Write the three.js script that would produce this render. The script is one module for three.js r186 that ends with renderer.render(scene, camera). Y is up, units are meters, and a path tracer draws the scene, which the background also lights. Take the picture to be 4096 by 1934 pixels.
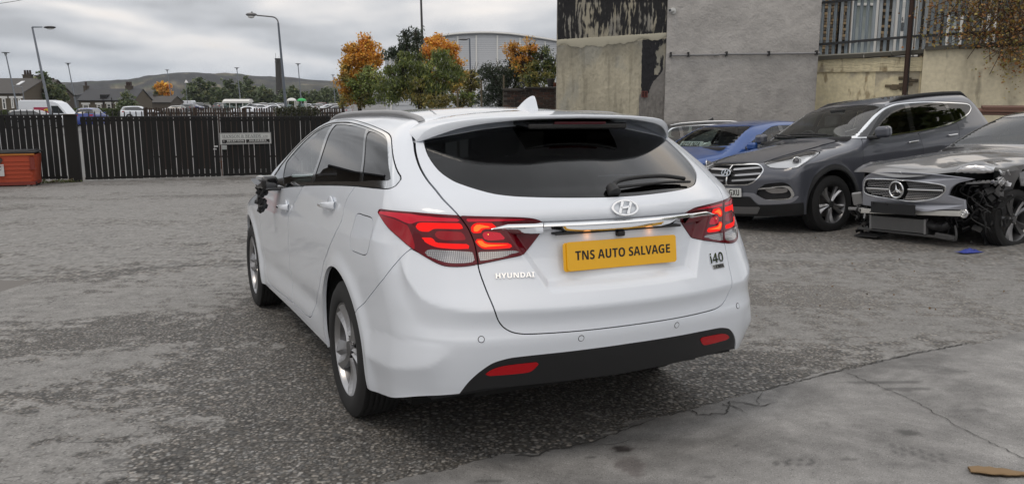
import * as THREE from 'three';
import { mergeGeometries } from 'three/addons/utils/BufferGeometryUtils.js';
import { RoundedBoxGeometry } from 'three/addons/geometries/RoundedBoxGeometry.js';
import { FontLoader } from 'three/addons/loaders/FontLoader.js';
import { TextGeometry } from 'three/addons/geometries/TextGeometry.js';
import { ImprovedNoise } from 'three/addons/math/ImprovedNoise.js';

// ---------- camera, sky, sun, exposure ----------
const scene = new THREE.Scene();
const PITCH = 10.17 * Math.PI / 180, EYE = 1.3366637;
const camera = new THREE.PerspectiveCamera(33.133, 1024 / 483, 0.1, 9000);
camera.position.set(0, EYE, 0); camera.rotation.x = -PITCH; scene.add(camera);
const renderer = new THREE.WebGLRenderer({ antialias: true });
renderer.setSize(1024, 483); renderer.shadowMap.enabled = true; renderer.shadowMap.type = THREE.PCFSoftShadowMap;
renderer.toneMapping = THREE.LinearToneMapping; renderer.toneMappingExposure = 1.02;

const perlin = new ImprovedNoise();
const fbm = (x, y, z, o = 5) => { let s = 0, a = 0.5; for (let i = 0; i < o; i++) { s += a * perlin.noise(x, y, z); x *= 2.03; y *= 2.03; z *= 2.03; a *= 0.5; } return s; };
// overcast sky: brightest overhead as an overcast sky is, with rolled layers of stratocumulus seen flatter and bluer towards the horizon
{
  const w = 2048, h = 1024, d = new Float32Array(w * h * 4);
  for (let j = 0; j < h; j++) {
    const el = ((j + 0.5) / h - 0.5) * Math.PI, se = Math.sin(el);
    for (let i = 0; i < w; i++) {
      const az = ((i + 0.5) / w - 0.5) * 2 * Math.PI, k = (j * w + i) * 4;
      let r, g, b;
      if (se > -0.02) {
        const q = 1 / (Math.max(se, 0) + 0.11), px = Math.cos(el) * Math.cos(az) * q, pz = Math.cos(el) * Math.sin(az) * q;
        const wv = fbm(px * 0.4, pz * 0.4, 7.7, 3), band = fbm(px * 0.62 + 3 + wv, pz * 0.34 + 1.7, 0.3, 5), fine = fbm(px * 1.9 - 4, pz * 1.5 + wv * 2, 4.4, 5);
        const n = band * 1.5 + fine * 0.55, base = 0.57 + 0.56 * Math.pow(Math.max(se, 0), 0.8);
        const c = clampSky(0.95 + n * 1.15), hz = Math.exp(-Math.max(se, 0) / 0.06), warm = Math.max(0, n) * 0.2 * (1 - hz);
        r = base * c * (0.985 + warm); g = base * c * 1.0; b = base * c * (1.035 - warm * 1.2);
        const f = hz * 0.85; r = r * (1 - f) + 0.46 * f; g = g * (1 - f) + 0.51 * f; b = b * (1 - f) + 0.575 * f;
      } else { r = 0.12; g = 0.12; b = 0.12; }
      d[k] = r; d[k + 1] = g; d[k + 2] = b; d[k + 3] = 1;
    }
  }
  const t = new THREE.DataTexture(d, w, h, THREE.RGBAFormat, THREE.FloatType);
  t.mapping = THREE.EquirectangularReflectionMapping; t.magFilter = t.minFilter = THREE.LinearFilter; t.wrapS = THREE.RepeatWrapping; t.needsUpdate = true;
  scene.background = t; scene.environment = t;
}
function clampSky(x) { return Math.min(1.45, Math.max(0.6, x)); }
const sun = new THREE.DirectionalLight(0xfff1e0, 0.7); sun.position.set(-18, 40, 14); sun.castShadow = true; sun.shadow.radius = 40;
sun.shadow.mapSize.set(2048, 2048); Object.assign(sun.shadow.camera, { left: -30, right: 30, top: 30, bottom: -30, near: 1, far: 120 }); scene.add(sun);
scene.add(sun.target);

// ---------- the yard leans: its plane falls away from the camera, and climbs towards the wall on the right ----------
const YARD_PITCH = 7.822825 * Math.PI / 180, YARD_ROLL = -0.4773672 * Math.PI / 180;
const qYard = (() => {
  const a = new THREE.Quaternion().setFromEuler(new THREE.Euler(-PITCH, 0, 0)), b = new THREE.Quaternion().setFromEuler(new THREE.Euler(-YARD_PITCH, 0, 0)).multiply(new THREE.Quaternion().setFromEuler(new THREE.Euler(0, 0, YARD_ROLL)));
  return a.multiply(b.invert());
})();
const softplus = (x, k) => k * Math.log(1 + Math.exp(Math.min(40, x / k)));
const rise = (x, z) => 0.07 * softplus(x - 4.3, 0.5) * (z < -6 ? 1 : Math.max(0, 1 - (z + 6) / 6)) - 0.17 * (1 - smooth01((z + 22) / 12)) * (1 - smooth01((x - 2) / 4));
function smooth01(t) { t = Math.min(1, Math.max(0, t)); return t * t * (3 - 2 * t); }
const yardPoint = (x, z, up = 0) => new THREE.Vector3(x, rise(x, z) + up - EYE, z).applyQuaternion(qYard).add(new THREE.Vector3(0, EYE, 0));
function onYard(o, x, z, turn = 0, nose = 0, lean = 0, up = 0) { // stand a thing on the yard with the yard's slope
  o.position.copy(yardPoint(x, z, up));
  o.quaternion.copy(qYard).multiply(new THREE.Quaternion().setFromEuler(new THREE.Euler(nose, turn, lean, 'YXZ')));
  return o;
}
// height of the far ground; a point of the place seen at a pixel of the 4096-wide photograph and a depth in metres
const FAR_Y = -1.0, FOC = 3250.668;
function seen(px, py, depth) {
  const u = (px - 2048) / FOC, v = (967 - py) / FOC, c = Math.cos(PITCH), s = Math.sin(PITCH);
  return new THREE.Vector3(u * depth, EYE + (v * c - s) * depth, -(c + s * v) * depth);
}

// ---------- naming ----------
const used = new Map();
function numbered(n) { const k = used.get(n) || 0; used.set(n, k + 1); return k ? n + '_' + String(k).padStart(3, '0') : n; }
function info(o, label, category, group) { o.userData.label = label; o.userData.category = category; if (group) o.userData.group = group; return o; }
function thing(name, label, category, group) { const o = new THREE.Group(); o.name = numbered(name); scene.add(o); return info(o, label, category, group); }
function part(name, geo, mat, parent, label) {
  const m = new THREE.Mesh(Array.isArray(geo) ? mergeGeometries(geo.map((g) => { g = g.index ? g.toNonIndexed() : g; for (const a of Object.keys(g.attributes)) if (!['position', 'normal', 'uv'].includes(a)) g.deleteAttribute(a); return g; })) : geo, mat);
  m.name = name; m.castShadow = m.receiveShadow = true; parent.add(m); if (label) m.userData.label = label; return m;
}
function structure(name, geo, mat) { const m = part(name, geo, mat, scene); m.userData.kind = 'structure'; return m; }
function single(name, geo, mat, label, category, group) { const m = part(numbered(name), geo, mat, scene); return info(m, label, category, group); }
function copyOf(o, name, label) { const c = o.clone(); c.userData = { ...o.userData, label }; c.name = numbered(name); scene.add(c); return c; }
const col = (r, g, b) => new THREE.Color().setRGB(r, g, b);
const std = (r, g, b, rough = 0.8, o = {}) => new THREE.MeshStandardMaterial({ color: col(r, g, b), roughness: rough, side: THREE.DoubleSide, ...o });
const phys = (r, g, b, rough, o = {}) => new THREE.MeshPhysicalMaterial({ color: col(r, g, b), roughness: rough, side: THREE.DoubleSide, ...o });
const box = (w, h, d, x = 0, y = 0, z = 0, rx = 0, ry = 0, rz = 0) => { const g = new THREE.BoxGeometry(w, h, d); if (rx || ry || rz) g.applyMatrix4(new THREE.Matrix4().makeRotationFromEuler(new THREE.Euler(rx, ry, rz))); return g.translate(x, y, z); };
const rbox = (w, h, d, r, x = 0, y = 0, z = 0, rx = 0, ry = 0, rz = 0) => { const g = new RoundedBoxGeometry(w, h, d, 2, r); if (rx || ry || rz) g.applyMatrix4(new THREE.Matrix4().makeRotationFromEuler(new THREE.Euler(rx, ry, rz))); return g.translate(x, y, z); };
const V3 = (x, y, z) => new THREE.Vector3(x, y, z);
const tube = (pts, r, seg = 24, rad = 8, closed = false) => new THREE.TubeGeometry(new THREE.CatmullRomCurve3(pts.map((p) => p.isVector3 ? p : V3(...p)), closed, 'catmullrom', 0.5), seg, r, rad, closed);
const cyl = (r0, r1, h, x = 0, y = 0, z = 0, n = 16, rx = 0, rz = 0) => { const g = new THREE.CylinderGeometry(r0, r1, h, n); if (rx) g.rotateX(rx); if (rz) g.rotateZ(rz); return g.translate(x, y, z); };
const bar = (a, b, r0, r1 = r0, n = 10) => { const d = b.clone().sub(a), g = new THREE.CylinderGeometry(r1, r0, d.length(), n, 1); g.applyQuaternion(new THREE.Quaternion().setFromUnitVectors(V3(0, 1, 0), d.clone().normalize())); const m = a.clone().add(b).multiplyScalar(0.5); return g.translate(m.x, m.y, m.z); };
function ribbonLoft(sections, closed = false) { // sections: arrays of [x, y, z], skinned with flat-ish shading by computed normals
  const P = [], I = [], n = sections[0].length; for (const s of sections) for (const p of s) P.push(...p);
  for (let i = 0; i < sections.length - 1; i++) for (let j = 0; j < (closed ? n : n - 1); j++) { const a = i * n + j, b = i * n + (j + 1) % n, c = a + n, d = b + n; I.push(a, c, b, b, c, d); }
  const g = new THREE.BufferGeometry(); g.setAttribute('position', new THREE.Float32BufferAttribute(P, 3)); g.setAttribute('uv', new THREE.Float32BufferAttribute(new Array(P.length / 3 * 2).fill(0), 2)); g.setIndex(I); g.computeVertexNormals(); return g;
}
const sans = await new FontLoader().loadAsync('fonts/droid/droid_sans_bold.typeface.json');
const sansR = await new FontLoader().loadAsync('fonts/droid/droid_sans_regular.typeface.json');
const serif = await new FontLoader().loadAsync('fonts/droid/droid_serif_regular.typeface.json');
function letters(text, size, depth, font = sans, width) { const g = new TextGeometry(text, { font, size, depth, curveSegments: 4, bevelEnabled: false }); g.computeBoundingBox(); const b = g.boundingBox; g.translate(-(b.min.x + b.max.x) / 2, -(b.min.y + b.max.y) / 2, 0); if (width) g.scale(width / (b.max.x - b.min.x), 1, 1); return g; }
// noise texture: fn(u, v) -> [r, g, b] linear or a number, wraps if fn does
function tex(w, h, fn, srgb = false) {
  const d = new Uint8Array(w * h * 4), enc = (x) => 255 * (srgb ? (x <= 0.0031308 ? x * 12.92 : 1.055 * Math.pow(x, 1 / 2.4) - 0.055) : x);
  for (let j = 0; j < h; j++) for (let i = 0; i < w; i++) { const c = fn((i + 0.5) / w, (j + 0.5) / h), k = (j * w + i) * 4; for (let q = 0; q < 3; q++) d[k + q] = clamp(enc(Array.isArray(c) ? clamp(c[q], 0, 1) : clamp(c, 0, 1)), 0, 255); d[k + 3] = 255; }
  const t = new THREE.DataTexture(d, w, h, THREE.RGBAFormat); t.magFilter = THREE.LinearFilter; t.minFilter = THREE.LinearFilter; t.wrapS = t.wrapT = THREE.RepeatWrapping; if (srgb) t.colorSpace = THREE.SRGBColorSpace; t.needsUpdate = true; return t;
}
// ---------- small helpers ----------
function rng(seed) { let s = seed >>> 0; return () => { s = (s + 0x6D2B79F5) >>> 0; let t = Math.imul(s ^ (s >>> 15), 1 | s); t = (t + Math.imul(t ^ (t >>> 7), 61 | t)) ^ t; return ((t ^ (t >>> 14)) >>> 0) / 4294967296; }; }
const clamp = (x, a, b) => Math.min(b, Math.max(a, x));
const lerp = (a, b, t) => a + (b - a) * t;
const sstep = (a, b, x) => { const t = clamp((x - a) / (b - a), 0, 1); return t * t * (3 - 2 * t); };
const gau = (d, s) => Math.exp(-(d * d) / (s * s));
// monotone cubic through [x, y] knots, x rising
function curve(k) {
  const n = k.length, m = new Array(n).fill(0), h = [], d = [];
  for (let i = 0; i < n - 1; i++) { h.push(k[i + 1][0] - k[i][0]); d.push((k[i + 1][1] - k[i][1]) / h[i]); }
  for (let i = 1; i < n - 1; i++) { if (d[i - 1] * d[i] > 0) { const w1 = 2 * h[i] + h[i - 1], w2 = h[i] + 2 * h[i - 1]; m[i] = (w1 + w2) / (w1 / d[i - 1] + w2 / d[i]); } }
  m[0] = d[0]; m[n - 1] = d[n - 2];
  return (x) => {
    if (x <= k[0][0]) return k[0][1] + m[0] * (x - k[0][0]);
    if (x >= k[n - 1][0]) return k[n - 1][1] + m[n - 1] * (x - k[n - 1][0]);
    let i = 0; while (x > k[i + 1][0]) i++;
    const t = (x - k[i][0]) / h[i], t2 = t * t, t3 = t2 * t;
    return (2 * t3 - 3 * t2 + 1) * k[i][1] + (t3 - 2 * t2 + t) * h[i] * m[i] + (-2 * t3 + 3 * t2) * k[i + 1][1] + (t3 - t2) * h[i] * m[i + 1];
  };
}
const table = (f, a, b, n) => { const v = new Float64Array(n + 1); for (let i = 0; i <= n; i++) v[i] = f(a + (b - a) * i / n); return (x) => { const u = clamp((x - a) / (b - a), 0, 1) * n, i = Math.min(n - 1, Math.floor(u)); return v[i] + (v[i + 1] - v[i]) * (u - i); }; };
const smax = (a, b, k) => { const h = Math.max(k - Math.abs(a - b), 0); return Math.max(a, b) + h * h / (4 * k); };
const ridge = (d, up, dn) => { const u = d > 0 ? 1 - d / up : 1 + d / dn; return u > 0 ? u * u * (d > 0 ? 1 : 1) : 0; };
// ---------- car skins: a closed skin found by rays against a solid F(a, y, z) < 0, kept with ring coordinate t and height y, then cut along outlines in (t, y) ----------
// mesh = { v: array of [x, y, z, nx, ny, nz, t, side], f: [i, j, k, ...] }; local axes: x to the car's left, y up, z forward
function skin(F, o) {
  const { zA, zB, y0, yS, k = 0.8, dz, nA, nB, dy, nE } = o;
  const cols = [];
  for (let i = nA; i > 0; i--) { const al = Math.PI / 2 * i / nA; cols.push([zA, Math.cos(al), -Math.sin(al), zA - k * al]); }
  const ns = Math.round((zB - zA) / dz);
  for (let i = 0; i <= ns; i++) cols.push([zA + (zB - zA) * i / ns, 1, 0, zA + (zB - zA) * i / ns]);
  for (let i = 1; i <= nB; i++) { const al = Math.PI / 2 * i / nB; cols.push([zB, Math.cos(al), Math.sin(al), zB + k * al]); }
  const rows = [], nr = Math.round((yS - y0) / dy);
  for (let j = 0; j < nr; j++) rows.push([y0 + (yS - y0) * j / nr, 0]);
  for (let j = 0; j <= nE; j++) rows.push([yS, Math.PI / 2 * j / nE]);
  const v = [], f = [], R = rows.length, C = cols.length;
  const e = 0.0015, E = (x, y, z) => F(Math.abs(x), y, z);
  const half = [];
  for (let c = 0; c < C; c++) for (let r = 0; r < R; r++) {
    const [zo, hx, hz, t] = cols[c], [yo, el] = rows[r], ce = Math.cos(el), se = Math.sin(el), dx = hx * ce, dyy = se, dzz = hz * ce;
    let lo = 0, hi = 2.2; for (let it = 0; it < 30; it++) { const m = (lo + hi) / 2; if (E(dx * m, yo + dyy * m, zo + dzz * m) < 0) lo = m; else hi = m; }
    const x = dx * lo, y = yo + dyy * lo, z = zo + dzz * lo;
    let nx = E(x + e, y, z) - E(x - e, y, z), ny = E(x, y + e, z) - E(x, y - e, z), nz = E(x, y, z + e) - E(x, y, z - e); const L = Math.hypot(nx, ny, nz) || 1;
    half.push([x, y, z, nx / L, ny / L, nz / L, t]);
  }
  for (let c = 0; c < C; c++) for (let r = 0; r < R; r++) { const h = half[c * R + r]; v.push([...h, 1]); }
  // mirrored half shares the centre columns
  const base = v.length, map = (c, r) => (c === 0 || c === C - 1) ? c * R + r : base + (c - 1) * R + r;
  for (let c = 1; c < C - 1; c++) for (let r = 0; r < R; r++) { const h = half[c * R + r]; v.push([-h[0], h[1], h[2], -h[3], h[4], h[5], h[6], -1]); }
  for (let c = 0; c < C - 1; c++) for (let r = 0; r < R - 1; r++) {
    let a = c * R + r, b = (c + 1) * R + r, d = b + 1, g = a + 1;
    f.push(a, g, d, a, d, b);
    a = map(c, r); b = map(c + 1, r); d = map(c + 1, r + 1); g = map(c, r + 1);
    f.push(a, d, g, a, b, d);
  }
  return { v, f };
}
const inSide = (s) => (q) => s === 0 ? true : q[7] * s > 0;
// keep the part of a mesh where fn < 0, cut exactly along fn = 0
function clip(m, fn) {
  const n = m.v.length, d = new Float64Array(n).fill(NaN), D = (i) => (d[i] === d[i] ? d[i] : (d[i] = fn(m.v[i]) || 1e-9));
  const v = [], f = [], ids = new Map(), ed = new Map();
  const id = (i) => { let k = ids.get(i); if (k === undefined) { k = v.length; v.push(m.v[i]); ids.set(i, k); } return k; };
  const cut = (i, j) => {
    const key = i < j ? i * 4194304 + j : j * 4194304 + i; let k = ed.get(key);
    if (k === undefined) {
      const t = D(i) / (D(i) - D(j)), a = m.v[i], b = m.v[j], q = a.map((x, u) => x + (b[u] - x) * t); q[7] = Math.abs(a[7] + b[7]) < 2 && a[7] !== b[7] ? a[7] || b[7] : a[7];
      const L = Math.hypot(q[3], q[4], q[5]) || 1; q[3] /= L; q[4] /= L; q[5] /= L; k = v.length; v.push(q); ed.set(key, k);
    }
    return k;
  };
  for (let k = 0; k < m.f.length; k += 3) {
    const T = [m.f[k], m.f[k + 1], m.f[k + 2]], s = T.map((i) => D(i) < 0), c = s[0] + s[1] + s[2];
    if (c === 0) continue;
    if (c === 3) { f.push(id(T[0]), id(T[1]), id(T[2])); continue; }
    const r = c === 1 ? s.indexOf(true) : s.indexOf(false), [a, b, g] = [T[r], T[(r + 1) % 3], T[(r + 2) % 3]];
    if (c === 1) f.push(id(a), cut(a, b), cut(a, g));
    else { const p = cut(a, b), q = cut(a, g); f.push(p, id(b), id(g), p, id(g), q); }
  }
  return { v, f };
}
function polyDist(P) { // signed distance to a closed outline, negative inside
  const n = P.length; let x0 = 1e9, x1 = -1e9, y0 = 1e9, y1 = -1e9;
  for (const [a, b] of P) { x0 = Math.min(x0, a); x1 = Math.max(x1, a); y0 = Math.min(y0, b); y1 = Math.max(y1, b); }
  return (x, y) => {
    const ox = Math.max(x0 - x, x - x1, 0), oy = Math.max(y0 - y, y - y1, 0); if (ox > 0.08 || oy > 0.08) return Math.hypot(ox, oy);
    let d = 1e9, ins = false;
    for (let i = 0, j = n - 1; i < n; j = i++) {
      const [ax, ay] = P[j], [bx, by] = P[i], ex = bx - ax, ey = by - ay, wx = x - ax, wy = y - ay, t = clamp((wx * ex + wy * ey) / (ex * ex + ey * ey || 1e-12), 0, 1);
      d = Math.min(d, (wx - ex * t) ** 2 + (wy - ey * t) ** 2);
      if ((ay > y) !== (by > y) && x < (bx - ax) * (y - ay) / (by - ay) + ax) ins = !ins;
    }
    return ins ? -Math.sqrt(d) : Math.sqrt(d);
  };
}
// closed smooth outline: Catmull-Rom through the points; a point with a third entry 1 is a sharp corner
function outline(P, n = 6) {
  const N = P.length, out = [];
  for (let i = 0; i < N; i++) {
    const p1 = P[i], p2 = P[(i + 1) % N], p0 = p1[2] ? null : P[(i + N - 1) % N], p3 = p2[2] ? null : P[(i + 2) % N];
    const L = Math.hypot(p2[0] - p1[0], p2[1] - p1[1]), tan = (a, b, at) => { const q = Math.hypot(b[0] - a[0], b[1] - a[1]) || 1; return [(b[0] - a[0]) / q * L * 0.8, (b[1] - a[1]) / q * L * 0.8]; };
    const m1 = p0 ? tan(p0, p2) : [p2[0] - p1[0], p2[1] - p1[1]], m2 = p3 ? tan(p1, p3) : [p2[0] - p1[0], p2[1] - p1[1]];
    for (let s = 0; s < n; s++) { const t = s / n, t2 = t * t, t3 = t2 * t, a = 2 * t3 - 3 * t2 + 1, b = t3 - 2 * t2 + t, c = -2 * t3 + 3 * t2, d = t3 - t2; out.push([a * p1[0] + b * m1[0] + c * p2[0] + d * m2[0], a * p1[1] + b * m1[1] + c * p2[1] + d * m2[1]]); }
  }
  return out;
}
const outl = (P, side = 0, grow = 0) => { const s = polyDist(outline(P)); return (q) => (side && q[7] * side < 0 && Math.abs(q[0]) > 1e-6) ? 1 : s(q[6], q[1]) - grow; };
const not = (fn) => (q) => -fn(q);
const move = (m, d) => ({ v: m.v.map((q) => [q[0] + q[3] * d, q[1] + q[4] * d, q[2] + q[5] * d, ...q.slice(3)]), f: m.f });
// a mesh as geometry, its free edges turned inward by depth (negative or zero: not)
function skinGeo(m, depth = 0, uvScale = 1) {
  const P = [], N = [], U = [], I = [];
  for (const q of m.v) { P.push(q[0], q[1], q[2]); N.push(q[3], q[4], q[5]); U.push(q[6] * uvScale, q[1] * uvScale); }
  for (const i of m.f) I.push(i);
  if (depth > 0) {
    const cnt = new Map();
    for (let k = 0; k < m.f.length; k += 3) for (let e = 0; e < 3; e++) { const a = m.f[k + e], b = m.f[k + (e + 1) % 3], key = Math.min(a, b) * 4194304 + Math.max(a, b), c = cnt.get(key); if (c) c[2]++; else cnt.set(key, [a, b, 1]); }
    for (const [a, b, c] of cnt.values()) {
      if (c !== 1) continue;
      const A = m.v[a], B = m.v[b], ex = B[0] - A[0], ey = B[1] - A[1], ez = B[2] - A[2];
      let nx = ey * A[5] - ez * A[4], ny = ez * A[3] - ex * A[5], nz = ex * A[4] - ey * A[3]; const L = Math.hypot(nx, ny, nz) || 1; nx /= L; ny /= L; nz /= L;
      const s = P.length / 3, bev = depth * 0.12;
      for (const [q, w] of [[A, 0], [B, 0], [A, 1], [B, 1]]) {
        const dd = w * depth; P.push(q[0] - q[3] * dd, q[1] - q[4] * dd, q[2] - q[5] * dd); N.push(nx, ny, nz); U.push(q[6] * uvScale, q[1] * uvScale);
      }
      I.push(s, s + 2, s + 1, s + 1, s + 2, s + 3);
    }
  }
  const g = new THREE.BufferGeometry();
  g.setAttribute('position', new THREE.Float32BufferAttribute(P, 3)); g.setAttribute('normal', new THREE.Float32BufferAttribute(N, 3)); g.setAttribute('uv', new THREE.Float32BufferAttribute(U, 2)); g.setIndex(I);
  return g;
}
// ---------- shared materials ----------
const M = {
  white: phys(0.735, 0.775, 0.835, 0.38, { clearcoat: 1, clearcoatRoughness: 0.03 }),
  greyMetal: phys(0.088, 0.094, 0.115, 0.34, { metalness: 0.35, clearcoat: 1, clearcoatRoughness: 0.03 }),
  mercGrey: phys(0.19, 0.19, 0.195, 0.36, { metalness: 0.4, clearcoat: 1, clearcoatRoughness: 0.06 }),
  bluePaint: phys(0.02, 0.08, 0.29, 0.35, { metalness: 0.25, clearcoat: 1, clearcoatRoughness: 0.03 }),
  blackPaint: phys(0.012, 0.012, 0.014, 0.3, { clearcoat: 1, clearcoatRoughness: 0.03 }),
  silverPaint: phys(0.42, 0.43, 0.45, 0.4, { metalness: 0.4, clearcoat: 1, clearcoatRoughness: 0.05 }),
  chrome: std(0.78, 0.79, 0.8, 0.06, { metalness: 1 }),
  satin: std(0.6, 0.6, 0.61, 0.28, { metalness: 1 }),
  railGrey: std(0.3, 0.3, 0.305, 0.4, { metalness: 0.6 }),
  alloy: std(0.44, 0.44, 0.45, 0.3, { metalness: 0.85 }),
  alloyDark: std(0.16, 0.16, 0.165, 0.35, { metalness: 0.8 }),
  trim: std(0.013, 0.013, 0.014, 0.5), trimMatt: std(0.011, 0.0115, 0.013, 0.5), gloss: phys(0.006, 0.006, 0.007, 0.08, { clearcoat: 1, clearcoatRoughness: 0.02 }),
  dark: std(0.006, 0.006, 0.006, 0.95), cabin: std(0.02, 0.02, 0.022, 0.9), seat: std(0.03, 0.03, 0.033, 0.85),
  tyre: std(0.012, 0.012, 0.0125, 0.82), tyreWall: std(0.016, 0.016, 0.017, 0.6),
  glass: phys(0.62, 0.7, 0.68, 0.0, { transmission: 1, thickness: 0, ior: 1.52 }),
  privacy: phys(0.055, 0.055, 0.06, 0.0, { transmission: 1, thickness: 0, ior: 1.55 }),
  lensRed: phys(0.34, 0.004, 0.012, 0.15, { clearcoat: 0.5, clearcoatRoughness: 0.02, specularIntensity: 0.3 }),
  lensRedBright: phys(0.7, 0.008, 0.035, 0.2, { clearcoat: 0.5, clearcoatRoughness: 0.02, specularIntensity: 0.3 }),
  lensDark: phys(0.11, 0.002, 0.007, 0.1, { clearcoat: 0.6, clearcoatRoughness: 0.02, specularIntensity: 0.2 }),
  guide: std(0.12, 0.002, 0.002, 0.8, { emissive: col(1, 0.004, 0.002), emissiveIntensity: 0.95 }),
  guideHot: std(0.5, 0.05, 0.01, 0.3, { emissive: col(1, 0.2, 0.004), emissiveIntensity: 0.85 }),
  led: std(0.8, 0.3, 0.05, 0.3, { emissive: col(1, 0.62, 0.12), emissiveIntensity: 1.6 }),
  reflector: phys(0.42, 0.005, 0.01, 0.3, { clearcoat: 0.4, specularIntensity: 0.3 }),
  steel: std(0.32, 0.32, 0.32, 0.45, { metalness: 0.8 }), disc: std(0.2, 0.19, 0.18, 0.5, { metalness: 0.8 }),
  plateY: phys(0.86, 0.45, 0.003, 0.35, { clearcoat: 0.5, clearcoatRoughness: 0.15 }), plateW: phys(0.66, 0.67, 0.66, 0.3, { clearcoat: 0.6 }), ink: std(0.008, 0.007, 0.007, 0.4),
  ribbed: (() => { const t = tex(64, 64, (u, v) => { const a = 0.25 + 0.75 * Math.abs(Math.sin(u * Math.PI * 8)) * Math.abs(Math.sin(v * Math.PI * 6)); return [a * 0.62, a * 0.6, a * 0.6]; }, true); t.repeat.set(18, 22); return phys(1, 1, 1, 0.12, { map: t, metalness: 0.7, clearcoat: 1, clearcoatRoughness: 0.02 }); })(),
};
// ---------- car parts used by several cars ----------
function tyreGeo(R, w, rr) { // axis along x, outer side +x
  const h = w / 2, pr = [[rr, -h * 0.86], [rr + 0.012, -h * 0.96], [rr + (R - rr) * 0.45, -h * 1.0], [R - 0.022, -h * 0.93], [R - 0.006, -h * 0.8]];
  const tr = []; for (let i = -3; i <= 3; i++) { const c = i * h * 0.235; tr.push([R - (Math.abs(i) === 3 ? 0.003 : 0), c - h * 0.09], [R - 0.0, c + h * 0.09]); if (i < 3) tr.push([R - 0.008, c + h * 0.095], [R - 0.008, c + h * 0.14]); }
  const sym = pr.slice().reverse().map(([r, x]) => [r, -x]);
  const g = new THREE.LatheGeometry([...pr, ...tr, ...sym].map(([r, x]) => new THREE.Vector2(r, x)), 72); g.rotateZ(-Math.PI / 2); return g;
}
function wheel(parent, x, y, z, o) { // o: R, w, rr, spokes, style
  const s = Math.sign(x), g = new THREE.Group(); g.name = 'wheel'; parent.add(g); g.position.set(x, y, z); g.rotation.set(o.spin || 0, s > 0 ? 0 : Math.PI, 0, 'YXZ'); g.rotation.y += o.steer || 0;
  const { R, w, rr } = o, h = w / 2;
  part('tyre', tyreGeo(R, w, rr), M.tyre, g);
  const lip = [[rr + 0.004, -h * 0.7], [rr - 0.03, -h * 0.6], [rr - 0.03, h * 0.2], [rr - 0.012, h * 0.62], [rr - 0.004, h * 0.8], [rr + 0.006, h * 0.9], [rr + 0.008, h * 0.86]];
  part('barrel', new THREE.LatheGeometry(lip.slice(0, 4).map(([r, q]) => new THREE.Vector2(r, q)), 64).rotateZ(-Math.PI / 2), M.alloyDark, g);
  part('rim', new THREE.LatheGeometry(lip.slice(3).map(([r, q]) => new THREE.Vector2(r, q)), 64).rotateZ(-Math.PI / 2), o.rimMat || M.alloy, g);
  part('brake_disc', cyl(rr * 0.68, rr * 0.68, 0.02, 0, 0, 0, 40, 0, Math.PI / 2).translate(-h * 0.1, 0, 0), M.disc, g);
  part('brake_cover', cyl(rr - 0.02, rr - 0.02, 0.01, 0, 0, 0, 40, 0, Math.PI / 2).translate(-h * 0.35, 0, 0), M.dark, g);
  const S = [];
  const spoke = (a, w0, w1, w2, tw, sk) => { // from hub to lip, ridge off centre so each blade has a light and a dark face
    const N = 9, secs = [];
    for (let i = 0; i <= N; i++) {
      const t = i / N, r = lerp(0.045, rr - 0.004, t), ww = t < 0.5 ? lerp(w0, w1, t * 2) : lerp(w1, w2, t * 2 - 1), xo = lerp(h * 0.62, h * 0.72, t) - 0.012 * Math.sin(t * Math.PI), an = a + sk * t * t;
      const q = (c, dx) => { const ca = Math.cos(an), sa = Math.sin(an); return [xo + dx, r * ca - c * sa, r * sa + c * ca]; };
      secs.push([q(-ww, -0.028), q(-ww, -0.006 + tw), q(ww * 0.25, 0.012), q(ww, -0.004 - tw), q(ww, -0.028)]);
    }
    return ribbonLoft(secs).toNonIndexed();
  };
  for (let k = 0; k < o.spokes; k++) {
    const a = k / o.spokes * 2 * Math.PI + 0.3;
    if (o.style === 'petal') { S.push(spoke(a - 0.2, 0.014, 0.03, 0.044, 0.006, 0.06)); S.push(spoke(a + 0.2, 0.014, 0.03, 0.044, -0.006, -0.06)); }
    else if (o.style === 'twin') { S.push(spoke(a - 0.13, 0.014, 0.022, 0.03, 0.004, -0.06)); S.push(spoke(a + 0.13, 0.014, 0.022, 0.03, -0.004, 0.06)); }
    else S.push(spoke(a, 0.02, 0.03, 0.04, 0.004, 0));
  }
  for (const q of S) q.computeVertexNormals();
  part('spokes', S, o.spokeMat || M.alloy, g);
  part('hub_cap', [cyl(0.036, 0.04, 0.02, 0, 0, 0, 24, 0, -Math.PI / 2).translate(h * 0.66, 0, 0)], M.alloyDark, g);
  for (let k = 0; k < 5; k++) { const a = k / 5 * 2 * Math.PI; part('wheel_nut', cyl(0.009, 0.009, 0.02, 0, 0, 0, 6, 0, Math.PI / 2).translate(h * 0.58, 0.055 * Math.cos(a), 0.055 * Math.sin(a)), M.chrome, g); }
  return g;
}
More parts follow.
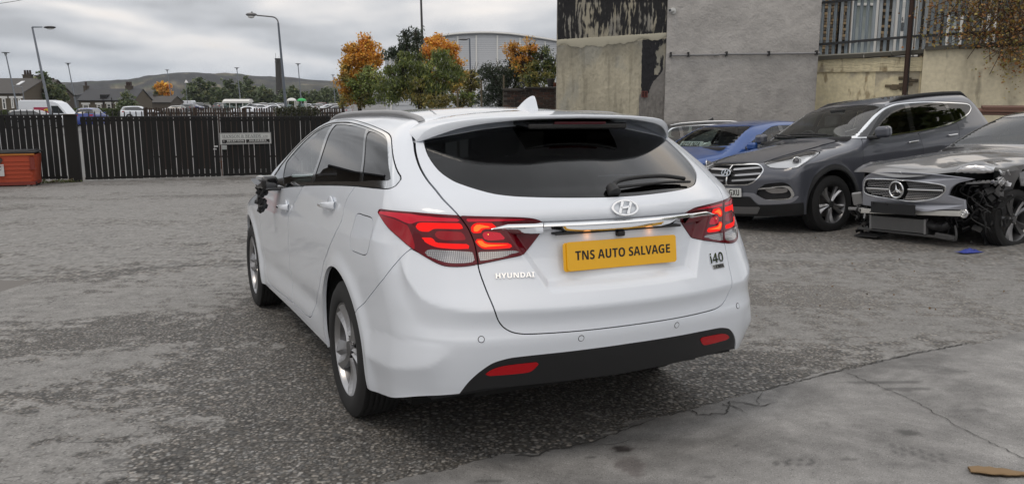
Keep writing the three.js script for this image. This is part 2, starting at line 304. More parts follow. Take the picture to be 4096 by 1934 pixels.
function ringBadge(w, h, t) { // oval ring with a slanted H
  const o = new THREE.Shape(); o.absellipse(0, 0, w, h, 0, Math.PI * 2); const i = new THREE.Path(); i.absellipse(0, 0, w * 0.86, h * 0.83, 0, Math.PI * 2, true); o.holes.push(i);
  const e = { depth: t, bevelEnabled: true, bevelThickness: t * 0.3, bevelSize: t * 0.3, bevelSegments: 2, curveSegments: 32 };
  const H = (x0) => { const s = new THREE.Shape(); s.moveTo(x0 - w * 0.30, -h * 0.72); s.quadraticCurveTo(x0 - w * 0.06, 0, x0 + w * 0.12, h * 0.82); s.lineTo(x0 + w * 0.30, h * 0.72); s.quadraticCurveTo(x0 + w * 0.06, 0, x0 - w * 0.10, -h * 0.82); return s; };
  const b = new THREE.Shape(); b.moveTo(-w * 0.34, -h * 0.02); b.quadraticCurveTo(0, -h * 0.22, w * 0.38, h * 0.12); b.lineTo(w * 0.34, h * 0.28); b.quadraticCurveTo(0, h * 0.02, -w * 0.38, h * 0.16);
  return [new THREE.ExtrudeGeometry(o, e), new THREE.ExtrudeGeometry(H(-w * 0.32), e), new THREE.ExtrudeGeometry(H(w * 0.32), e), new THREE.ExtrudeGeometry(b, e)];
}
const roundRect = (w, h, r) => { const s = new THREE.Shape(); s.moveTo(-w / 2 + r, -h / 2); s.lineTo(w / 2 - r, -h / 2); s.absarc(w / 2 - r, -h / 2 + r, r, -Math.PI / 2, 0); s.lineTo(w / 2, h / 2 - r); s.absarc(w / 2 - r, h / 2 - r, r, 0, Math.PI / 2); s.lineTo(-w / 2 + r, h / 2); s.absarc(-w / 2 + r, h / 2 - r, r, Math.PI / 2, Math.PI); s.lineTo(-w / 2, -h / 2 + r); s.absarc(-w / 2 + r, -h / 2 + r, r, Math.PI, Math.PI * 1.5); return s; };
// a number plate facing +z, its lettering a child
function plate(parent, mat, text, size, width, lx = 0, ly = 0) {
  const p = part('number_plate', new THREE.ExtrudeGeometry(roundRect(0.52, 0.111, 0.012), { depth: 0.004, bevelEnabled: true, bevelThickness: 0.0008, bevelSize: 0.0008, bevelSegments: 1 }), mat, parent);
  if (text) { const l = part('lettering', letters(text, size, 0.001, sans, width), M.ink, p); l.position.set(lx, ly, 0.0048); }
  return p;
}
function seats(parent, rows, mat = M.seat) { for (const [z, y, hw] of rows) for (const x of hw) { part('seat', [rbox(0.44, 0.62, 0.13, 0.05, x, y + 0.34, z - 0.08, -0.2), rbox(0.46, 0.14, 0.46, 0.05, x, y, z + 0.2), rbox(0.26, 0.17, 0.09, 0.04, x, y + 0.74, z - 0.17, -0.15)], mat, parent); } }
// ---------- white estate: its solid ----------
const EST = (() => {
  const W0 = table(curve([[0.14, 0.83], [0.2, 0.862], [0.26, 0.875], [0.34, 0.882], [0.45, 0.887], [0.58, 0.893], [0.7, 0.9], [0.8, 0.905], [0.88, 0.9], [0.95, 0.89], [1.02, 0.874], [1.08, 0.852], [1.14, 0.822], [1.2, 0.79], [1.3, 0.732], [1.4, 0.668], [1.46, 0.62], [1.6, 0.45]]), 0.1, 1.6, 600);
  const taperR = (z) => z < 0 ? 0.05 * z * z : 0, taperF = (z) => z > 2.2 ? 0.045 * (z - 2.2) ** 2 : 0;
  const Zr = table(curve([[0.12, -0.92], [0.2, -1.0], [0.3, -1.01], [0.38, -1.038], [0.44, -1.058], [0.5, -1.074], [0.552, -1.083], [0.575, -1.078], [0.61, -1.07], [0.66, -1.066], [0.75, -1.046], [0.85, -1.035], [0.95, -1.026], [1.02, -1.02], [1.06, -0.99], [1.12, -0.905], [1.2, -0.785], [1.3, -0.62], [1.36, -0.5], [1.5, -0.25]]), 0.1, 1.5, 600);
  const cr = table(curve([[0.1, 0.2], [0.5, 0.22], [0.7, 0.27], [0.85, 0.34], [1.0, 0.4], [1.1, 0.46], [1.3, 0.52]]), 0.1, 1.5, 200);
  const Yt = table(curve([[-1.4, 1.15], [-0.9, 1.345], [-0.7, 1.385], [-0.5, 1.407], [-0.16, 1.44], [0.3, 1.462], [0.8, 1.468], [1.15, 1.466], [1.35, 1.447], [1.5, 1.408], [1.7, 1.325], [2.0, 1.195], [2.3, 1.065], [2.45, 1.01], [2.8, 0.965], [3.2, 0.89], [3.5, 0.79], [3.68, 0.68], [3.74, 0.6]]), -1.4, 3.74, 800);
  const Zf = table(curve([[0.15, 3.5], [0.3, 3.66], [0.5, 3.72], [0.7, 3.68], [0.9, 3.4]]), 0.1, 1.0, 200);
  const yc = (z) => 0.845 - 0.035 * (z - 0.9);              // shoulder crease
  const yK = table(curve([[-1.62, 0.662], [-1.33, 0.662], [-1.036, 0.669], [-0.942, 0.675], [-0.875, 0.687], [-0.8, 0.716], [-0.738, 0.78], [-0.689, 0.84], [-0.6, 0.93]]), -1.62, -0.3, 300);
  const yA = table(curve([[-1.1, 0.526], [-0.923, 0.53], [-0.811, 0.533], [-0.625, 0.523], [-0.351, 0.487], [-0.2, 0.47]]), -1.1, -0.2, 100), yB = table(curve([[-1.1, 0.56], [-0.92, 0.515], [-0.884, 0.495], [-0.839, 0.458], [-0.771, 0.437], [-0.556, 0.396], [-0.381, 0.386], [-0.2, 0.385]]), -1.1, -0.2, 100);
  const soft = (d, up, dn, r) => { const m = Math.sqrt(d * d + r * r) - r, u = 1 - m / (d > 0 ? up : dn); return u > 0 ? (d > 0 ? u : u * u) : 0; };
  return (a, y, z) => {
    let w = W0(y) - taperR(z) - taperF(z);
    w += 0.006 * ridge(y - yc(z), 0.09, 0.14) * sstep(-0.95, -0.4, z);
    w -= 0.010 * gau(y - 0.42, 0.07) * sstep(0.3, 0.7, z) * (1 - sstep(2.2, 2.5, z));
    w += 0.016 * gau(Math.max(0, Math.hypot(z, y - 0.335) - 0.375), 0.05) + 0.016 * gau(Math.max(0, Math.hypot(z - 2.77, y - 0.335) - 0.375), 0.05);
    let s = (a - w) * 0.93;
    const rec = sstep(0, 0.05, Math.min(0.36 + (y - 0.735) * 0.6 - a, y - 0.72)) * sstep(1.0, 0.96, y);
    let r = (0.04 * rec + Zr(y) + cr(y) * a * a - z) * 0.9;
    let t = (y - (Yt(z) - 0.05 * (a / 0.6) ** 2)) * 0.95;
    let F = smax(s, t, 0.09);
    F = smax(F, r, 0.05 + 0.17 * sstep(1.2, 0.9, y));
    if (z < -0.2 && y < 1) { // the crease that undercuts the tail, and the scooped ledge low on each corner
      const tt = z < -0.35 ? -0.35 - 0.8 * Math.atan2(-0.35 - z, a) : z;
      F -= (0.019 + 0.008 * sstep(-0.85, -1.0, tt)) * soft(y - yK(tt), 0.17, 0.115, 0.007) * sstep(-0.66, -0.74, tt) + 0.015 * soft(y - yB(tt), Math.max(0.03, yA(tt) - yB(tt)), 0.14, 0.008) * sstep(-0.34, -0.45, tt) * sstep(-0.93, -0.82, tt);
    }
    if (z > 2.6) F = smax(F, (z - (Zf(y) - 0.35 * a * a)) * 0.9, 0.2);
    return F;
  };
})();
const EST_O = { zA: -0.35, zB: 3.05, y0: 0.2, yS: 1.12, dz: 0.0145, nA: 120, nB: 30, dy: 0.0135, nE: 56 };
// ---------- the white estate car ----------
function buildEstate() {
  const car = thing('estate_car', 'white estate car in the foreground with lit brake lamps and a smashed door mirror', 'car');
  const full = skin(EST, EST_O), GAP = 0.003, C0 = -1.66;
  const arcs = (q) => { const dy = Math.max(0, q[1] - 0.335); return Math.max(0.374 - Math.hypot(q[6] - 0.035, dy), 0.374 - Math.hypot(q[6] - 2.79, dy)); };
  const low = table(curve([[-1.7, 0.348], [-1.3, 0.352], [-1.0, 0.352], [-0.905, 0.338], [-0.79, 0.32], [-0.545, 0.25], [-0.34, 0.222], [0.3, 0.225], [1.4, 0.24], [2.4, 0.235], [3.3, 0.24], [4.4, 0.25]]), -1.7, 4.4, 400);
  let body = clip(clip(full, (q) => low(q[6]) - q[1]), arcs);
  const cutout = (fn, gap = GAP) => { const p = clip(body, (q) => fn(q) + gap); body = clip(body, (q) => gap - fn(q)); return p; };
  const both = (P, g = 0) => outl(P, 0, g);
  // glasshouse openings
  const DLO = [[1.84, 0.962, 1], [1.46, 0.991], [0.883, 1.037], [0.303, 1.072], [-0.128, 1.092], [-0.431, 1.1], [-0.545, 1.106], [-0.578, 1.125], [-0.57, 1.15], [-0.532, 1.172], [-0.455, 1.216], [-0.373, 1.262], [-0.285, 1.305], [-0.2, 1.327], [-0.012, 1.35], [0.293, 1.377], [0.664, 1.4], [0.976, 1.403], [1.182, 1.392], [1.4, 1.332], [1.6, 1.235], [1.75, 1.13], [1.9, 1.02], [1.93, 0.975]];
  const dl = polyDist(outline(DLO)), fDLO = (q) => dl(q[6], q[1]);
  const REAR = [[-0.437, 1.302, 1], [-0.479, 1.281], [-0.584, 1.225], [-0.693, 1.172], [-0.783, 1.138], [-0.877, 1.114], [-0.982, 1.093], [-1.084, 1.083], [-1.267, 1.076], [-1.5, 1.071], [C0, 1.07, 1], [C0, 1.37, 1], [-0.9, 1.36], [-0.6, 1.345]];
  const fRear = both(REAR);
  const WS = [[2.3, 1.03, 1], [2.6, 0.985], [3.05, 0.98, 1], [5, 0.98, 1], [5, 1.43, 1], [1.42, 1.43, 1], [1.62, 1.32], [1.9, 1.2], [2.12, 1.1]];
  const shellAll = body;
  // windscreen: from the cowl line to the roof front, between the pillars
  const fWS = (q) => Math.max(Math.abs(q[0]) - (0.70 - 0.25 * (q[1] - 1.05)), 1.035 - q[1], q[1] - 1.418, 1.3 - q[2]);
  const lining = move(clip(clip(clip(clip(full, (q) => low(q[6]) + 0.02 - q[1]), arcs), not(fDLO)), (q) => -Math.min(fRear(q), fWS(q))), -0.035);
  part('cabin_lining', skinGeo(lining), M.cabin, car);
  const ws = cutout(fWS, 0.003); part('windscreen', skinGeo(move(ws, -0.002)), M.glass, car);
  const dloL = clip(body, (q) => fDLO(q) + 0.004); body = clip(body, (q) => -fDLO(q));
  const GL = {
    front_window: [[1.005, 1.382, 1], [1.143, 1.369], [1.272, 1.34], [1.41, 1.282], [1.53, 1.215], [1.635, 1.15, 1], [1.56, 1.085], [1.45, 1.014, 1], [0.906, 1.052], [0.75, 1.063, 1], [0.82, 1.2]],
    rear_window: [[0.93, 1.379, 1], [0.706, 1.377], [0.468, 1.367], [0.21, 1.349, 1], [-0.02, 1.217], [-0.15, 1.109, 1], [0.691, 1.067, 1], [0.77, 1.196]],
    quarter_window: [[0.165, 1.344, 1], [-0.039, 1.327], [-0.21, 1.302], [-0.27, 1.285], [-0.379, 1.235], [-0.471, 1.187], [-0.535, 1.148], [-0.537, 1.132], [-0.515, 1.122], [-0.407, 1.118], [-0.185, 1.111, 1], [-0.06, 1.21]],
  };
  for (const s of [1, -1]) {
    let fr = clip(dloL, (q) => (q[7] * s > 0 ? -1 : 1));
    // bright strip round the opening: slim above, wide along the sill and round the tail
    const tail = (q) => 0.009 + 0.012 * sstep(1.12, 1.09, q[1] - (q[6] < 1.2 ? (0.1 - q[6]) * 0.06 : 0)) + 0.014 * sstep(-0.1, -0.42, q[6]);
    const strip = clip(fr, (q) => -fDLO(q) - tail(q) - 0.004);
    fr = clip(fr, (q) => fDLO(q) + tail(q) + 0.0055);
    part('window_trim', skinGeo(move(strip, 0.0015), 0.006), M.chrome, car);
    for (const [n, P] of Object.entries(GL)) {
      const f = outl(P); const g = clip(fr, (q) => f(q)); fr = clip(fr, (q) => -f(q));
      part(n, skinGeo(move(g, -0.006)), n === 'front_window' ? M.glass : M.privacy, car);
    }
    part('window_frame', skinGeo(move(fr, -0.003), 0.012), M.gloss, car);
  }
  // rear screen with its tailgate
  const TG = [[-0.965, 0.82], [-1.001, 0.741], [-1.036, 0.673], [-1.046, 0.63], [-1.062, 0.602], [-1.093, 0.581], [-1.14, 0.571], [-1.34, 0.566], [C0, 0.566, 1], [C0, 1.52, 1], [-0.27, 1.52, 1], [-0.27, 1.4], [-0.3, 1.36], [-0.356, 1.323], [-0.432, 1.286], [-0.493, 1.25], [-0.593, 1.189], [-0.679, 1.139], [-0.767, 1.091], [-0.867, 1.028], [-0.914, 0.972], [-0.943, 0.91]];
  let gate = cutout(both(TG), 0.0022);
  const LI = [[-0.884, 1.015, 1], [-0.952, 1.012], [-1.061, 1.008], [-1.14, 1.003], [-1.18, 0.995], [-1.209, 0.979, 1], [-1.208, 0.966], [-1.197, 0.949], [-1.165, 0.912], [-1.123, 0.866, 1], [-1.105, 0.861], [-1.053, 0.852], [-0.962, 0.834, 1], [-0.953, 0.872], [-0.941, 0.922], [-0.916, 0.973]];
  const fLI = both(LI), lampI = clip(gate, (q) => fLI(q)); gate = clip(gate, (q) => 0.0015 - fLI(q));
  const screen = clip(gate, (q) => fRear(q)); gate = clip(gate, (q) => 0.002 - fRear(q));
  part('rear_screen', skinGeo(move(screen, -0.003)), M.privacy, car);
  const tg = part('tailgate', skinGeo(gate, 0.02), M.white, car);
  // bumper, doors, flap, lamps
  const LO = [[-0.51, 1.013, 1], [-0.516, 1.023], [-0.54, 1.027], [-0.705, 1.027], [-0.8, 1.022], [-0.878, 1.017, 1], [-0.914, 0.975], [-0.939, 0.923], [-0.951, 0.874], [-0.96, 0.833, 1], [-0.918, 0.827], [-0.883, 0.826], [-0.852, 0.829], [-0.82, 0.841], [-0.778, 0.863], [-0.726, 0.892], [-0.664, 0.924], [-0.602, 0.959], [-0.553, 0.991]];
  const lampO = cutout(both(LO), 0.0006);
  const BP = [[-0.2, 0.545, 1], [-0.244, 0.537], [-0.325, 0.585], [-0.59, 0.751], [-0.678, 0.843], [-0.728, 0.889, 1], [-0.8, 0.86], [-0.97, 0.84, 1], [-1.06, 0.8, 1], [-1.3, 0.6, 1], [C0, 0.575, 1], [C0, 0.1, 1], [0.1, 0.1, 1], [-0.1, 0.54, 1]];
  let bumper = cutout(both(BP), 0.002);
  const DF = [[-0.897, 0.325, 1], [-0.912, 0.345], [-0.944, 0.39], [-0.983, 0.431], [-1.028, 0.464], [-1.093, 0.48], [-1.33, 0.485], [C0, 0.488, 1], [C0, 0.1, 1], [-0.9, 0.1, 1]];
  const fDF = both(DF); let diff = clip(bumper, (q) => fDF(q)); bumper = clip(bumper, (q) => 0.001 - fDF(q));
  const RF = [[-0.999, 0.414], [-1.02, 0.434], [-1.06, 0.446], [-1.192, 0.452, 1], [-1.175, 0.43], [-1.15, 0.412], [-1.1, 0.409], [-1.039, 0.409]], fRF = both(RF);
  const refl = clip(diff, (q) => fRF(q)); diff = clip(diff, (q) => -fRF(q));
  const bp = part('rear_bumper', skinGeo(bumper, 0.03), M.white, car);
  const df = part('bumper_valance', skinGeo(move(diff, -0.004), 0.02), M.trimMatt, car);
  for (const s of [1, -1]) part('rear_reflector', skinGeo(move(clip(refl, (q) => (q[7] * s > 0 ? -1 : 1)), -0.001), 0.012), M.reflector, df);
  for (const [x, y] of [[0.619, 0.562], [0.229, 0.536], [-0.229, 0.536], [-0.619, 0.562]]) { // round parking sensors set flush in the bumper
    let z = -1.3; while (EST(Math.abs(x), y, z) > 0) z += 0.0005;
    const e = 0.01, s = Math.sign(x), n = V3((EST(Math.abs(x) + e, y, z) - EST(Math.abs(x) - e, y, z)) * s, EST(Math.abs(x), y + e, z) - EST(Math.abs(x), y - e, z), EST(Math.abs(x), y, z + e) - EST(Math.abs(x), y, z - e)).normalize(), g = [new THREE.TorusGeometry(0.0118, 0.0014, 6, 24)];
    const m = part('parking_sensor', g, M.trimMatt, bp); m.position.set(x, y, z); m.quaternion.setFromUnitVectors(V3(0, 0, 1), n);
    const k = part('sensor_face', new THREE.CylinderGeometry(0.0105, 0.0105, 0.003, 20).rotateX(Math.PI / 2), M.white, m);
  }
  const FL = [[-0.27, 0.982], [-0.36, 0.986], [-0.45, 0.984], [-0.478, 0.97], [-0.486, 0.935], [-0.48, 0.89], [-0.455, 0.845], [-0.42, 0.826], [-0.34, 0.823], [-0.25, 0.824], [-0.228, 0.835], [-0.228, 0.87], [-0.245, 0.93]];
  const flap = clip(body, (q) => (q[7] > 0 ? outl(FL)(q) + 0.002 : 1)); { const f = outl(FL); body = clip(body, (q) => (q[7] > 0 ? 0.002 - f(q) : -1)); }
  part('fuel_flap', skinGeo(flap, 0.01), M.white, car);
  const RD = [[0.883, 1.037, 1], [1.0, 0.95], [1.12, 0.857], [1.2, 0.74], [1.25, 0.6], [1.28, 0.46], [1.285, 0.36], [1.27, 0.3, 1], [0.9, 0.3], [0.78, 0.312], [0.72, 0.35], [0.62, 0.43], [0.5, 0.52], [0.4, 0.61], [0.31, 0.69], [0.16, 0.785], [0.0, 0.885], [-0.055, 0.945], [-0.052, 0.99], [-0.075, 1.04], [-0.128, 1.094, 1], [-0.1, 1.11, 1], [0.303, 1.085], [0.7, 1.065]];
  const FD = [[0.883, 1.037, 1], [1.0, 0.95], [1.12, 0.857], [1.2, 0.74], [1.25, 0.6], [1.28, 0.46], [1.285, 0.36], [1.27, 0.3, 1], [1.8, 0.285], [2.18, 0.28], [2.24, 0.33], [2.27, 0.5], [2.25, 0.7], [2.16, 0.86], [2.0, 0.965, 1], [1.84, 0.975], [1.46, 1.0]];
  const rd = cutout(both(RD), 0.003), fd = cutout(both(FD), 0.003);
  const FB = [[2.25, 0.99, 1], [2.6, 0.97], [3.3, 0.9], [3.6, 0.8], [3.9, 0.72], [4.4, 0.7, 1], [4.4, 1.06, 1], [2.6, 1.06, 1]];
  for (const s of [1, -1]) {
    const side = (m) => clip(m, (q) => (q[7] * s > 0 ? -1 : 1));
    const r = part('rear_door', skinGeo(side(rd), 0.02), M.white, car), f = part('front_door', skinGeo(side(fd), 0.02), M.white, car);
    for (const [d, z, y] of [[r, 0.21, 0.984], [f, 1.27, 0.89]]) { // pull handle over a scooped recess, chrome tip
      let x = 1.1; while (EST(x, y, z) > 0) x -= 0.001;
      const secs = []; for (let i = 0; i <= 12; i++) { const t = i / 12, zz = z + 0.12 - 0.235 * t, hh = 0.011 + 0.008 * t, o = 0.03 * Math.sin(Math.PI * clamp(t * 0.98 + 0.02, 0, 1)) ** 0.5 + 0.002; const R = []; for (let k = 0; k < 10; k++) { const a = k / 10 * 2 * Math.PI; R.push([s * (x + o + Math.cos(a) * 0.008), y + 0.012 * t - 0.005 + Math.sin(a) * hh, zz]); } secs.push(R); }
      const h = part('door_handle', ribbonLoft(secs, true), M.white, d);
      part('handle_tip', rbox(0.012, 0.016, 0.12, 0.004, s * (x + 0.031), y - 0.005, z + 0.05), M.chrome, h);
      part('handle_recess', new THREE.SphereGeometry(0.05, 24, 12).scale(0.16, 0.85, 1.1).translate(s * (x + 0.001), y + 0.004, z - 0.02), M.white, d);
    }
    // tail lamps: dark red lens with its lit guides, bright upper band, clear lower section
    for (const [src, parent, isIn] of [[lampO, car, false], [lampI, tg, true]]) {
      let m = move(side(src), 0.004);
      const kids = [];
      const take = (name, mat, P, mv = 0) => { const f = outl(P), g = clip(m, (q) => f(q)); m = clip(m, (q) => -f(q)); kids.push([name, mat, move(g, mv)]); };
      if (!isIn) {
        take('light_guide', M.guide, [[-0.731, 0.977], [-0.739, 0.985], [-0.755, 0.989], [-0.82, 0.989], [-0.89, 0.988, 1], [-0.902, 0.966, 1], [-0.85, 0.967], [-0.805, 0.967], [-0.793, 0.963], [-0.785, 0.955, 1], [-0.755, 0.9555], [-0.738, 0.963]]);
        take('light_guide', M.guide, [[-0.758, 0.932, 1], [-0.797, 0.933, 1], [-0.809, 0.918], [-0.825, 0.914], [-0.924, 0.91, 1], [-0.929, 0.892, 1], [-0.874, 0.892], [-0.816, 0.898], [-0.783, 0.91], [-0.766, 0.921]]);
        take('upper_lens', M.lensRedBright, [[-0.522, 1.013], [-0.544, 1.021], [-0.706, 1.02], [-0.747, 1.015], [-0.878, 1.008, 1], [-0.889, 0.994, 1], [-0.78, 0.994], [-0.738, 0.992], [-0.71, 0.982], [-0.637, 1.001], [-0.57, 1.007]]);
        take('side_lens', M.lensRed, [[-0.525, 1.007], [-0.571, 1.003], [-0.638, 0.995], [-0.7, 0.976, 1], [-0.718, 0.947], [-0.734, 0.915], [-0.742, 0.888], [-0.726, 0.8965], [-0.664, 0.929], [-0.602, 0.963], [-0.553, 0.993]]);
        take('indicator_lens', M.ribbed, [[-0.779, 0.873], [-0.787, 0.887], [-0.812, 0.889], [-0.938, 0.881, 1], [-0.949, 0.846, 1], [-0.916, 0.84], [-0.876, 0.84], [-0.844, 0.846], [-0.803, 0.861]]);
        take('inner_lens', M.lensRed, [[-0.81, 0.957], [-0.9, 0.955, 1], [-0.914, 0.925, 1], [-0.83, 0.926], [-0.806, 0.94]]);
      } else {
        take('light_guide_core', M.guideHot, [[-0.935, 0.97], [-0.947, 0.983], [-0.965, 0.984], [-0.991, 0.982, 1], [-0.998, 0.971, 1], [-0.972, 0.97], [-0.96, 0.967], [-0.953, 0.957], [-0.937, 0.958]]);
        take('light_guide_core', M.guideHot, [[-0.948, 0.923, 1], [-0.968, 0.923], [-0.974, 0.914], [-0.985, 0.9085], [-1.067, 0.904, 1], [-1.069, 0.8975, 1], [-0.975, 0.897], [-0.961, 0.906]]);
        take('light_guide', M.guide, [[-0.926, 0.972], [-0.934, 0.984], [-0.948, 0.989], [-1.002, 0.987, 1], [-1.024, 0.965, 1], [-0.976, 0.965], [-0.966, 0.96], [-0.963, 0.951, 1], [-0.932, 0.952]]);
        take('light_guide', M.guide, [[-0.943, 0.928, 1], [-0.969, 0.929, 1], [-0.981, 0.917], [-0.994, 0.914], [-1.068, 0.911, 1], [-1.088, 0.892, 1], [-0.975, 0.891], [-0.957, 0.903], [-0.947, 0.914]]);
        for (const t of [-0.985, -1.004]) take('led', M.led, [[t, 0.943, 1], [t - 0.006, 0.943, 1], [t - 0.006, 0.949, 1], [t, 0.949, 1]]);
        take('inner_lens', M.lensRedBright, [[-0.97, 0.952], [-1.03, 0.952, 1], [-1.056, 0.925, 1], [-0.98, 0.925]]);
        take('upper_lens', M.lensRedBright, [[-0.903, 1.005, 1], [-1.149, 0.997], [-1.182, 0.987, 1], [-0.912, 0.993, 1]]);
        take('reverse_lens', M.ribbed, [[-0.956, 0.881, 1], [-1.012, 0.881], [-1.104, 0.883, 1], [-1.107, 0.877, 1], [-1.052, 0.861], [-0.966, 0.846, 1]]);
      }
      const body_ = part('tail_lamp', skinGeo(m, 0.012), M.lensDark, isIn ? car : parent);
      for (const [n, mat, g] of kids) part(n, skinGeo(g, 0.004), mat, body_);
      if (isIn) { // chrome blade running on from the tailgate bar
        const secs = []; for (let i = 0; i <= 10; i++) { const t = lerp(-1.2045, -1.0, i / 10), w = i > 7 ? (10 - i) / 3 : 1; secs.push(barSection(t, s, lerp(0.3, 1, clamp(w, 0, 1)), 0.004)); }
        part('chrome_blade', ribbonLoft(secs, true), M.chrome, body_);
      }
    }
    // black sill strip and arch liners
    for (const z of [0, 2.77]) part('arch_liner', new THREE.CylinderGeometry(0.4, 0.4, 0.42, 40, 1, true, -0.05 * Math.PI, 1.1 * Math.PI).rotateZ(Math.PI / 2).translate(s * 0.66, 0.34, z), M.dark, car);
    // roof rail, a slim bar lying on the roof edge and tapering into it at both ends
    const rail = []; for (let i = 0; i <= 30; i++) { const t = i / 30, z = lerp(-0.27, 1.42, t), e = Math.min(1, Math.min(t, 1 - t) * 7), yy = roofY(0.57, z), R = []; const hgt = 0.004 + 0.024 * e ** 0.7; for (const [dx, dy] of [[0.03, -0.012], [0.022, hgt * 0.75], [0.006, hgt], [-0.012, hgt * 0.8], [-0.022, -0.012]]) R.push([s * (0.565 - 0.02 * (z - 0.6) ** 2 * 0.1 + dx), yy + dy, z]); rail.push(R); }
    part('roof_rail', ribbonLoft(rail, true), M.railGrey, car);
    wheel(car, s * 0.79, 0.318, 0, { R: 0.322, w: 0.215, rr: 0.222, spokes: 5, style: 'petal', spin: 0.4 * s });
    wheel(car, s * 0.79, 0.318, 2.77, { R: 0.322, w: 0.215, rr: 0.222, spokes: 5, style: 'petal', spin: 1.3 * s });
  }
  function roofY(a, z) { let y = 1.6; while (EST(a, y, z) > 0) y -= 0.001; return y; }
  function barSection(t, s, w, lift) { // profile of the chrome bar across its height, at ring coordinate t
    const al = (-0.35 - t) / 0.8, dx = Math.cos(al), dz = -Math.sin(al), R = [];
    const prof = [[0.941, -0.006], [0.942, -0.002], [0.95, 0.005], [0.968, 0.02], [0.971, 0.021], [0.98, 0.016], [0.985, 0.008], [0.985, -0.004]];
    const mid = 0.962; let lo = 0, hi = 2; for (let i = 0; i < 30; i++) { const m = (lo + hi) / 2; if (EST(dx * m, 0.99, -0.35 + dz * m) < 0) lo = m; else hi = m; }
    for (const [y, o] of prof) { const yy = mid + (y - mid) * w, r = lo + o * (0.5 + 0.5 * w) - 0.006 + lift; R.push([s * dx * r, yy, -0.35 + dz * r]); }
    return R;
  }
  { const secs = []; for (let i = 0; i <= 60; i++) { const u = i / 30 - 1, s = u < 0 ? -1 : 1, t = lerp(-1.6066, -1.2075, Math.abs(u)), e = Math.abs(u); const low = sstep(0.86, 0.74, e), R = barSection(t, s, 1, 0.004); R.forEach((p, k) => { if (k < 3) p[1] += 0.014 * (1 - low); }); secs.push(u < 0 ? R : R); } part('chrome_bar', ribbonLoft(secs, true), M.chrome, tg); }
  // black strip under the bar with the camera
  part('bar_underside', [rbox(0.6, 0.01, 0.04, 0.004, 0, 0.938, -0.975), rbox(0.035, 0.022, 0.03, 0.006, 0.005, 0.924, -0.995)], M.trim, tg);
  part('body', skinGeo(body, 0.018), M.white, car);
  // spoiler over the rear screen
  {
    const U = curve([[0, 1.4], [0.2, 1.397], [0.4, 1.39], [0.5, 1.381], [0.58, 1.362], [0.63, 1.335], [0.66, 1.29]]), L = curve([[0, 1.384], [0.2, 1.381], [0.4, 1.366], [0.5, 1.349], [0.58, 1.32], [0.63, 1.297], [0.66, 1.285]]);
    const Zt = curve([[0, -0.7], [0.2, -0.69], [0.4, -0.635], [0.5, -0.58], [0.58, -0.51], [0.63, -0.455], [0.66, -0.415]]);
    const secs = [];
    for (let i = -26; i <= 26; i++) {
      const a = Math.abs(i) / 26 * 0.655, s = Math.sign(i), zt = Zt(a), zf = -0.275 - 0.0 * a, S = [];
      const yf = a < 0.6 ? roofY(a, zf) : lerp(roofY(0.6, zf), 1.335, (a - 0.6) / 0.055);
      for (let k = 0; k <= 6; k++) { const t = k / 6; S.push([s * a, lerp(yf + 0.001, U(a), t) + 0.006 * Math.sin(Math.PI * t), lerp(zf, zt + 0.006, t)]); }
      S.push([s * a, U(a) - 0.004, zt], [s * a, L(a) + 0.003, zt + 0.004], [s * a, L(a), zt + 0.012]);
      for (let k = 1; k <= 4; k++) { const t = k / 4; S.push([s * a, lerp(L(a), Math.min(L(a) + 0.012, yf - 0.03), t), lerp(zt + 0.012, zf - 0.02 - 0.1 * (1 - a / 0.66), t)]); }
      secs.push(S);
    }
    const sp = part('roof_spoiler', ribbonLoft(secs), M.white, car);
    part('brake_light_housing', rbox(0.5, 0.03, 0.16, 0.01, -0.03, 1.362, -0.54, -0.12), M.gloss, sp);
    part('high_brake_light', rbox(0.26, 0.012, 0.008, 0.003, -0.03, 1.366, -0.625), M.lensDark, sp);
  }
  // shark fin aerial
  { const secs = []; for (let i = 0; i <= 12; i++) { const t = i / 12, z = lerp(-0.265, -0.07, t), h = 0.066 * (t < 0.2 ? Math.sin(t / 0.2 * Math.PI / 2) : 1 - ((t - 0.2) / 0.8) ** 1.5), w = 0.034 * (1 - 0.55 * t) * (t < 0.1 ? 0.75 : 1), y0 = roofY(0, z) - 0.004, R = []; for (const [u, v] of [[-1, 0], [-0.72, 0.25], [-0.32, 0.7], [-0.12, 0.97], [0, 1], [0.12, 0.97], [0.32, 0.7], [0.72, 0.25], [1, 0]]) R.push([u * w, y0 + v * h + 0.002, z - 0.02 * v * (1 - t)]); secs.push(R); } part('roof_aerial', ribbonLoft(secs), M.white, car); }
  // wiper resting along the foot of the screen
  {
    const on = (x, y, o) => { let z = -1.3; while (EST(Math.abs(x), y, z) > 0) z += 0.001; return V3(x, y + o * 0.5, z - o); };
    part('rear_wiper', [tube([on(0.015, 1.088, 0.02), on(-0.01, 1.112, 0.03), on(-0.12, 1.124, 0.032), on(-0.28, 1.126, 0.026), on(-0.42, 1.112, 0.02)], 0.009, 40, 8), tube([on(0.0, 1.098, 0.012), on(-0.15, 1.103, 0.014), on(-0.3, 1.106, 0.014), on(-0.45, 1.1, 0.014)], 0.006, 30, 6), cyl(0.022, 0.027, 0.04, 0, 0, 0, 20, Math.PI / 2 - 0.7).translate(...on(0.02, 1.09, 0.012).toArray())], M.trim, car);
  }
  // two plates, one on the other, the upper one lettered
  const pl0 = plate(tg, M.plateY, ''); pl0.position.set(0.012, 0.846, -1.004); pl0.rotation.set(0, Math.PI, 0); pl0.rotateX(-0.1);
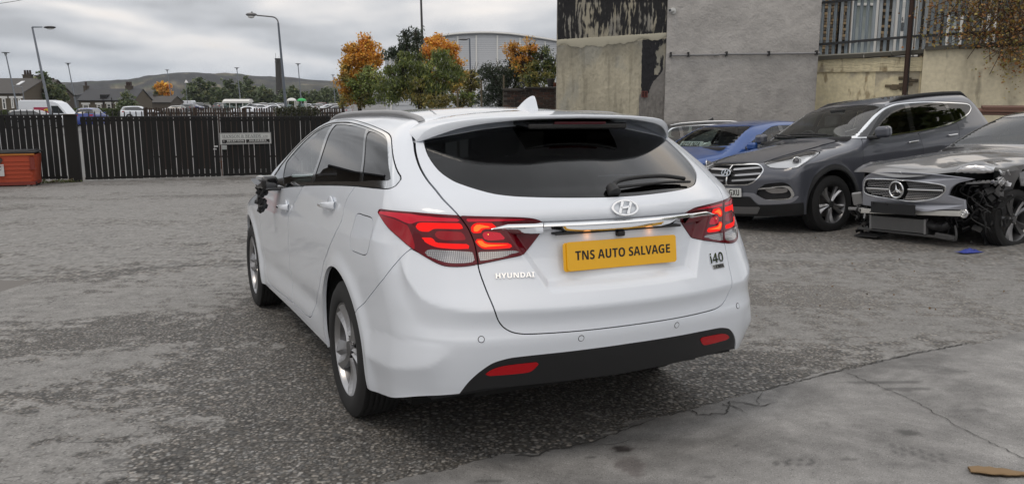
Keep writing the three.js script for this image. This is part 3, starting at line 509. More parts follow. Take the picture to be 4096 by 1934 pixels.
  const pl = plate(tg, M.plateY, 'TNS AUTO SALVAGE', 0.036, 0.452, 0.002, 0.002); pl.position.set(0, 0.848, -1.0105); pl.rotation.set(0, Math.PI, 0); pl.rotateX(-0.1); pl.rotateZ(-0.004);
  // badges
  const stick = (geo, mat, name, x, y, o, sc = 1, tilt = 0) => { let z = -1.3; while (EST(Math.abs(x), y, z) > 0) z += 0.0005; const e = 0.01, n = V3((EST(Math.abs(x) + e, y, z) - EST(Math.abs(x) - e, y, z)) * Math.sign(x || 1), EST(Math.abs(x), y + e, z) - EST(Math.abs(x), y - e, z), EST(Math.abs(x), y, z + e) - EST(Math.abs(x), y, z - e)).normalize(); const m = part(name, geo, mat, tg); const zA = n, xA = V3(0, 1, 0).cross(zA).normalize(), yA = zA.clone().cross(xA); m.quaternion.setFromRotationMatrix(new THREE.Matrix4().makeBasis(xA, yA, zA)); m.rotateZ(tilt); m.position.set(x, y, z).addScaledVector(n, o); return m; };
  stick(ringBadge(0.063, 0.033, 0.005), M.chrome, 'badge', 0, 1.026, 0.002);
  stick(letters('HYUNDAI', 0.02, 0.004, sans, 0.15), M.chrome, 'lettering', 0.47, 0.79, 0.001);
  stick(letters('i40', 0.042, 0.004, sans, 0.1).applyMatrix4(new THREE.Matrix4().makeShear(0, 0, 0.22, 0, 0, 0)), M.chrome, 'lettering', -0.505, 0.783, 0.001);
  const cb = stick(rbox(0.085, 0.02, 0.004, 0.0015), M.satin, 'engine_badge', -0.505, 0.747, 0.002); part('badge_text', letters('CRDi', 0.012, 0.0012, sans, 0.055), M.ink, cb).position.set(0.008, 0, 0.002);
  // cabin
  part('floor', [box(1.5, 0.02, 3.6, 0, 0.3, 1.0), box(1.3, 0.02, 1.2, 0, 0.62, -0.35)], M.cabin, car);
  seats(car, [[0.35, 0.55, [0.42, 0, -0.42]], [1.3, 0.5, [0.38, -0.38]]]);
  part('dashboard', [rbox(1.4, 0.25, 0.5, 0.08, 0, 0.88, 2.1)], M.cabin, car);
  part('underbody', [box(1.5, 0.1, 3.9, 0, 0.24, 1.4), box(0.9, 0.12, 0.5, 0.12, 0.4, -0.55), cyl(0.09, 0.09, 0.5, 0.3, 0.33, -0.7, 20, 0, Math.PI / 2)], M.dark, car);
  // broken door mirror: the stalk and case end, and the torn shell and motor hanging by their cable
  const mi = part('door_mirror', [rbox(0.11, 0.085, 0.13, 0.03, 0.965, 1.03, 1.5, 0, 0.3), rbox(0.1, 0.03, 0.09, 0.012, 0.915, 0.99, 1.52)], M.gloss, car, 'smashed mirror stump with bare black case');
  const sh = []; for (let i = 0; i <= 10; i++) { const t = i / 10, R = []; for (let k = 0; k <= 3; k++) R.push([lerp(1.06, 0.975, t) + 0.006 * k * Math.sin(3 * t), lerp(1.06, 0.985, t ** 1.4) + 0.012 * Math.sin(t * 3.1) - k * 0.008 * Math.sin(Math.PI * Math.min(1, t + 0.1)), 1.45 + 0.015 * k]); sh.push(R); }
  part('mirror_shell', ribbonLoft(sh), M.white, mi);
  const rr = rng(5), lump = (x, y, z, s, n) => { const g = []; for (let i = 0; i < n; i++) g.push(rbox(s * (0.3 + rr() * 0.5), s * (0.3 + rr() * 0.5), s * (0.4 + rr() * 0.5), 0.006, x + (rr() - 0.5) * s, y + (rr() - 0.5) * s * 1.1, z + (rr() - 0.5) * s, rr(), rr(), rr())); return g; };
  part('mirror_motor', lump(0.985, 0.972, 1.56, 0.05, 18), M.trim, mi);
  part('mirror_motor', lump(0.985, 0.88, 1.6, 0.052, 18), M.trim, mi);
  part('mirror_cable', [tube([[0.97, 1.0, 1.5], [1.0, 0.95, 1.52], [0.995, 0.92, 1.55], [1.0, 0.88, 1.57]], 0.006, 20, 6)], M.trim, mi);
  // the two plate lamps glow on the panel below the bar
  for (const x of [0.15, -0.15]) { part('plate_lamp', rbox(0.04, 0.006, 0.014, 0.002, x, 0.9335, -0.976), std(1, 0.8, 0.5, 0.4, { emissive: col(1, 0.62, 0.3), emissiveIntensity: 0.06 }), tg); const l = new THREE.PointLight(0xffa860, 0.0011, 1.0, 2); l.position.set(x, 0.922, -0.99); l.castShadow = true; car.add(l); }
  onYard(car, 0.001589, -4.131888, Math.PI + 26.046964 * Math.PI / 180);
  return car;
}
buildEstate();
// ---------- grey off-roader: its solid (z measured from the front axle) ----------
const SUV = (() => {
  const W0 = table(curve([[0.15, 0.8], [0.25, 0.87], [0.4, 0.915], [0.6, 0.93], [0.8, 0.94], [0.95, 0.938], [1.05, 0.92], [1.12, 0.895], [1.2, 0.86], [1.4, 0.775], [1.52, 0.71], [1.62, 0.63], [1.75, 0.5]]), 0.1, 1.75, 500);
  const Yt = table(curve([[-4.0, 1.25], [-3.85, 1.44], [-3.6, 1.55], [-3.0, 1.625], [-2.3, 1.645], [-1.8, 1.63], [-1.5, 1.585], [-1.35, 1.535], [-0.95, 1.36], [-0.6, 1.2], [-0.45, 1.165], [-0.1, 1.135], [0.3, 1.09], [0.6, 1.035], [0.78, 0.985], [0.88, 0.93], [0.97, 0.84]]), -4, 0.97, 700);
  const Zf = table(curve([[0.15, 0.74], [0.3, 0.83], [0.45, 0.885], [0.6, 0.91], [0.75, 0.915], [0.88, 0.895], [1.0, 0.84], [1.2, 0.6]]), 0.1, 1.2, 200);
  const Zr = table(curve([[0.15, -3.7], [0.6, -3.82], [1.0, -3.8], [1.2, -3.7], [1.5, -3.5], [1.7, -3.35]]), 0.1, 1.7, 200);
  return (a, y, z) => {
    let w = W0(y) - (z < -2.7 ? 0.06 * (z + 2.7) ** 2 : 0) - (z > 0 ? 0.03 * z * z : 0);
    w += 0.012 * ridge(y - 0.93 - 0.02 * z, 0.1, 0.2);
    for (const zc of [0, -2.7]) w += 0.02 * gau(Math.max(0, Math.hypot(z - zc, y - 0.37) - 0.44), 0.05);
    let F = smax((a - w) * 0.94, (y - (Yt(z) - 0.06 * (a / 0.7) ** 2)) * 0.95, 0.1);
    F = smax(F, (Zr(y) + 0.25 * a * a - z) * 0.9, 0.15);
    F = smax(F, (z - (Zf(y) - 0.30 * a * a)) * 0.9, 0.14);
    return F;
  };
})();
const SUV_O = { zA: -3.2, zB: 0.2, y0: 0.2, yS: 1.1, dz: 0.025, nA: 24, nB: 90, dy: 0.018, nE: 40 };
// ---------- wrecked grey coupe: its solid (z from the front axle) ----------
const CPE = (() => {
  const W0 = table(curve([[0.12, 0.78], [0.25, 0.84], [0.5, 0.885], [0.7, 0.9], [0.85, 0.895], [0.93, 0.865], [1.0, 0.82], [1.1, 0.77], [1.3, 0.655], [1.38, 0.58], [1.5, 0.45]]), 0.1, 1.5, 400);
  const Yt = table(curve([[-3.95, 0.9], [-3.7, 0.98], [-3.3, 1.1], [-2.9, 1.28], [-2.5, 1.43], [-2.1, 1.455], [-1.85, 1.435], [-1.6, 1.355], [-1.2, 1.19], [-0.95, 1.075], [-0.8, 1.04], [-0.4, 1.02], [0.1, 0.975], [0.45, 0.92], [0.68, 0.86], [0.8, 0.8], [0.9, 0.7]]), -3.95, 0.9, 600);
  const Zf = table(curve([[0.15, 0.62], [0.3, 0.74], [0.5, 0.80], [0.68, 0.81], [0.8, 0.78], [1.0, 0.6]]), 0.1, 1.0, 200);
  return (a, y, z) => {
    let w = W0(y) - (z < -2.7 ? 0.06 * (z + 2.7) ** 2 : 0) - (z > 0 ? 0.05 * z * z : 0);
    for (const zc of [0, -2.84]) w += 0.02 * gau(Math.max(0, Math.hypot(z - zc, y - 0.33) - 0.37), 0.05);
    let F = smax((a - w) * 0.94, (y - (Yt(z) - 0.05 * (a / 0.7) ** 2)) * 0.95, 0.1);
    F = smax(F, (-3.75 + 0.25 * a * a - z) * 0.9, 0.2);
    return smax(F, (z - (Zf(y) - 0.34 * a * a)) * 0.9, 0.14);
  };
})();
const CPE_O = { zA: -3.2, zB: 0.15, y0: 0.18, yS: 0.95, dz: 0.03, nA: 16, nB: 60, dy: 0.02, nE: 40 };
// ---------- the grey off-roader facing the viewer ----------
function buildOffroader() {
  const car = thing('off_roader', 'dark grey off-roader facing left with chrome grille and a white front number plate', 'car');
  const full = skin(SUV, SUV_O), CT = 1.46, AR = (q) => Math.max(0.43 - Math.hypot(q[6], q[1] - 0.375), 0.43 - Math.hypot(q[6] + 2.7, q[1] - 0.375));
  let body = clip(clip(full, (q) => 0.3 - q[1]), AR);
  const cut = (P, gap = 0.003, side = 0) => { const f = typeof P === 'function' ? P : outl(P, side); const p = clip(body, (q) => f(q) + gap); body = clip(body, (q) => gap - f(q)); return p; };
  const DLO = [[-0.63, 1.148, 1], [-0.877, 1.267], [-1.177, 1.41], [-1.42, 1.5], [-1.677, 1.538], [-2.25, 1.52], [-2.884, 1.455], [-3.16, 1.418], [-3.23, 1.372], [-3.177, 1.309], [-3.058, 1.255], [-2.804, 1.19], [-2.411, 1.145], [-1.938, 1.125], [-1.4, 1.122], [-0.886, 1.127]];
  const dl = polyDist(outline(DLO)), fD = (q) => dl(q[6], q[1]);
  const fWS = (q) => Math.max(Math.abs(q[0]) - (0.735 - 0.3 * (q[1] - 1.2)), 1.195 - q[1] - 0.05 * q[0] * q[0], q[1] - 1.565, -1.5 - q[2]);
  part('cabin_lining', skinGeo(move(clip(clip(clip(full, (q) => Math.max(0.3 - q[1], AR(q))), not(fD)), not(fWS)), -0.035)), M.cabin, car);
  part('windscreen', skinGeo(move(cut(fWS, 0.002), -0.003)), M.glass, car);
  const dlo = cut(fD, 0.003);
  const panes = [['front_window', M.privacyLight, [[-0.78, 1.145, 1], [-1.1, 1.33], [-1.32, 1.44], [-1.52, 1.495], [-1.79, 1.515, 1], [-1.66, 1.14, 1]]], ['rear_window', M.privacy, [[-1.9, 1.517, 1], [-2.3, 1.497], [-2.62, 1.462, 1], [-2.64, 1.185, 1], [-2.35, 1.158], [-1.76, 1.14, 1]]], ['quarter_window', M.privacy, [[-2.69, 1.455, 1], [-2.95, 1.425], [-3.14, 1.397], [-3.19, 1.37], [-3.15, 1.318], [-3.02, 1.265], [-2.7, 1.196, 1]]]];
  const GR = [[0.885, 0.955, 1], [0.95, 0.978], [1.15, 0.985], [CT, 0.988, 1], [CT, 0.712, 1], [1.2, 0.712], [1.075, 0.718], [0.99, 0.75], [0.9, 0.83], [0.855, 0.9]];
  const fGR = outl(GR), grille = cut(GR, 0.001);
  const HL = [[0.85, 0.985], [0.701, 1.008], [0.476, 1.03], [0.144, 1.06], [0.02, 1.062], [0.03, 1.046], [0.283, 0.982], [0.451, 0.925], [0.518, 0.896], [0.697, 0.905], [0.774, 0.919], [0.826, 0.95]], lamp = cut(HL, 0.002);
  const FG = [[0.945, 0.66], [0.9, 0.69], [0.853, 0.72], [0.75, 0.732], [0.66, 0.73], [0.61, 0.69], [0.578, 0.61], [0.57, 0.56], [0.61, 0.518], [0.76, 0.516], [0.9, 0.522], [0.97, 0.575]], fog = cut(FG, 0.001);
  const CL = [[0.45, 0.2, 1], [0.47, 0.46, 1], [0.96, 0.455], [1.03, 0.52], [1.07, 0.556], [1.25, 0.563], [CT, 0.565, 1], [CT, 0.2, 1]], clad = cut(CL, 0.001);
  // black cladding round the wheel arches
  const arch = cut((q) => Math.min(Math.hypot(q[6], q[1] - 0.375), Math.hypot(q[6] + 2.7, q[1] - 0.375)) - 0.5 + Math.max(0, q[6] - 0.32) * 0.5, 0.0);
  const sill = cut((q) => Math.max(q[1] - 0.43, q[6] - 0, -2.7 - q[6]), 0.001);
  const HOOD = [[0.87, 0.985, 1], [0.7, 1.014], [0.476, 1.04], [0.1, 1.072], [-0.2, 1.1], [-0.5, 1.128], [-0.58, 1.16, 1], [-0.6, 1.3, 1], [2, 1.3, 1], [2, 0.99, 1], [1.15, 0.992], [0.95, 0.988]];
  const hood = cut((q) => Math.max(outl(HOOD)(q), -0.62 - q[2], q[1] - 1.21), 0.003);
  for (const s of [1, -1]) {
    const side = (m) => clip(m, (q) => (q[7] * s > 0 ? -1 : 1));
    let fr = side(dlo);
    part('window_trim', skinGeo(clip(fr, (q) => -fD(q) - 0.018), 0.008), M.chrome, car); fr = clip(fr, (q) => fD(q) + 0.018);
    for (const [n, mt, P] of panes) { const f = outl(P); part(n, skinGeo(move(clip(fr, (q) => f(q)), -0.005)), mt, car); fr = clip(fr, (q) => -f(q)); }
    part('window_frame', skinGeo(move(fr, -0.003)), M.gloss, car);
    const FDP = [[-0.7, 1.133, 1], [-0.64, 1.06], [-0.587, 0.93], [-0.6, 0.6], [-0.68, 0.43, 1], [-1.75, 0.43, 1], [-1.83, 0.8], [-1.8, 1.1, 1]], RDP = [[-1.8, 1.1, 1], [-1.83, 0.8], [-1.75, 0.43, 1], [-2.1, 0.44], [-2.3, 0.7], [-2.65, 0.95], [-2.72, 1.17, 1], [-2.4, 1.13], [-1.9, 1.115]];
    const fd = clip(body, (q) => (q[7] * s > 0 ? outl(FDP)(q) + 0.0025 : 1)); { const f = outl(FDP); body = clip(body, (q) => (q[7] * s > 0 ? 0.0025 - f(q) : -1)); }
    const rd = clip(body, (q) => (q[7] * s > 0 ? outl(RDP)(q) + 0.0025 : 1)); { const f = outl(RDP); body = clip(body, (q) => (q[7] * s > 0 ? 0.0025 - f(q) : -1)); }
    const dr = part('front_door', skinGeo(fd, 0.015), M.greyMetal, car), d2 = part('rear_door', skinGeo(rd, 0.015), M.greyMetal, car);
    part('door_handle', rbox(0.03, 0.025, 0.2, 0.01, s * 0.955, 1.0, -1.62), M.chrome, dr);
    part('door_handle', rbox(0.03, 0.025, 0.2, 0.01, s * 0.95, 1.01, -2.5), M.chrome, d2);
    let hl = side(lamp);
    const h = part('headlamp', skinGeo(move(hl, -0.03)), std(0.55, 0.56, 0.58, 0.4, { metalness: 0.1 }), car);
    part('lamp_glass', skinGeo(hl, 0.01), M.clear, h); { const f = outl(HL); part('lamp_bezel', skinGeo(move(clip(hl, (q) => -f(q) - 0.012), -0.006), 0.03), M.gloss, h); }
    const ridgeP = [[0.79, 0.958], [0.742, 0.928], [0.69, 0.92], [0.58, 0.922], [0.53, 0.928], [0.47, 0.96], [0.4, 0.985], [0.22, 1.035], [0.235, 1.015], [0.44, 0.95], [0.52, 0.908], [0.69, 0.908], [0.77, 0.924]];
    part('light_strip', skinGeo(move(clip(hl, (q) => outl(ridgeP)(q)), -0.022)), M.drl, h);
    { let x = 0.9, y = 0.972, z = 0.49; while (SUV(x, y, z) > 0) x -= 0.002; const g = new THREE.SphereGeometry(0.042, 20, 14).translate(s * (x - 0.04), y, z - 0.012), t = new THREE.TorusGeometry(0.05, 0.008, 8, 28); t.rotateY(s * 0.9).translate(s * (x - 0.022), y, z + 0.0); part('projector', g, M.clearDark, h); part('projector_ring', t, M.chrome, h); }
    let fo = side(fog); const f0 = part('fog_lamp_recess', skinGeo(move(fo, -0.05)), M.gloss, car);
    const fo_ = polyDist(outline(FG));
    const band = polyDist(outline([[0.95, 0.672], [0.667, 0.69], [0.61, 0.675], [0.575, 0.6], [0.567, 0.555], [0.6, 0.51], [0.9, 0.512], [0.9, 0.526], [0.63, 0.532], [0.6, 0.565], [0.61, 0.615], [0.64, 0.66], [0.68, 0.672], [0.945, 0.655]]));
    part('fog_trim', skinGeo(move(clip(fo, (q) => band(q[6], q[1])), 0.004), 0.015), M.chrome, f0);
    part('fog_lamp', skinGeo(move(clip(fo, outl([[0.865, 0.65], [0.643, 0.655], [0.636, 0.614], [0.696, 0.597], [0.798, 0.602]])), -0.02), 0.02), M.ribbed, f0);
    for (const e of [1, -1]) part('wheel_arch_trim', skinGeo(clip(side(arch), (q) => ((q[6] + 1.35) * e > 0 ? -1 : 1)), 0.02), M.trimMatt, car);
    part('sill_trim', skinGeo(side(sill), 0.02), M.trimMatt, car);
    for (const z of [0, -2.7]) part('arch_liner', new THREE.CylinderGeometry(0.45, 0.45, 0.45, 32, 1, true, -0.05 * Math.PI, 1.1 * Math.PI).rotateZ(Math.PI / 2).translate(s * 0.68, 0.37, z), M.dark, car);
    wheel(car, s * 0.81, 0.365, 0, { R: 0.369, w: 0.235, rr: 0.245, spokes: 5, style: 'twin', spin: 0.2, rimMat: M.alloyDark, spokeMat: M.alloy, steer: s > 0 ? 0.0 : 0.0 });
    wheel(car, s * 0.81, 0.365, -2.7, { R: 0.369, w: 0.235, rr: 0.245, spokes: 5, style: 'twin', rimMat: M.alloyDark });
    // mirror
    const mir = part('door_mirror', [rbox(0.2, 0.15, 0.13, 0.05, s * 1.06, 1.2, -0.86, 0, s * 0.2)], M.greyMetal, car);
    part('mirror_foot', [rbox(0.16, 0.05, 0.1, 0.02, s * 0.93, 1.135, -0.83)], M.trim, mir);
    const rail = []; for (let i = 0; i <= 24; i++) { const t = i / 24, z = lerp(-1.62, -3.45, t), e = Math.min(1, Math.min(t, 1 - t) * 8); let y = 1.75; while (SUV(0.6, y, z) > 0) y -= 0.002; rail.push([[0.025, -0.01], [0.02, 0.03 * e + 0.012 * e], [-0.015, 0.045 * e], [-0.025, -0.01]].map(([dx, dy]) => [s * (0.6 + dx), y + dy, z])); }
    part('roof_rail', ribbonLoft(rail, true), M.trim, car);
  }
  part('bonnet', skinGeo(hood, 0.015), M.greyMetal, car);
  part('body', skinGeo(body, 0.015), M.greyMetal, car);
  { // grille: black back, bright surround and four chrome bars broken at the badge
    const gm = part('grille', skinGeo(move(grille, -0.06)), M.dark, car);
    part('grille_surround', skinGeo(move(clip(grille, (q) => -fGR(q) - 0.016), 0.003), 0.02), M.chrome, gm);
    for (const yb of [0.925, 0.847, 0.776]) for (const s of [1, -1]) {
      const bd = (q) => (q[7] * s > 0 ? Math.max(Math.abs(q[1] - yb - (CT - q[6]) * 0.03) - 0.0125, fGR(q) + 0.02, q[6] - 1.4 + Math.abs(yb - 0.885) * 0.3) : 1);
      part('grille_bar', skinGeo(move(clip(grille, bd), -0.012), 0.03), M.satinMid, gm);
    }
    for (const yb of [0.962, 0.887, 0.812, 0.742]) part('grille_slat', skinGeo(move(clip(grille, (q) => Math.max(Math.abs(q[1] - yb) - 0.006, fGR(q) + 0.02)), -0.035), 0.015), M.trim, gm);
    const b = part('badge', ringBadge(0.083, 0.046, 0.008), M.chrome, gm); b.position.set(0, 0.885, 0.905); b.rotation.x = -0.15;
    part('badge_back', new THREE.CylinderGeometry(1, 1, 0.02, 32).rotateX(Math.PI / 2).scale(0.09, 0.052, 1), M.gloss, b).position.z = -0.02;
    const pl = plate(car, M.plateW, 'EA66 GXU', 0.079, 0.43, 0.012, 0); pl.position.set(0, 0.625, 0.918); pl.rotation.x = -0.03;
    part('plate_band', box(0.035, 0.1, 0.001, -0.24, 0, 0.0054), std(0.01, 0.06, 0.3, 0.4), pl);
    const cl = part('lower_bumper', skinGeo(clad, 0.02), M.trimMatt, car);
    const sk = [[1.3, 0.614], [1.014, 0.612], [0.95, 0.575], [0.87, 0.528], [0.64, 0.512], [0.53, 0.55], [0.556, 0.505], [0.612, 0.472], [0.94, 0.466], [1.0, 0.51], [1.058, 0.57], [1.3, 0.574]];
    for (const s of [1, -1]) part('bumper_blade', skinGeo(move(clip(clip(full, (q) => (q[7] * s > 0 ? -1 : 1)), outl(sk)), 0.008), 0.02), M.silverBlue, car);
    part('skid_plate', skinGeo(move(clip(clad, (q) => Math.max(Math.abs(q[1] - 0.385) - 0.045, 0.93 - q[6] + (0.43 - q[1]) * 0.6)), 0.012), 0.015), M.satinDark, cl);
  }
  // two wipers, a sticker, cabin
  for (const [x0, x1] of [[0.35, -0.35], [-0.25, -0.72]]) { const on = (x, y, o) => { let z = 0.5; while (SUV(Math.abs(x), y, z) > 0) z -= 0.002; return V3(x, y + o, z + o * 0.6); }; part('wiper', [tube([on(x0, 1.2, 0.02), on((x0 + x1) / 2, 1.222, 0.022), on(x1, 1.235, 0.018)], 0.012, 20, 6), tube([on(x0 + 0.1, 1.195, 0.012), on((x0 + x1) / 2, 1.205, 0.012), on(x1 - 0.05, 1.22, 0.012)], 0.009, 20, 6)], M.trim, car); }
  part('floor', [box(1.6, 0.02, 3.4, 0, 0.35, -1.7)], M.cabin, car);
  seats(car, [[-1.5, 0.62, [0.4, -0.4]], [-2.45, 0.66, [0.45, 0, -0.45]]], M.seatTan);
  part('dashboard', [rbox(1.5, 0.3, 0.45, 0.08, 0, 1.03, -0.75)], M.cabin, car);
  part('steering_wheel', new THREE.TorusGeometry(0.18, 0.016, 8, 32).rotateX(-0.5).translate(-0.4, 1.1, -1.05), M.trim, car);
  part('rear_view_mirror', rbox(0.24, 0.07, 0.04, 0.015, 0, 1.5, -1.3), M.trim, car);
  part('underbody', [box(1.5, 0.12, 3.9, 0, 0.33, -1.4)], M.dark, car);
  onYard(car, 3.714, -11.183, -60.88 * Math.PI / 180, 4.88 * Math.PI / 180, 2.91 * Math.PI / 180, -0.045 - rise(3.714, -11.183));
}
M.privacyLight = phys(0.09, 0.1, 0.1, 0, { transmission: 1, thickness: 0, ior: 1.52 });
M.satinMid = std(0.42, 0.42, 0.43, 0.3, { metalness: 0.9 }); M.stud = std(0.75, 0.75, 0.76, 0.35, { metalness: 0.6 }); M.clear = phys(0.96, 0.97, 0.98, 0, { transmission: 1, thickness: 0, ior: 1.5 }); M.clearDark = phys(0.05, 0.05, 0.06, 0.02, { clearcoat: 1 });
M.drl = std(0.85, 0.86, 0.88, 0.25); M.silverBlue = phys(0.3, 0.31, 0.35, 0.35, { metalness: 0.5, clearcoat: 1 }); M.satinDark = std(0.22, 0.22, 0.225, 0.4, { metalness: 0.6 }); M.seatTan = std(0.12, 0.11, 0.095, 0.8);
buildOffroader();

// ---------- the wrecked grey coupe beside it ----------
function buildWreck() {
  const car = thing('wrecked_coupe', 'grey coupe with its front smashed open, headlamp gone and bonnet buckled', 'car');
  const full = skin(CPE, CPE_O), AR = (q) => Math.max(0.36 - Math.hypot(q[6], q[1] - 0.32), 0.36 - Math.hypot(q[6] + 2.84, q[1] - 0.32));
  let body = clip(clip(full, (q) => 0.22 - q[1]), AR);
  const cut = (f, gap = 0.003) => { const p = clip(body, (q) => f(q) + gap); body = clip(body, (q) => gap - f(q)); return p; };
  const fWS = (q) => Math.max(Math.abs(q[0]) - (0.70 - 0.4 * (q[1] - 1.05)), 1.075 - q[1] - 0.06 * q[0] * q[0], q[1] - 1.375, -1.8 - q[2]);
  const DL = polyDist(outline([[-0.95, 1.0, 1], [-1.5, 1.2], [-1.9, 1.32], [-2.4, 1.34], [-2.85, 1.24], [-3.15, 1.08], [-2.6, 0.99], [-1.8, 0.975]])), fD = (q) => DL(q[6], q[1]);
  part('cabin_lining', skinGeo(move(clip(clip(clip(full, (q) => Math.max(0.22 - q[1], AR(q), q[2] + 0.75)), not(fD)), not(fWS)), -0.03)), M.cabin, car);
  part('windscreen', skinGeo(move(cut(fWS, 0.002), -0.003)), M.glass, car);
  const roofP = cut((q) => Math.max(1.385 - q[1], -2.9 - q[2]), 0); part('roof', skinGeo(roofP), M.blackPaint, car);
  const dlo = cut(fD, 0.003); part('side_window', skinGeo(move(clip(dlo, (q) => (q[7] > 0 ? -1 : 1)), -0.004)), M.privacy, car); part('side_window', skinGeo(move(clip(dlo, (q) => (q[7] < 0 ? -1 : 1)), -0.004)), M.privacy, car);
  // bonnet, buckled along its left edge and lifted at the front
  const fH = (q) => Math.max(-0.86 - q[2], 0.79 - q[1] + (q[2] < 0 ? 0.0 - q[2] * 0.14 : 0) + Math.abs(q[0]) * 0.03, q[1] - 1.07);
  const hood = cut(fH, 0.002);
  const lift = (q) => { const x = q[0], z = q[2], f = sstep(-0.8, 0.6, z); let d = 0.03 * f + 0.018 * f * Math.sin(x * 6 + 1) * Math.cos(z * 5); d += 0.05 * gau(x - 0.72, 0.13) * gau(z - 0.38, 0.12) - 0.04 * gau(x - 0.45, 0.14) * gau(z - 0.2, 0.3) + 0.03 * gau(x + 0.75, 0.08) * gau(z - 0.3, 0.15); const c = 0.012 * (Math.abs(((x * 2.3 + z * 3.1) % 1 + 1) % 1 - 0.5)) * gau(x - 0.7, 0.2) * 4 * f; return d + c; };
  const hv = hood.v.map((q) => [q[0] * (1 + 0.015 * sstep(0, 0.6, q[2])), q[1] + lift(q), q[2] + 0.03 * sstep(0.2, 0.6, q[2]), ...q.slice(3)]);
  const hg = skinGeo({ v: hv, f: hood.f }); hg.computeVertexNormals(); part('bonnet', hg, M.mercGrey, car, 'buckled bonnet torn along its edge');
  const rr = rng(77);
  // torn metal lip at the bonnet's left corner
  { const s = []; for (let i = 0; i <= 12; i++) { const t = i / 12, x = lerp(0.62, 0.92, t), z = lerp(0.6, 0.42, t); s.push([[x, 0.845 + 0.02 * rr(), z], [x + 0.01, 0.875 + 0.05 * Math.sin(t * Math.PI) + 0.012 * rr(), z + 0.02], [x - 0.02, 0.9 + 0.03 * Math.sin(t * Math.PI) + 0.01 * rr(), z - 0.05]]); } part('torn_edge', ribbonLoft(s).toNonIndexed(), M.satin, car); }
  // nose: everything ahead of the wheels below the bonnet is gone but for these pieces
  body = clip(body, (q) => Math.max(q[2] - 0.36 + (q[0] > 0 ? 0.38 : 0.1), -9));
  part('body', skinGeo(body, 0.012), M.mercGrey, car);
  const cover = (pts, z, depth, curv = 0.3) => { const s = new THREE.Shape(); outline(pts).forEach(([x, y], i) => (i ? s.lineTo(x, y) : s.moveTo(x, y))); const g = new THREE.ExtrudeGeometry(s, { depth, bevelEnabled: true, bevelSize: 0.006, bevelThickness: 0.006, bevelSegments: 2, curveSegments: 4 }); const p = g.attributes.position; for (let i = 0; i < p.count; i++) p.setZ(i, p.getZ(i) + z - curv * p.getX(i) ** 2); g.computeVertexNormals(); return g; };
  const ring = (out, inn, z, depth, curv) => { const s = new THREE.Shape(); out.forEach(([x, y], i) => (i ? s.lineTo(x, y) : s.moveTo(x, y))); const h = new THREE.Path(); inn.slice().reverse().forEach(([x, y], i) => (i ? h.lineTo(x, y) : h.moveTo(x, y))); s.holes.push(h); let g = new THREE.ExtrudeGeometry(s, { depth, bevelEnabled: true, bevelSize: 0.005, bevelThickness: 0.005, bevelSegments: 2 }); const p = g.attributes.position; for (let i = 0; i < p.count; i++) p.setZ(i, p.getZ(i) + z - curv * p.getX(i) ** 2); g.computeVertexNormals(); return g; };
  const GRO = [[-0.49, 0.673], [-0.478, 0.745], [-0.42, 0.775], [-0.2, 0.785], [-0.02, 0.782], [0.266, 0.768], [0.47, 0.748], [0.575, 0.722], [0.578, 0.67], [0.505, 0.6], [0.36, 0.558], [0.18, 0.54], [-0.046, 0.552], [-0.36, 0.58], [-0.475, 0.61]];
  const NOSE = [[-0.5, 0.56, 1], [-0.5, 0.74], [-0.45, 0.8], [-0.33, 0.845], [-0.1, 0.86], [0.2, 0.858], [0.5, 0.84], [0.86, 0.8, 1], [0.7, 0.757], [0.63, 0.7], [0.6, 0.625, 1], [0.77, 0.578, 1], [0.78, 0.485, 1], [0.5, 0.47], [0.42, 0.45], [0.3, 0.445], [-0.2, 0.46], [-0.5, 0.47, 1]];
  const nose = part('nose_panel', ring(outline(NOSE, 4), outline(GRO, 4), 0.715, 0.02, 0.12), M.silverBlue, car);
  const gr = part('grille', cover(GRO.map(([x, y]) => [x, y]), 0.665, 0.01, 0.12), M.dark, car);
  { const pd = polyDist(outline(GRO)), pins = []; // bright studs of the grille, each a small faceted block
    for (let r = 0; r < 13; r++) for (let c = 0; c < 50; c++) { const y = 0.545 + r * 0.0185, x = -0.5 + c * 0.0225 + (r % 2) * 0.011; if (pd(x, y) < -0.014 && Math.abs(y - 0.668 - 0.01 * x) > 0.017 && Math.hypot(x - 0.005, y - 0.67) > 0.11) pins.push(new THREE.OctahedronGeometry(0.0085).scale(1.15, 0.8, 0.9).translate(x, y, 0.692 - 0.12 * x * x)); }
    const p = part('grille_studs', pins, M.stud, gr); p.userData.kind = 'stuff'; }
  for (const s of [1, -1]) part('grille_bar', rbox(s > 0 ? 0.42 : 0.36, 0.024, 0.02, 0.008, s > 0 ? 0.335 : -0.285, 0.668 + s * 0.004, 0.705, 0, s * 0.07), M.chrome, gr);
  part('grille_rim', ring(outline(GRO, 4), outline(GRO.map(([x, y]) => [x * 0.985, 0.668 + (y - 0.668) * 0.94]), 4), 0.725, 0.012, 0.12), M.chrome, gr);
  { const st = part('star_ring', new THREE.TorusGeometry(0.09, 0.011, 12, 48).translate(0.005, 0.668, 0.755), M.chrome, gr); const arms = []; for (let k = 0; k < 3; k++) { const a = Math.PI / 2 + k * 2 * Math.PI / 3, g = new THREE.ConeGeometry(0.022, 0.09, 4).scale(1, 1, 0.45).translate(0, 0.045, 0); g.rotateZ(a - Math.PI / 2).translate(0.005, 0.668, 0.755); arms.push(g); } part('star_arms', arms, M.chrome, st); part('star_back', new THREE.CylinderGeometry(0.088, 0.088, 0.012, 40).rotateX(Math.PI / 2).translate(0.005, 0.668, 0.738), M.gloss, st); }
  part('bonnet_emblem', [new THREE.TorusGeometry(0.024, 0.004, 8, 28).translate(0.03, 0.845, 0.733)], M.chrome, nose);
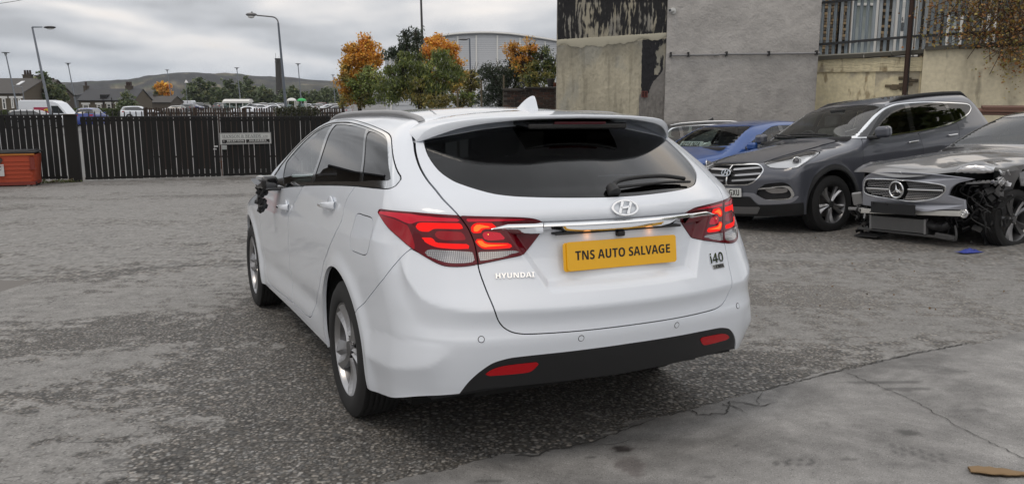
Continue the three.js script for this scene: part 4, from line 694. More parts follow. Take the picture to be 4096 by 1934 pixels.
  part('plate_bracket', [rbox(0.6, 0.118, 0.02, 0.006, -0.035, 0.458, 0.765, 0, -0.02, -0.02), rbox(0.62, 0.012, 0.03, 0.004, -0.035, 0.4, 0.762), ...[-0.3, -0.1, 0.12, 0.24].map((x) => rbox(0.02, 0.02, 0.012, 0.003, x, 0.505, 0.776))], M.trimMatt, car);
  part('crash_beam', [rbox(1.28, 0.055, 0.06, 0.006, 0.1, 0.415, 0.67, 0, 0, 0.035)], std(0.6, 0.59, 0.56, 0.45, { metalness: 0.4 }), car);
  part('upper_beam', [rbox(0.36, 0.022, 0.03, 0.004, 0.82, 0.748, 0.42, 0, 0.3, 0.06), ...[0, 1, 2, 3, 4].map((i) => rbox(0.03, 0.03, 0.025, 0.004, 0.72 + i * 0.05, 0.75 + i * 0.003, 0.44, rr(), 0.3, 0))], M.satin, car);
  { const rad = part('intercooler', [box(0.72, 0.158, 0.03, -0.112, 0.255, 0.585)], std(0.03, 0.03, 0.032, 0.7), car);
    for (let i = 0; i < 13; i++) part('cooling_fin', box(0.72, 0.0055, 0.012, -0.112, 0.186 + i * 0.0115, 0.606), M.steel, rad);
    for (const x of [-0.48, 0.258]) part('end_tank', rbox(0.028, 0.17, 0.05, 0.006, x, 0.255, 0.59), M.steel, rad); }
  part('horn', [new THREE.CylinderGeometry(0.05, 0.045, 0.03, 28).rotateX(Math.PI / 2).translate(0.76, 0.44, 0.64), new THREE.TorusGeometry(0.042, 0.01, 8, 28).translate(0.76, 0.44, 0.656), new THREE.TorusGeometry(0.018, 0.007, 8, 20).translate(0.76, 0.44, 0.658)], M.chrome, car);
  part('air_duct', [tube([[0.27, 0.29, 0.56], [0.36, 0.265, 0.58], [0.45, 0.262, 0.57], [0.52, 0.3, 0.55]], 0.045, 20, 12), ...[0, 1, 2, 3].map((i) => new THREE.TorusGeometry(0.048, 0.005, 6, 20).rotateY(Math.PI / 2).translate(0.4 + i * 0.02, 0.264, 0.575))], M.trim, car);
  part('lower_carrier', [rbox(1.3, 0.03, 0.06, 0.008, -0.05, 0.155, 0.56, 0, 0, -0.01), rbox(0.22, 0.06, 0.05, 0.008, 0.49, 0.16, 0.57, 0.1, 0.2, -0.15), tube([[0.6, 0.13, 0.56], [0.615, 0.2, 0.57], [0.59, 0.29, 0.56]], 0.012, 16, 8)], std(0.09, 0.09, 0.09, 0.6, { metalness: 0.4 }), car);
  part('bumper_stub', [rbox(0.2, 0.035, 0.04, 0.006, -0.69, 0.4, 0.6, 0, 0.3, 0), rbox(0.13, 0.16, 0.05, 0.02, -0.7, 0.52, 0.57, 0.1, 0.4, 0.1)], M.steel, car);
  const junk = (n0, x0, x1, y0, y1, z0, z1, s) => { const g = []; const n = n0; for (let i = 0; i < n; i++) g.push(rbox(s * (0.25 + rr()), s * (0.25 + rr()), s * (0.06 + 0.3 * rr()), 0.003, lerp(x0, x1, rr()), lerp(y0, y1, rr()), lerp(z0, z1, rr()), rr() * 3, rr() * 3, rr() * 3)); return g; };
  const wires = (n, x0, x1, y0, y1, z) => { const g = []; for (let i = 0; i < n; i++) { const a = [lerp(x0, x1, rr()), lerp(y0, y1, rr()), z + rr() * 0.1]; g.push(tube([a, [a[0] + (rr() - 0.5) * 0.2, a[1] - 0.1 * rr(), a[2] + 0.04], [a[0] + (rr() - 0.5) * 0.3, a[1] - 0.25 * rr(), a[2]]], 0.006, 14, 5)); } return g; };
  part('engine_bay', [box(1.5, 0.55, 0.1, 0, 0.45, -0.2), box(0.9, 0.42, 0.5, -0.1, 0.5, 0.25), rbox(0.3, 0.4, 0.3, 0.04, 0.55, 0.45, 0.1)], M.dark, car);
  part('bay_parts', junk(60, 0.48, 0.95, 0.2, 0.74, 0.15, 0.4, 0.08), std(0.008, 0.008, 0.009, 0.55), car); part('bay_parts', junk(9, 0.5, 0.95, 0.35, 0.74, 0.33, 0.44, 0.04), M.satinDark, car); part('wiring', wires(26, 0.45, 0.95, 0.35, 0.75, 0.42), M.trim, car);
  part('bay_parts', junk(30, -0.78, -0.48, 0.12, 0.42, 0.42, 0.6, 0.07), std(0.009, 0.009, 0.01, 0.55), car); part('bay_parts', junk(8, -0.78, -0.5, 0.15, 0.6, 0.5, 0.62, 0.06), M.steel, car);
  part('undertray', [rbox(0.34, 0.012, 0.2, 0.004, -0.5, 0.1, 0.58, 0.15, 0, 0.03)], M.trim, car);
  part('lamp_bracket', junk(16, 0.88, 1.0, 0.72, 0.86, 0.28, 0.4, 0.06), M.satin, car);
  { const s = []; for (let i = 0; i <= 14; i++) { const t = i / 14, z = lerp(0.3, -0.03, t); const R = []; for (let k = 0; k <= 6; k++) { const v = k / 6; R.push([0.74 + 0.1 * v * v + 0.01 * Math.sin(v * 14 + i), lerp(0.06, 0.47 + 0.15 * t, v), z + 0.015 * Math.sin(v * 9)]); } s.push(R); } part('wheel_arch_liner', ribbonLoft(s), M.trimMatt, car); }
  // bent wing ahead of the wheel arch
  { const s = []; for (let i = 0; i <= 10; i++) { const t = i / 10, R = []; for (let k = 0; k <= 6; k++) { const v = k / 6; const z = lerp(0.31, 0.0, t) + 0.02 * Math.sin(v * 7 + t * 4) - 0.05 * v, y = lerp(0.63 - 0.14 * Math.sin(t * 2.2), 0.85 + 0.05 * t, v); R.push([0.84 + 0.05 * Math.sin(t * 5 + v * 3) + 0.02 * v, y, z]); } s.push(R); } part('torn_wing', ribbonLoft(s), M.mercGrey, car, 'bent front wing torn loose'); }
  for (const s of [1, -1]) for (const z of [0, -2.84]) { if (z === 0 && s > 0) wheel(car, 0.78, 0.318, z, { R: 0.322, w: 0.23, rr: 0.235, spokes: 5, style: 'twin', rimMat: M.alloyDark, spokeMat: M.alloyDark }); else wheel(car, s * 0.78, 0.318, z, { R: 0.322, w: 0.23, rr: 0.235, spokes: 5, style: 'twin', rimMat: M.alloyDark }); }
  part('floor', [box(1.5, 0.02, 3.0, 0, 0.32, -1.7), box(1.4, 0.1, 3.4, 0, 0.25, -1.6)], M.cabin, car);
  seats(car, [[-1.75, 0.52, [0.38, -0.38]], [-2.5, 0.56, [0.35, -0.35]]]); part('dashboard', [rbox(1.4, 0.25, 0.4, 0.08, 0, 0.92, -1.02)], M.cabin, car);
  onYard(car, 5.036, -9.42, -65.4 * Math.PI / 180, 2.6 * Math.PI / 180, 1.5 * Math.PI / 180, 0.007 - rise(5.036, -9.42));
}
buildWreck();

// ---------- plainer cars: blue hatchback, black estate, and those of the far car park ----------
function plainF(o) {
  const { H, W, hood, belt, fo, ro, wb, cowl, top, end, tailTop } = o, w2 = W / 2, nose = fo, back = -(wb + ro);
  const W0 = table(curve([[0.12, w2 - 0.1], [0.25, w2 - 0.04], [0.5, w2 - 0.01], [belt - 0.15, w2], [belt, w2 - 0.04], [belt + 0.12, w2 - 0.12], [H - 0.1, w2 - 0.26], [H + 0.1, w2 - 0.42]]), 0.1, H + 0.1, 300);
  const Yt = table(curve([[back - 0.1, tailTop - 0.35], [back + 0.06, tailTop - 0.06], [back + 0.2, tailTop], [end, H - 0.05], [(end + top) / 2, H], [top, H - 0.03], [cowl, belt + 0.06], [cowl + 0.4, hood + 0.02], [nose - 0.3, hood - 0.08], [nose - 0.06, hood - 0.22], [nose + 0.06, hood - 0.4]]), back - 0.1, nose + 0.06, 400);
  return (a, y, z) => {
    let w = W0(y) - (z < -wb ? 0.06 * (z + wb) ** 2 : 0) - (z > 0 ? 0.06 * z * z : 0);
    let F = smax((a - w) * 0.94, (y - (Yt(z) - 0.05 * (a / 0.7) ** 2)) * 0.9, 0.1);
    F = smax(F, (back + 0.06 * ((y - 0.5) / 0.3) ** 2 * (y < 0.5 ? 1 : 0.3) + 0.25 * a * a - z) * 0.9, 0.15);
    return smax(F, (z - (nose - 0.06 * ((y - 0.5) / 0.3) ** 2 - 0.3 * a * a)) * 0.9, 0.15);
  };
}
function plainCar(name, label, o, paint, res, group) {
  const car = thing(name, label, o.cat || 'car', group), F = plainF(o), { wb, belt, H, top, cowl, end } = o;
  const full = skin(F, { zA: -wb - 0.3, zB: 0.2, y0: 0.2, yS: belt + 0.05, dz: res, nA: Math.round(0.6 / res) + 4, nB: Math.round(0.6 / res) + 4, dy: res * 0.8, nE: Math.round(0.6 / res) + 6 });
  let body = clip(clip(full, (q) => 0.22 - q[1]), (q) => Math.max(0.36 - Math.hypot(q[6], q[1] - 0.32), 0.36 - Math.hypot(q[6] + wb, q[1] - 0.32)));
  const cut = (f, g = 0.002) => { const p = clip(body, (q) => f(q) + g); body = clip(body, (q) => g - f(q)); return p; };
  const w2 = o.W / 2, fWS = (q) => Math.max(Math.abs(q[0]) - (w2 - 0.16 - 0.5 * (q[1] - belt)), belt + 0.075 - q[1], q[1] - H + 0.065, (cowl + top) / 2 - 0.5 - q[2]);
  const back = -(wb + o.ro), fRW = (q) => Math.max(Math.abs(q[0]) - (w2 - 0.2 - 0.45 * (q[1] - belt)), belt + 0.06 - q[1], q[1] - H + 0.09, q[2] - Math.min(end, back + 0.75));
  const D = polyDist(outline(o.dlo || [[cowl - 0.35, belt + 0.02, 1], [(cowl + top) / 2 - 0.35, (belt + H) / 2 - 0.02], [top - 0.3, H - 0.1], [(top + end) / 2, H - 0.09], [end + 0.1, H - 0.12], [end - 0.15, H - 0.17], [end - 0.3, belt + 0.05, 1], [-wb * 0.6, belt + 0.01]])), fD = (q) => D(q[6], q[1]);
  if (res < 0.06) part('cabin_lining', skinGeo(move(clip(clip(clip(clip(full, (q) => Math.max(0.22 - q[1], 0.37 - Math.hypot(q[6], q[1] - 0.32), 0.37 - Math.hypot(q[6] + wb, q[1] - 0.32))), not(fD)), not(fWS)), not(fRW)), -0.03)), M.cabin, car);
  const glassM = res < 0.06 ? M.glass : M.farGlass;
  part('windscreen', skinGeo(move(cut(fWS), -0.003)), glassM, car); part('rear_screen', skinGeo(move(cut(fRW), -0.003)), res < 0.06 ? M.privacy : M.farGlass, car);
  const dlo = cut(fD);
  for (const s of [1, -1]) {
    let g = clip(dlo, (q) => (q[7] * s > 0 ? -1 : 1)); const zp = [o.pillar || -wb * 0.46];
    if (o.chromeLine) { part('window_trim', skinGeo(clip(g, (q) => -fD(q) - 0.02)), M.chrome, car); g = clip(g, (q) => fD(q) + 0.02); }
    const pf = (q) => 0.045 - Math.abs(q[6] - zp[0] - (q[1] - belt) * -0.25);
    part('window_pillar', skinGeo(clip(g, (q) => -pf(q))), M.gloss, car);
    const pane = clip(g, pf); part('side_window', skinGeo(move(clip(pane, (q) => q[6] - zp[0] + (q[1] - belt) * 0.25 > 0 ? -1 : 1), -0.003)), glassM, car); part('side_window', skinGeo(move(clip(pane, (q) => q[6] - zp[0] + (q[1] - belt) * 0.25 > 0 ? 1 : -1), -0.003)), res < 0.06 && !o.clearRear ? M.privacy : glassM, car);
    const tl = cut((q) => (q[7] * s > 0 ? Math.max(Math.abs(q[1] - belt + 0.1) - 0.075, q[2] - back - 0.22, 0.48 - Math.abs(q[0])) : 1), 0.001); if (tl.f.length) part('tail_lamp', skinGeo(tl), M.lensRed, car);
    const hl = cut((q) => (q[7] * s > 0 ? Math.max(Math.abs(q[1] - o.hood + 0.2) - 0.06, o.fo - 0.5 - q[2], 0.42 - Math.abs(q[0])) : 1), 0.001); if (hl.f.length) part('headlamp', skinGeo(hl), M.lampGlass, car);
    for (const z of [0, -wb]) { part('tyre', tyreGeo(0.32, 0.21, 0.215).translate(s * (w2 - 0.12), 0.315, z), M.tyre, car); part('rim', new THREE.CylinderGeometry(0.212, 0.212, 0.15, 20).rotateZ(Math.PI / 2).translate(s * (w2 - 0.11), 0.315, z), M.alloy, car); }
    part('door_mirror', rbox(0.18, 0.12, 0.1, 0.04, s * (w2 + 0.06), belt + 0.07, cowl - 0.45), o.mirror || paint, car);
  }
  part('underbody', box(o.W - 0.3, 0.14, wb + 0.9, 0, 0.25, -wb / 2), M.dark, car);
  part('body', skinGeo(body, res < 0.06 ? 0.012 : 0), paint, car);
  return car;
}
M.farGlass = phys(0.02, 0.025, 0.028, 0.03, { clearcoat: 1 }); M.lampGlass = phys(0.5, 0.5, 0.52, 0.1, { clearcoat: 1, metalness: 0.3 });
{
  const blue = plainCar('blue_hatchback', 'bright blue hatchback with a number plate lying inside its windscreen', { H: 1.41, W: 1.81, hood: 0.98, belt: 0.98, fo: 0.87, ro: 0.8, wb: 2.58, cowl: -0.42, top: -1.35, end: -2.6, tailTop: 1.1, pillar: -1.75 }, M.bluePaint, 0.04);
  const pl = plate(blue, M.plateW, 'RE14 NZA', 0.079, 0.43); pl.position.set(-0.3, 1.075, -0.78); pl.rotation.x = -0.75;
  part('dashboard', rbox(1.4, 0.2, 0.6, 0.06, 0, 0.95, -0.75), M.cabin, blue); seats(blue, [[-1.6, 0.5, [0.38, -0.38]], [-2.3, 0.52, [0.35, -0.35]]]); part('paper', rbox(0.16, 0.06, 0.12, 0.01, 0.12, 1.06, -0.7, 0.2, 0.4, 0.3), std(0.7, 0.7, 0.68, 0.9), blue);
  onYard(blue, 2.515, -13.0, -60 * Math.PI / 180, 2.5 * Math.PI / 180, 0, 0);
  const blk = plainCar('black_estate_car', 'black estate car with chrome window line parked against the grey wall', { H: 1.5, W: 1.82, hood: 1.02, belt: 1.04, fo: 0.9, ro: 1.0, wb: 2.75, cowl: -0.45, top: -1.3, end: -3.2, tailTop: 1.25, chromeLine: true, clearRear: true, pillar: -1.45, dlo: [[-0.8, 1.05, 1], [-1.05, 1.25], [-1.35, 1.39], [-1.8, 1.42], [-2.6, 1.41], [-3.2, 1.37], [-3.5, 1.28], [-3.45, 1.16], [-2.6, 1.08], [-1.8, 1.05]] }, M.blackPaint, 0.04);
  { const F = plainF({ H: 1.5, W: 1.82, hood: 1.02, belt: 1.04, fo: 0.9, ro: 1.0, wb: 2.75, cowl: -0.45, top: -1.3, end: -3.2, tailTop: 1.25 }), yy = (a, z) => { let y = 1.7; while (F(a, y, z) > 0) y -= 0.002; return y; }; for (const s of [1, -1]) { const rail = []; for (let i = 0; i <= 20; i++) { const t = i / 20, z = lerp(-1.35, -3.3, t), e = Math.min(1, Math.min(t, 1 - t) * 8); rail.push([[0.018, -0.01], [0.014, 0.022 * e], [-0.008, 0.026 * e], [-0.014, -0.01]].map(([dx, dy]) => [s * (0.56 + dx), yy(0.56, z) + dy, z])); } part('roof_rail', ribbonLoft(rail, true), M.chrome, blk); }
    const fin = []; for (let i = 0; i <= 6; i++) { const t = i / 6; fin.push([[-0.025, 0], [-0.008, 0.07 * (1 - t)], [0.008, 0.07 * (1 - t)], [0.025, 0]].map(([x, y]) => [x, yy(0, -2.9) - 0.01 + y, lerp(-3.0, -2.82, t)])); } part('roof_aerial', ribbonLoft(fin, true), M.blackPaint, blk); }
  seats(blk, [[-1.5, 0.55, [0.4, -0.4]], [-2.4, 0.6, [0.4, 0, -0.4]]]); part('dashboard', rbox(1.4, 0.2, 0.6, 0.06, 0, 0.95, -0.8), M.cabin, blk);
  onYard(blk, 1.6, -15.4, -60 * Math.PI / 180, 2 * Math.PI / 180, 0, 0);
}
// ---------- the ground ----------
const hash2 = (i, j, s = 0) => { let h = Math.imul(i, 374761393) + Math.imul(j, 668265263) + Math.imul(s, 1274126177); h = Math.imul(h ^ (h >>> 13), 1274126177); return ((h ^ (h >>> 16)) >>> 0) / 4294967296; };
// nearest rounded chip among cells of one size on the yard: [distance over radius, id]
function chip(x, z, cell, seed) {
  const u = x / cell, v = z / cell, ci = Math.floor(u), cj = Math.floor(v); let best = 9, id = 0;
  for (let a = -1; a <= 1; a++) for (let b = -1; b <= 1; b++) { const i = ci + b, j = cj + a, h = hash2(i, j, seed), h2 = hash2(i, j, seed + 1), dx = u - i - h, dy = v - j - h2, d = Math.hypot(dx, dy) / (0.32 + 0.5 * ((h * 7.31 + h2 * 3.17) % 1)); if (d < best) { best = d; id = i * 7919 + j; } }
  return [best, id];
}
const periodic = (u, v, f, s) => { const a = u * 2 * Math.PI, b = v * 2 * Math.PI, r = f / (2 * Math.PI); return perlin.noise(Math.cos(a) * r + s, Math.sin(a) * r + Math.cos(b) * r * 1.3, Math.sin(b) * r + s * 0.7); };
const PALE = [[-5.9, -10.8, 2.2, 1.3], [-3.7, -6.0, 0.8, 0.5], [-4.4, -8.9, 1.0, 0.5], [-2.7, -4.6, 0.8, 0.4], [-7.5, -14, 3, 1.2], [-6, -17, 4, 1.4], [-9, -22, 6, 2.2], [4.4, -7.5, 2.2, 0.28], [3.2, -8.4, 2.6, 0.25], [-2.0, -3.6, 0.8, 0.25], [-5.2, -6.8, 1.1, 0.5], [-1.75, -3.15, 0.5, 0.2], [-3, -7.2, 0.6, 0.7]];
const DARKP = [[2.39, -6.63, 0.42, 0.16], [2.0, -6.2, 0.5, 0.12], [4.2, -8.9, 2.2, 0.5], [2.8, -10.4, 3.0, 0.9], [1.4, -4.65, 0.4, 0.1], [-1.35, -3.2, 0.55, 0.35], [-0.4, -3.7, 1.1, 0.45], [-2.9, -5.4, 0.5, 0.6], [-8, -19.3, 1.2, 0.1], [-11, -15.5, 2.0, 0.8], [-4.6, -5.2, 0.7, 0.4], [-1.9, -6.5, 0.35, 2.2], [0.4, -4.6, 1.2, 0.6], [-0.6, -3.3, 0.9, 0.3], [0.6, -4.0, 0.8, 0.3], [-1.0, -4.6, 0.6, 1.0]];  // bare tarmac patches; those around the white estate also paint in its under-car shade
// worn tarmac: smooth pale skin where it has kept its surface, dark with bare chippings where it has not, and darkened under the estate as painted shade
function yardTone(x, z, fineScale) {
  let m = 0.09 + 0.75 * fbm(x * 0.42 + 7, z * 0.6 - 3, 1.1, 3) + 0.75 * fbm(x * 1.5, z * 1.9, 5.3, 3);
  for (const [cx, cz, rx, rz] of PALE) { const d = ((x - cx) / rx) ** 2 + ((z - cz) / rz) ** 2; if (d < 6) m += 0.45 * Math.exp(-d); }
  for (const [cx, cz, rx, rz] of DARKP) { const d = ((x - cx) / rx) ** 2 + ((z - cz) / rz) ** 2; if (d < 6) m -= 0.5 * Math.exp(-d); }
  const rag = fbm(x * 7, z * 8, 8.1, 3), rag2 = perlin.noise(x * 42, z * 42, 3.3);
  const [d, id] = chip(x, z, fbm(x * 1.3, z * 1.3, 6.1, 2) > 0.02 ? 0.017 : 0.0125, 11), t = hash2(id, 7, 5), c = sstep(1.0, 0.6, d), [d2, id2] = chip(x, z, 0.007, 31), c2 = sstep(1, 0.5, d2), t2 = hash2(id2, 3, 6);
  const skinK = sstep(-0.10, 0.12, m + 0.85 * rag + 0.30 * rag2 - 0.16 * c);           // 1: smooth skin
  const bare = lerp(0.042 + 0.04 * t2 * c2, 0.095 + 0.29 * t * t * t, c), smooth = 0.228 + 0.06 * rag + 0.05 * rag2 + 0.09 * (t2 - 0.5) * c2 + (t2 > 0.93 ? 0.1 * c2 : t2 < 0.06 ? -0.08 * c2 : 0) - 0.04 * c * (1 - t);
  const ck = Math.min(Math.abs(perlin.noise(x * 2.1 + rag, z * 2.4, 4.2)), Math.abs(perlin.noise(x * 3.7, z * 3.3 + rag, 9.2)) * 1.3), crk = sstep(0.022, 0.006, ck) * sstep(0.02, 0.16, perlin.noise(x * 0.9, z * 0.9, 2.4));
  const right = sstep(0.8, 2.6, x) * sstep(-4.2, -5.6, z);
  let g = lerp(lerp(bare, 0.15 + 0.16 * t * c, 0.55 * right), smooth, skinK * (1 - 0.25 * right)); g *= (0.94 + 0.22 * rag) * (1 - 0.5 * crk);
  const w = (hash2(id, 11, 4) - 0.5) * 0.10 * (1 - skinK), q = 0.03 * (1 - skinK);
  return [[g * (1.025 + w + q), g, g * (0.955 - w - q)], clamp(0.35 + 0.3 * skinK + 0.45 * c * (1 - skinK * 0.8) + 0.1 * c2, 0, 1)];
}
function bakedSheet(name, x0, x1, z0, z1, w, h, xs, zs, keep) {
  const H = new Float32Array(w * h), map = tex(w, h, (u, v) => { const [c, k] = yardTone(lerp(x0, x1, u), lerp(z0, z1, v)); H[Math.floor(v * h) * w + Math.floor(u * w)] = k; return c; }, true), bump = tex(w, h, (u, v) => H[Math.floor(v * h) * w + Math.floor(u * w)]);
  for (const t of [map, bump]) t.wrapS = t.wrapT = THREE.ClampToEdgeWrapping;
  const g = groundSheet(name, xs, zs, 0, () => [1, 1, 1], std(1, 1, 1, 0.75, { map, bumpMap: bump, bumpScale: 0.005 }), keep, 1); const uv = g.geometry.attributes.uv; for (let i = 0; i < uv.count; i++) uv.setXY(i, (uv.getX(i) - x0) / (x1 - x0), (uv.getY(i) - z0) / (z1 - z0));
}
const slabMap = tex(1024, 1024, (u, v) => { const f = hash2(Math.floor(u * 1024), Math.floor(v * 1024), 19), c = hash2(Math.floor(u * 512), Math.floor(v * 512), 21), p = periodic(u, v, 6, 13) * 0.5 + periodic(u, v, 17, 18) * 0.4 + periodic(u, v, 45, 28) * 0.35; let g = 0.54 + 0.2 * p + 0.16 * (f - 0.5) + 0.17 * (c - 0.5); if (c > 0.97) g += 0.2; if (c < 0.02) g -= 0.22; return [g * 1.005, g, g * 0.985]; }, true);
const slabBump = tex(512, 512, (u, v) => 0.5 + 0.4 * periodic(u, v, 40, 5) + 0.4 * (hash2(Math.floor(u * 512), Math.floor(v * 512), 3) - 0.5));
const sp0 = (p, o, f) => 0.5 + fbm(p[0] * f + o, p[1] * f - o, o * 0.37, 5);
function groundSheet(name, xs, zs, up, shade, mat, keep, scale, cell) {
  const P = [], C = [], U = [], I = [], nx = xs.length, nz = zs.length, ok = [];
  for (let j = 0; j < nz; j++) for (let i = 0; i < nx; i++) { const x = xs[i], z = zs[j], p = yardPoint(x, z, up); P.push(p.x, p.y, p.z); C.push(...shade(x, z)); U.push(x * scale, z * scale); ok.push(keep ? keep(x, z) : true); }
  for (let j = 0; j < nz - 1; j++) for (let i = 0; i < nx - 1; i++) { const a = j * nx + i, b = a + 1, c = a + nx, d = c + 1; if (cell && !cell((xs[i] + xs[i + 1]) / 2, (zs[j] + zs[j + 1]) / 2)) continue; if (ok[a] && ok[b] && ok[c]) I.push(a, c, b); if (ok[b] && ok[c] && ok[d]) I.push(b, c, d); }
  const g = new THREE.BufferGeometry(); g.setAttribute('position', new THREE.Float32BufferAttribute(P, 3)); g.setAttribute('color', new THREE.Float32BufferAttribute(C, 3)); g.setAttribute('uv', new THREE.Float32BufferAttribute(U, 2)); g.setIndex(I); g.computeVertexNormals();
  return structure(name, g, mat);
}
const grid = (...segs) => { const r = []; for (const [a, b, s] of segs) { const n = Math.max(1, Math.round((b - a) / s)); for (let i = r.length ? 1 : 0; i <= n; i++) r.push(a + (b - a) * i / n); } return r; };
// edge of the concrete slab, front left to back right (x, z on the yard)
const SLAB = [[-1.1, -2.55], [-0.62, -2.86], [-0.47, -2.96], [-0.33, -3.05], [-0.03, -3.22], [0.16, -3.28], [0.32, -3.39], [0.49, -3.5], [0.63, -3.63], [0.74, -3.7], [1.02, -3.87], [1.27, -4.03], [1.57, -4.23], [1.88, -4.41], [2.17, -4.58], [2.49, -4.77], [2.89, -4.9], [3.34, -5.17], [4.5, -5.8], [7, -7]];
const slabEdge = (x) => { let i = 0; while (i < SLAB.length - 2 && x > SLAB[i + 1][0]) i++; const [a, b] = [SLAB[i], SLAB[i + 1]]; return lerp(a[1], b[1], (x - a[0]) / (b[0] - a[0])); };
const onSlab = (x, z) => z - slabEdge(x) - 0.08 * fbm(x * 4, z * 4, 2.2, 3) - 0.03 * fbm(x * 22, z * 22, 5.2, 2);
{
  const mat = (o) => std(1, 1, 1, 0.8, { vertexColors: true, ...o });
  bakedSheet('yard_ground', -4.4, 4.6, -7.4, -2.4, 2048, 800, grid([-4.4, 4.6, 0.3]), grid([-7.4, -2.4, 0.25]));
  const X = grid([-14, -4.4, 0.4], [-4.4, 4.6, 0.3], [4.6, 11, 0.3]), Z = grid([-29, -7.4, 0.3]);
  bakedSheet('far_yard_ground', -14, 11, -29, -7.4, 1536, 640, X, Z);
  groundSheet('outer_yard_ground', grid([-44, -14, 1], [-14, -4.4, 0.4], [-4.4, 4.6, 0.3], [4.6, 11, 0.3], [11, 24, 1]), grid([-29, -7.4, 0.3], [-7.4, -2.4, 0.25], [-2.4, 20, 1.5]), 0, () => [0.15, 0.14, 0.13], mat({}), null, 1, (x, z) => !((x > -4.4 && x < 4.6 && z > -7.4 && z < -2.4) || (x > -14 && x < 11 && z < -7.4)));
  const marks = [[0.45, -3.27, 0.045, 0.04, 0.85, 1.15], [0.47, -3.09, 0.06, 0.1, 0.42, 1.06], [0.32, -3.18, 0.03, 0.014, 0.6, 1], [0.95, -3.3, 0.018, 0.014, 0.5, 1], [1.42, -3.55, 0.03, 0.02, 0.3, 1], [2.4, -4.3, 0.12, 0.05, 0.3, 1], [0.75, -2.98, 0.03, 0.02, 0.4, 1], [2.2, -3.7, 0.05, 0.03, 0.3, 1], [-0.09, -2.96, 0.06, 0.02, 0.5, 1], [1.93, -4.14, 0.24, 0.035, 0.5, 1], [2.02, -4.02, 0.16, 0.03, 0.45, 1], [1.73, -3.43, 0.06, 0.04, 0.5, 1], [1.36, -3.14, 0.03, 0.02, 0.45, 1], [0.9, -3.35, 0.35, 0.06, 0.12, 1], [0.5, -3.36, 0.4, 0.1, 0.1, 1]];
  const slabShade = (x, z) => {
    let m = 0.42 + 0.22 * fbm(x * 0.9, z * 1.1, 9.3, 4) + 0.26 * fbm(x * 3.5, z * 4.2, 2.6, 4) + 0.12 * fbm(x * 15, z * 16, 4.4, 2), r = 1;
    const e = onSlab(x, z); m -= 0.12 * sstep(0.28, 0.0, e) * (0.7 + fbm(x * 8, z * 8, 4, 3));
    for (const [cx, cz, rx, rz, k, red] of marks) { const s = sstep(0.3, 0.6, Math.exp(-(((x - cx) / rx) ** 2 + ((z - cz) / rz) ** 2)) + 0.5 * fbm(x * 14, z * 14, 7.7, 3)); m *= 1 - k * s; r += (red - 1) * s; }
    { const u = x - 1.14, v = z + 3.12, s = (Math.abs(u) < 0.09 && Math.abs(v) < 0.03) ? sstep(0.1, 0.35, Math.sin(u * 130 + v * 60) * 0.5 + 0.3 * fbm(x * 30, z * 30, 1, 2)) : 0; m *= 1 - 0.5 * s; }
    { const u = (x - 1.66) * 0.8 + (z + 3.2) * 0.6, v = -(x - 1.66) * 0.6 + (z + 3.2) * 0.8; if (Math.abs(u) < 0.11 && Math.abs(v) < 0.055) m *= 1 - 0.4 * sstep(0.0, 0.4, Math.sin(v * 280) + 0.8 * fbm(x * 20, z * 20, 3, 3)); }
    m = clamp(m * 1.0, 0.06, 1.0); return [m * 1.0 * r, m * 0.985, m * 0.97];
  };
  groundSheet('concrete_slab', grid([-1.3, 3.6, 0.022], [3.6, 7, 0.12]), grid([-7, -5.4, 0.12], [-5.4, -2.5, 0.022], [-2.5, 6, 0.4]), 0.006, slabShade, mat({ map: slabMap, bumpMap: slabBump, bumpScale: 0.0015, roughness: 0.72 }), (x, z) => onSlab(x, z) > 0 && x > -1.3 + 0.0 * z, 1 / 1.9);
  // cracks along the slab's broken edge, and its joint
  const r = rng(31), crack = (name, pts, w) => {
    const P = [], I = []; let prev = null; const line = [];
    for (let i = 0; i < pts.length - 1; i++) { const n = Math.ceil(Math.hypot(pts[i + 1][0] - pts[i][0], pts[i + 1][1] - pts[i][1]) / 0.025); for (let k = 0; k < n; k++) { const t = k / n; line.push([lerp(pts[i][0], pts[i + 1][0], t) + (r() - 0.5) * 0.018, lerp(pts[i][1], pts[i + 1][1], t) + (r() - 0.5) * 0.018]); } }
    line.push(pts[pts.length - 1]);
    line.forEach(([x, z], i) => { const q = line[Math.min(i + 1, line.length - 1)], p = line[Math.max(i - 1, 0)], dx = q[0] - p[0], dz = q[1] - p[1], L = Math.hypot(dx, dz) || 1, ww = w * (0.4 + r()) * Math.min(1, (line.length - 1 - i) / 6 + 0.15); for (const s of [-1, 1]) { const v = yardPoint(x - dz / L * ww * s, z + dx / L * ww * s, 0.0105); P.push(v.x, v.y, v.z); } if (i) { const b = i * 2; I.push(b - 2, b - 1, b, b - 1, b + 1, b); } });
    const g = new THREE.BufferGeometry(); g.setAttribute('position', new THREE.Float32BufferAttribute(P, 3)); g.setIndex(I); g.computeVertexNormals(); return structure(name, g, std(0.05, 0.048, 0.045, 0.95));
  };
  crack('ground_crack', [[0.0, -3.2], [0.1, -3.2], [0.15, -3.26], [0.25, -3.29], [0.4, -3.39], [0.49, -3.48], [0.66, -3.62]], 0.0045);
  crack('ground_crack_001', [[0.71, -3.67], [0.85, -3.73], [0.87, -3.66], [1.0, -3.68], [1.07, -3.85], [1.2, -3.78], [1.3, -3.83]], 0.004);
  crack('ground_crack_002', [[0.83, -3.79], [1.0, -3.83], [1.07, -3.76], [1.1, -3.66]], 0.0032);
  crack('ground_crack_003', [[1.19, -3.8], [1.22, -3.9], [1.28, -4.01]], 0.002);
  crack('ground_crack_004', [[1.05, -3.9], [1.3, -4.03], [1.6, -4.22], [1.9, -4.4], [2.3, -4.63], [2.9, -4.93]], 0.005);
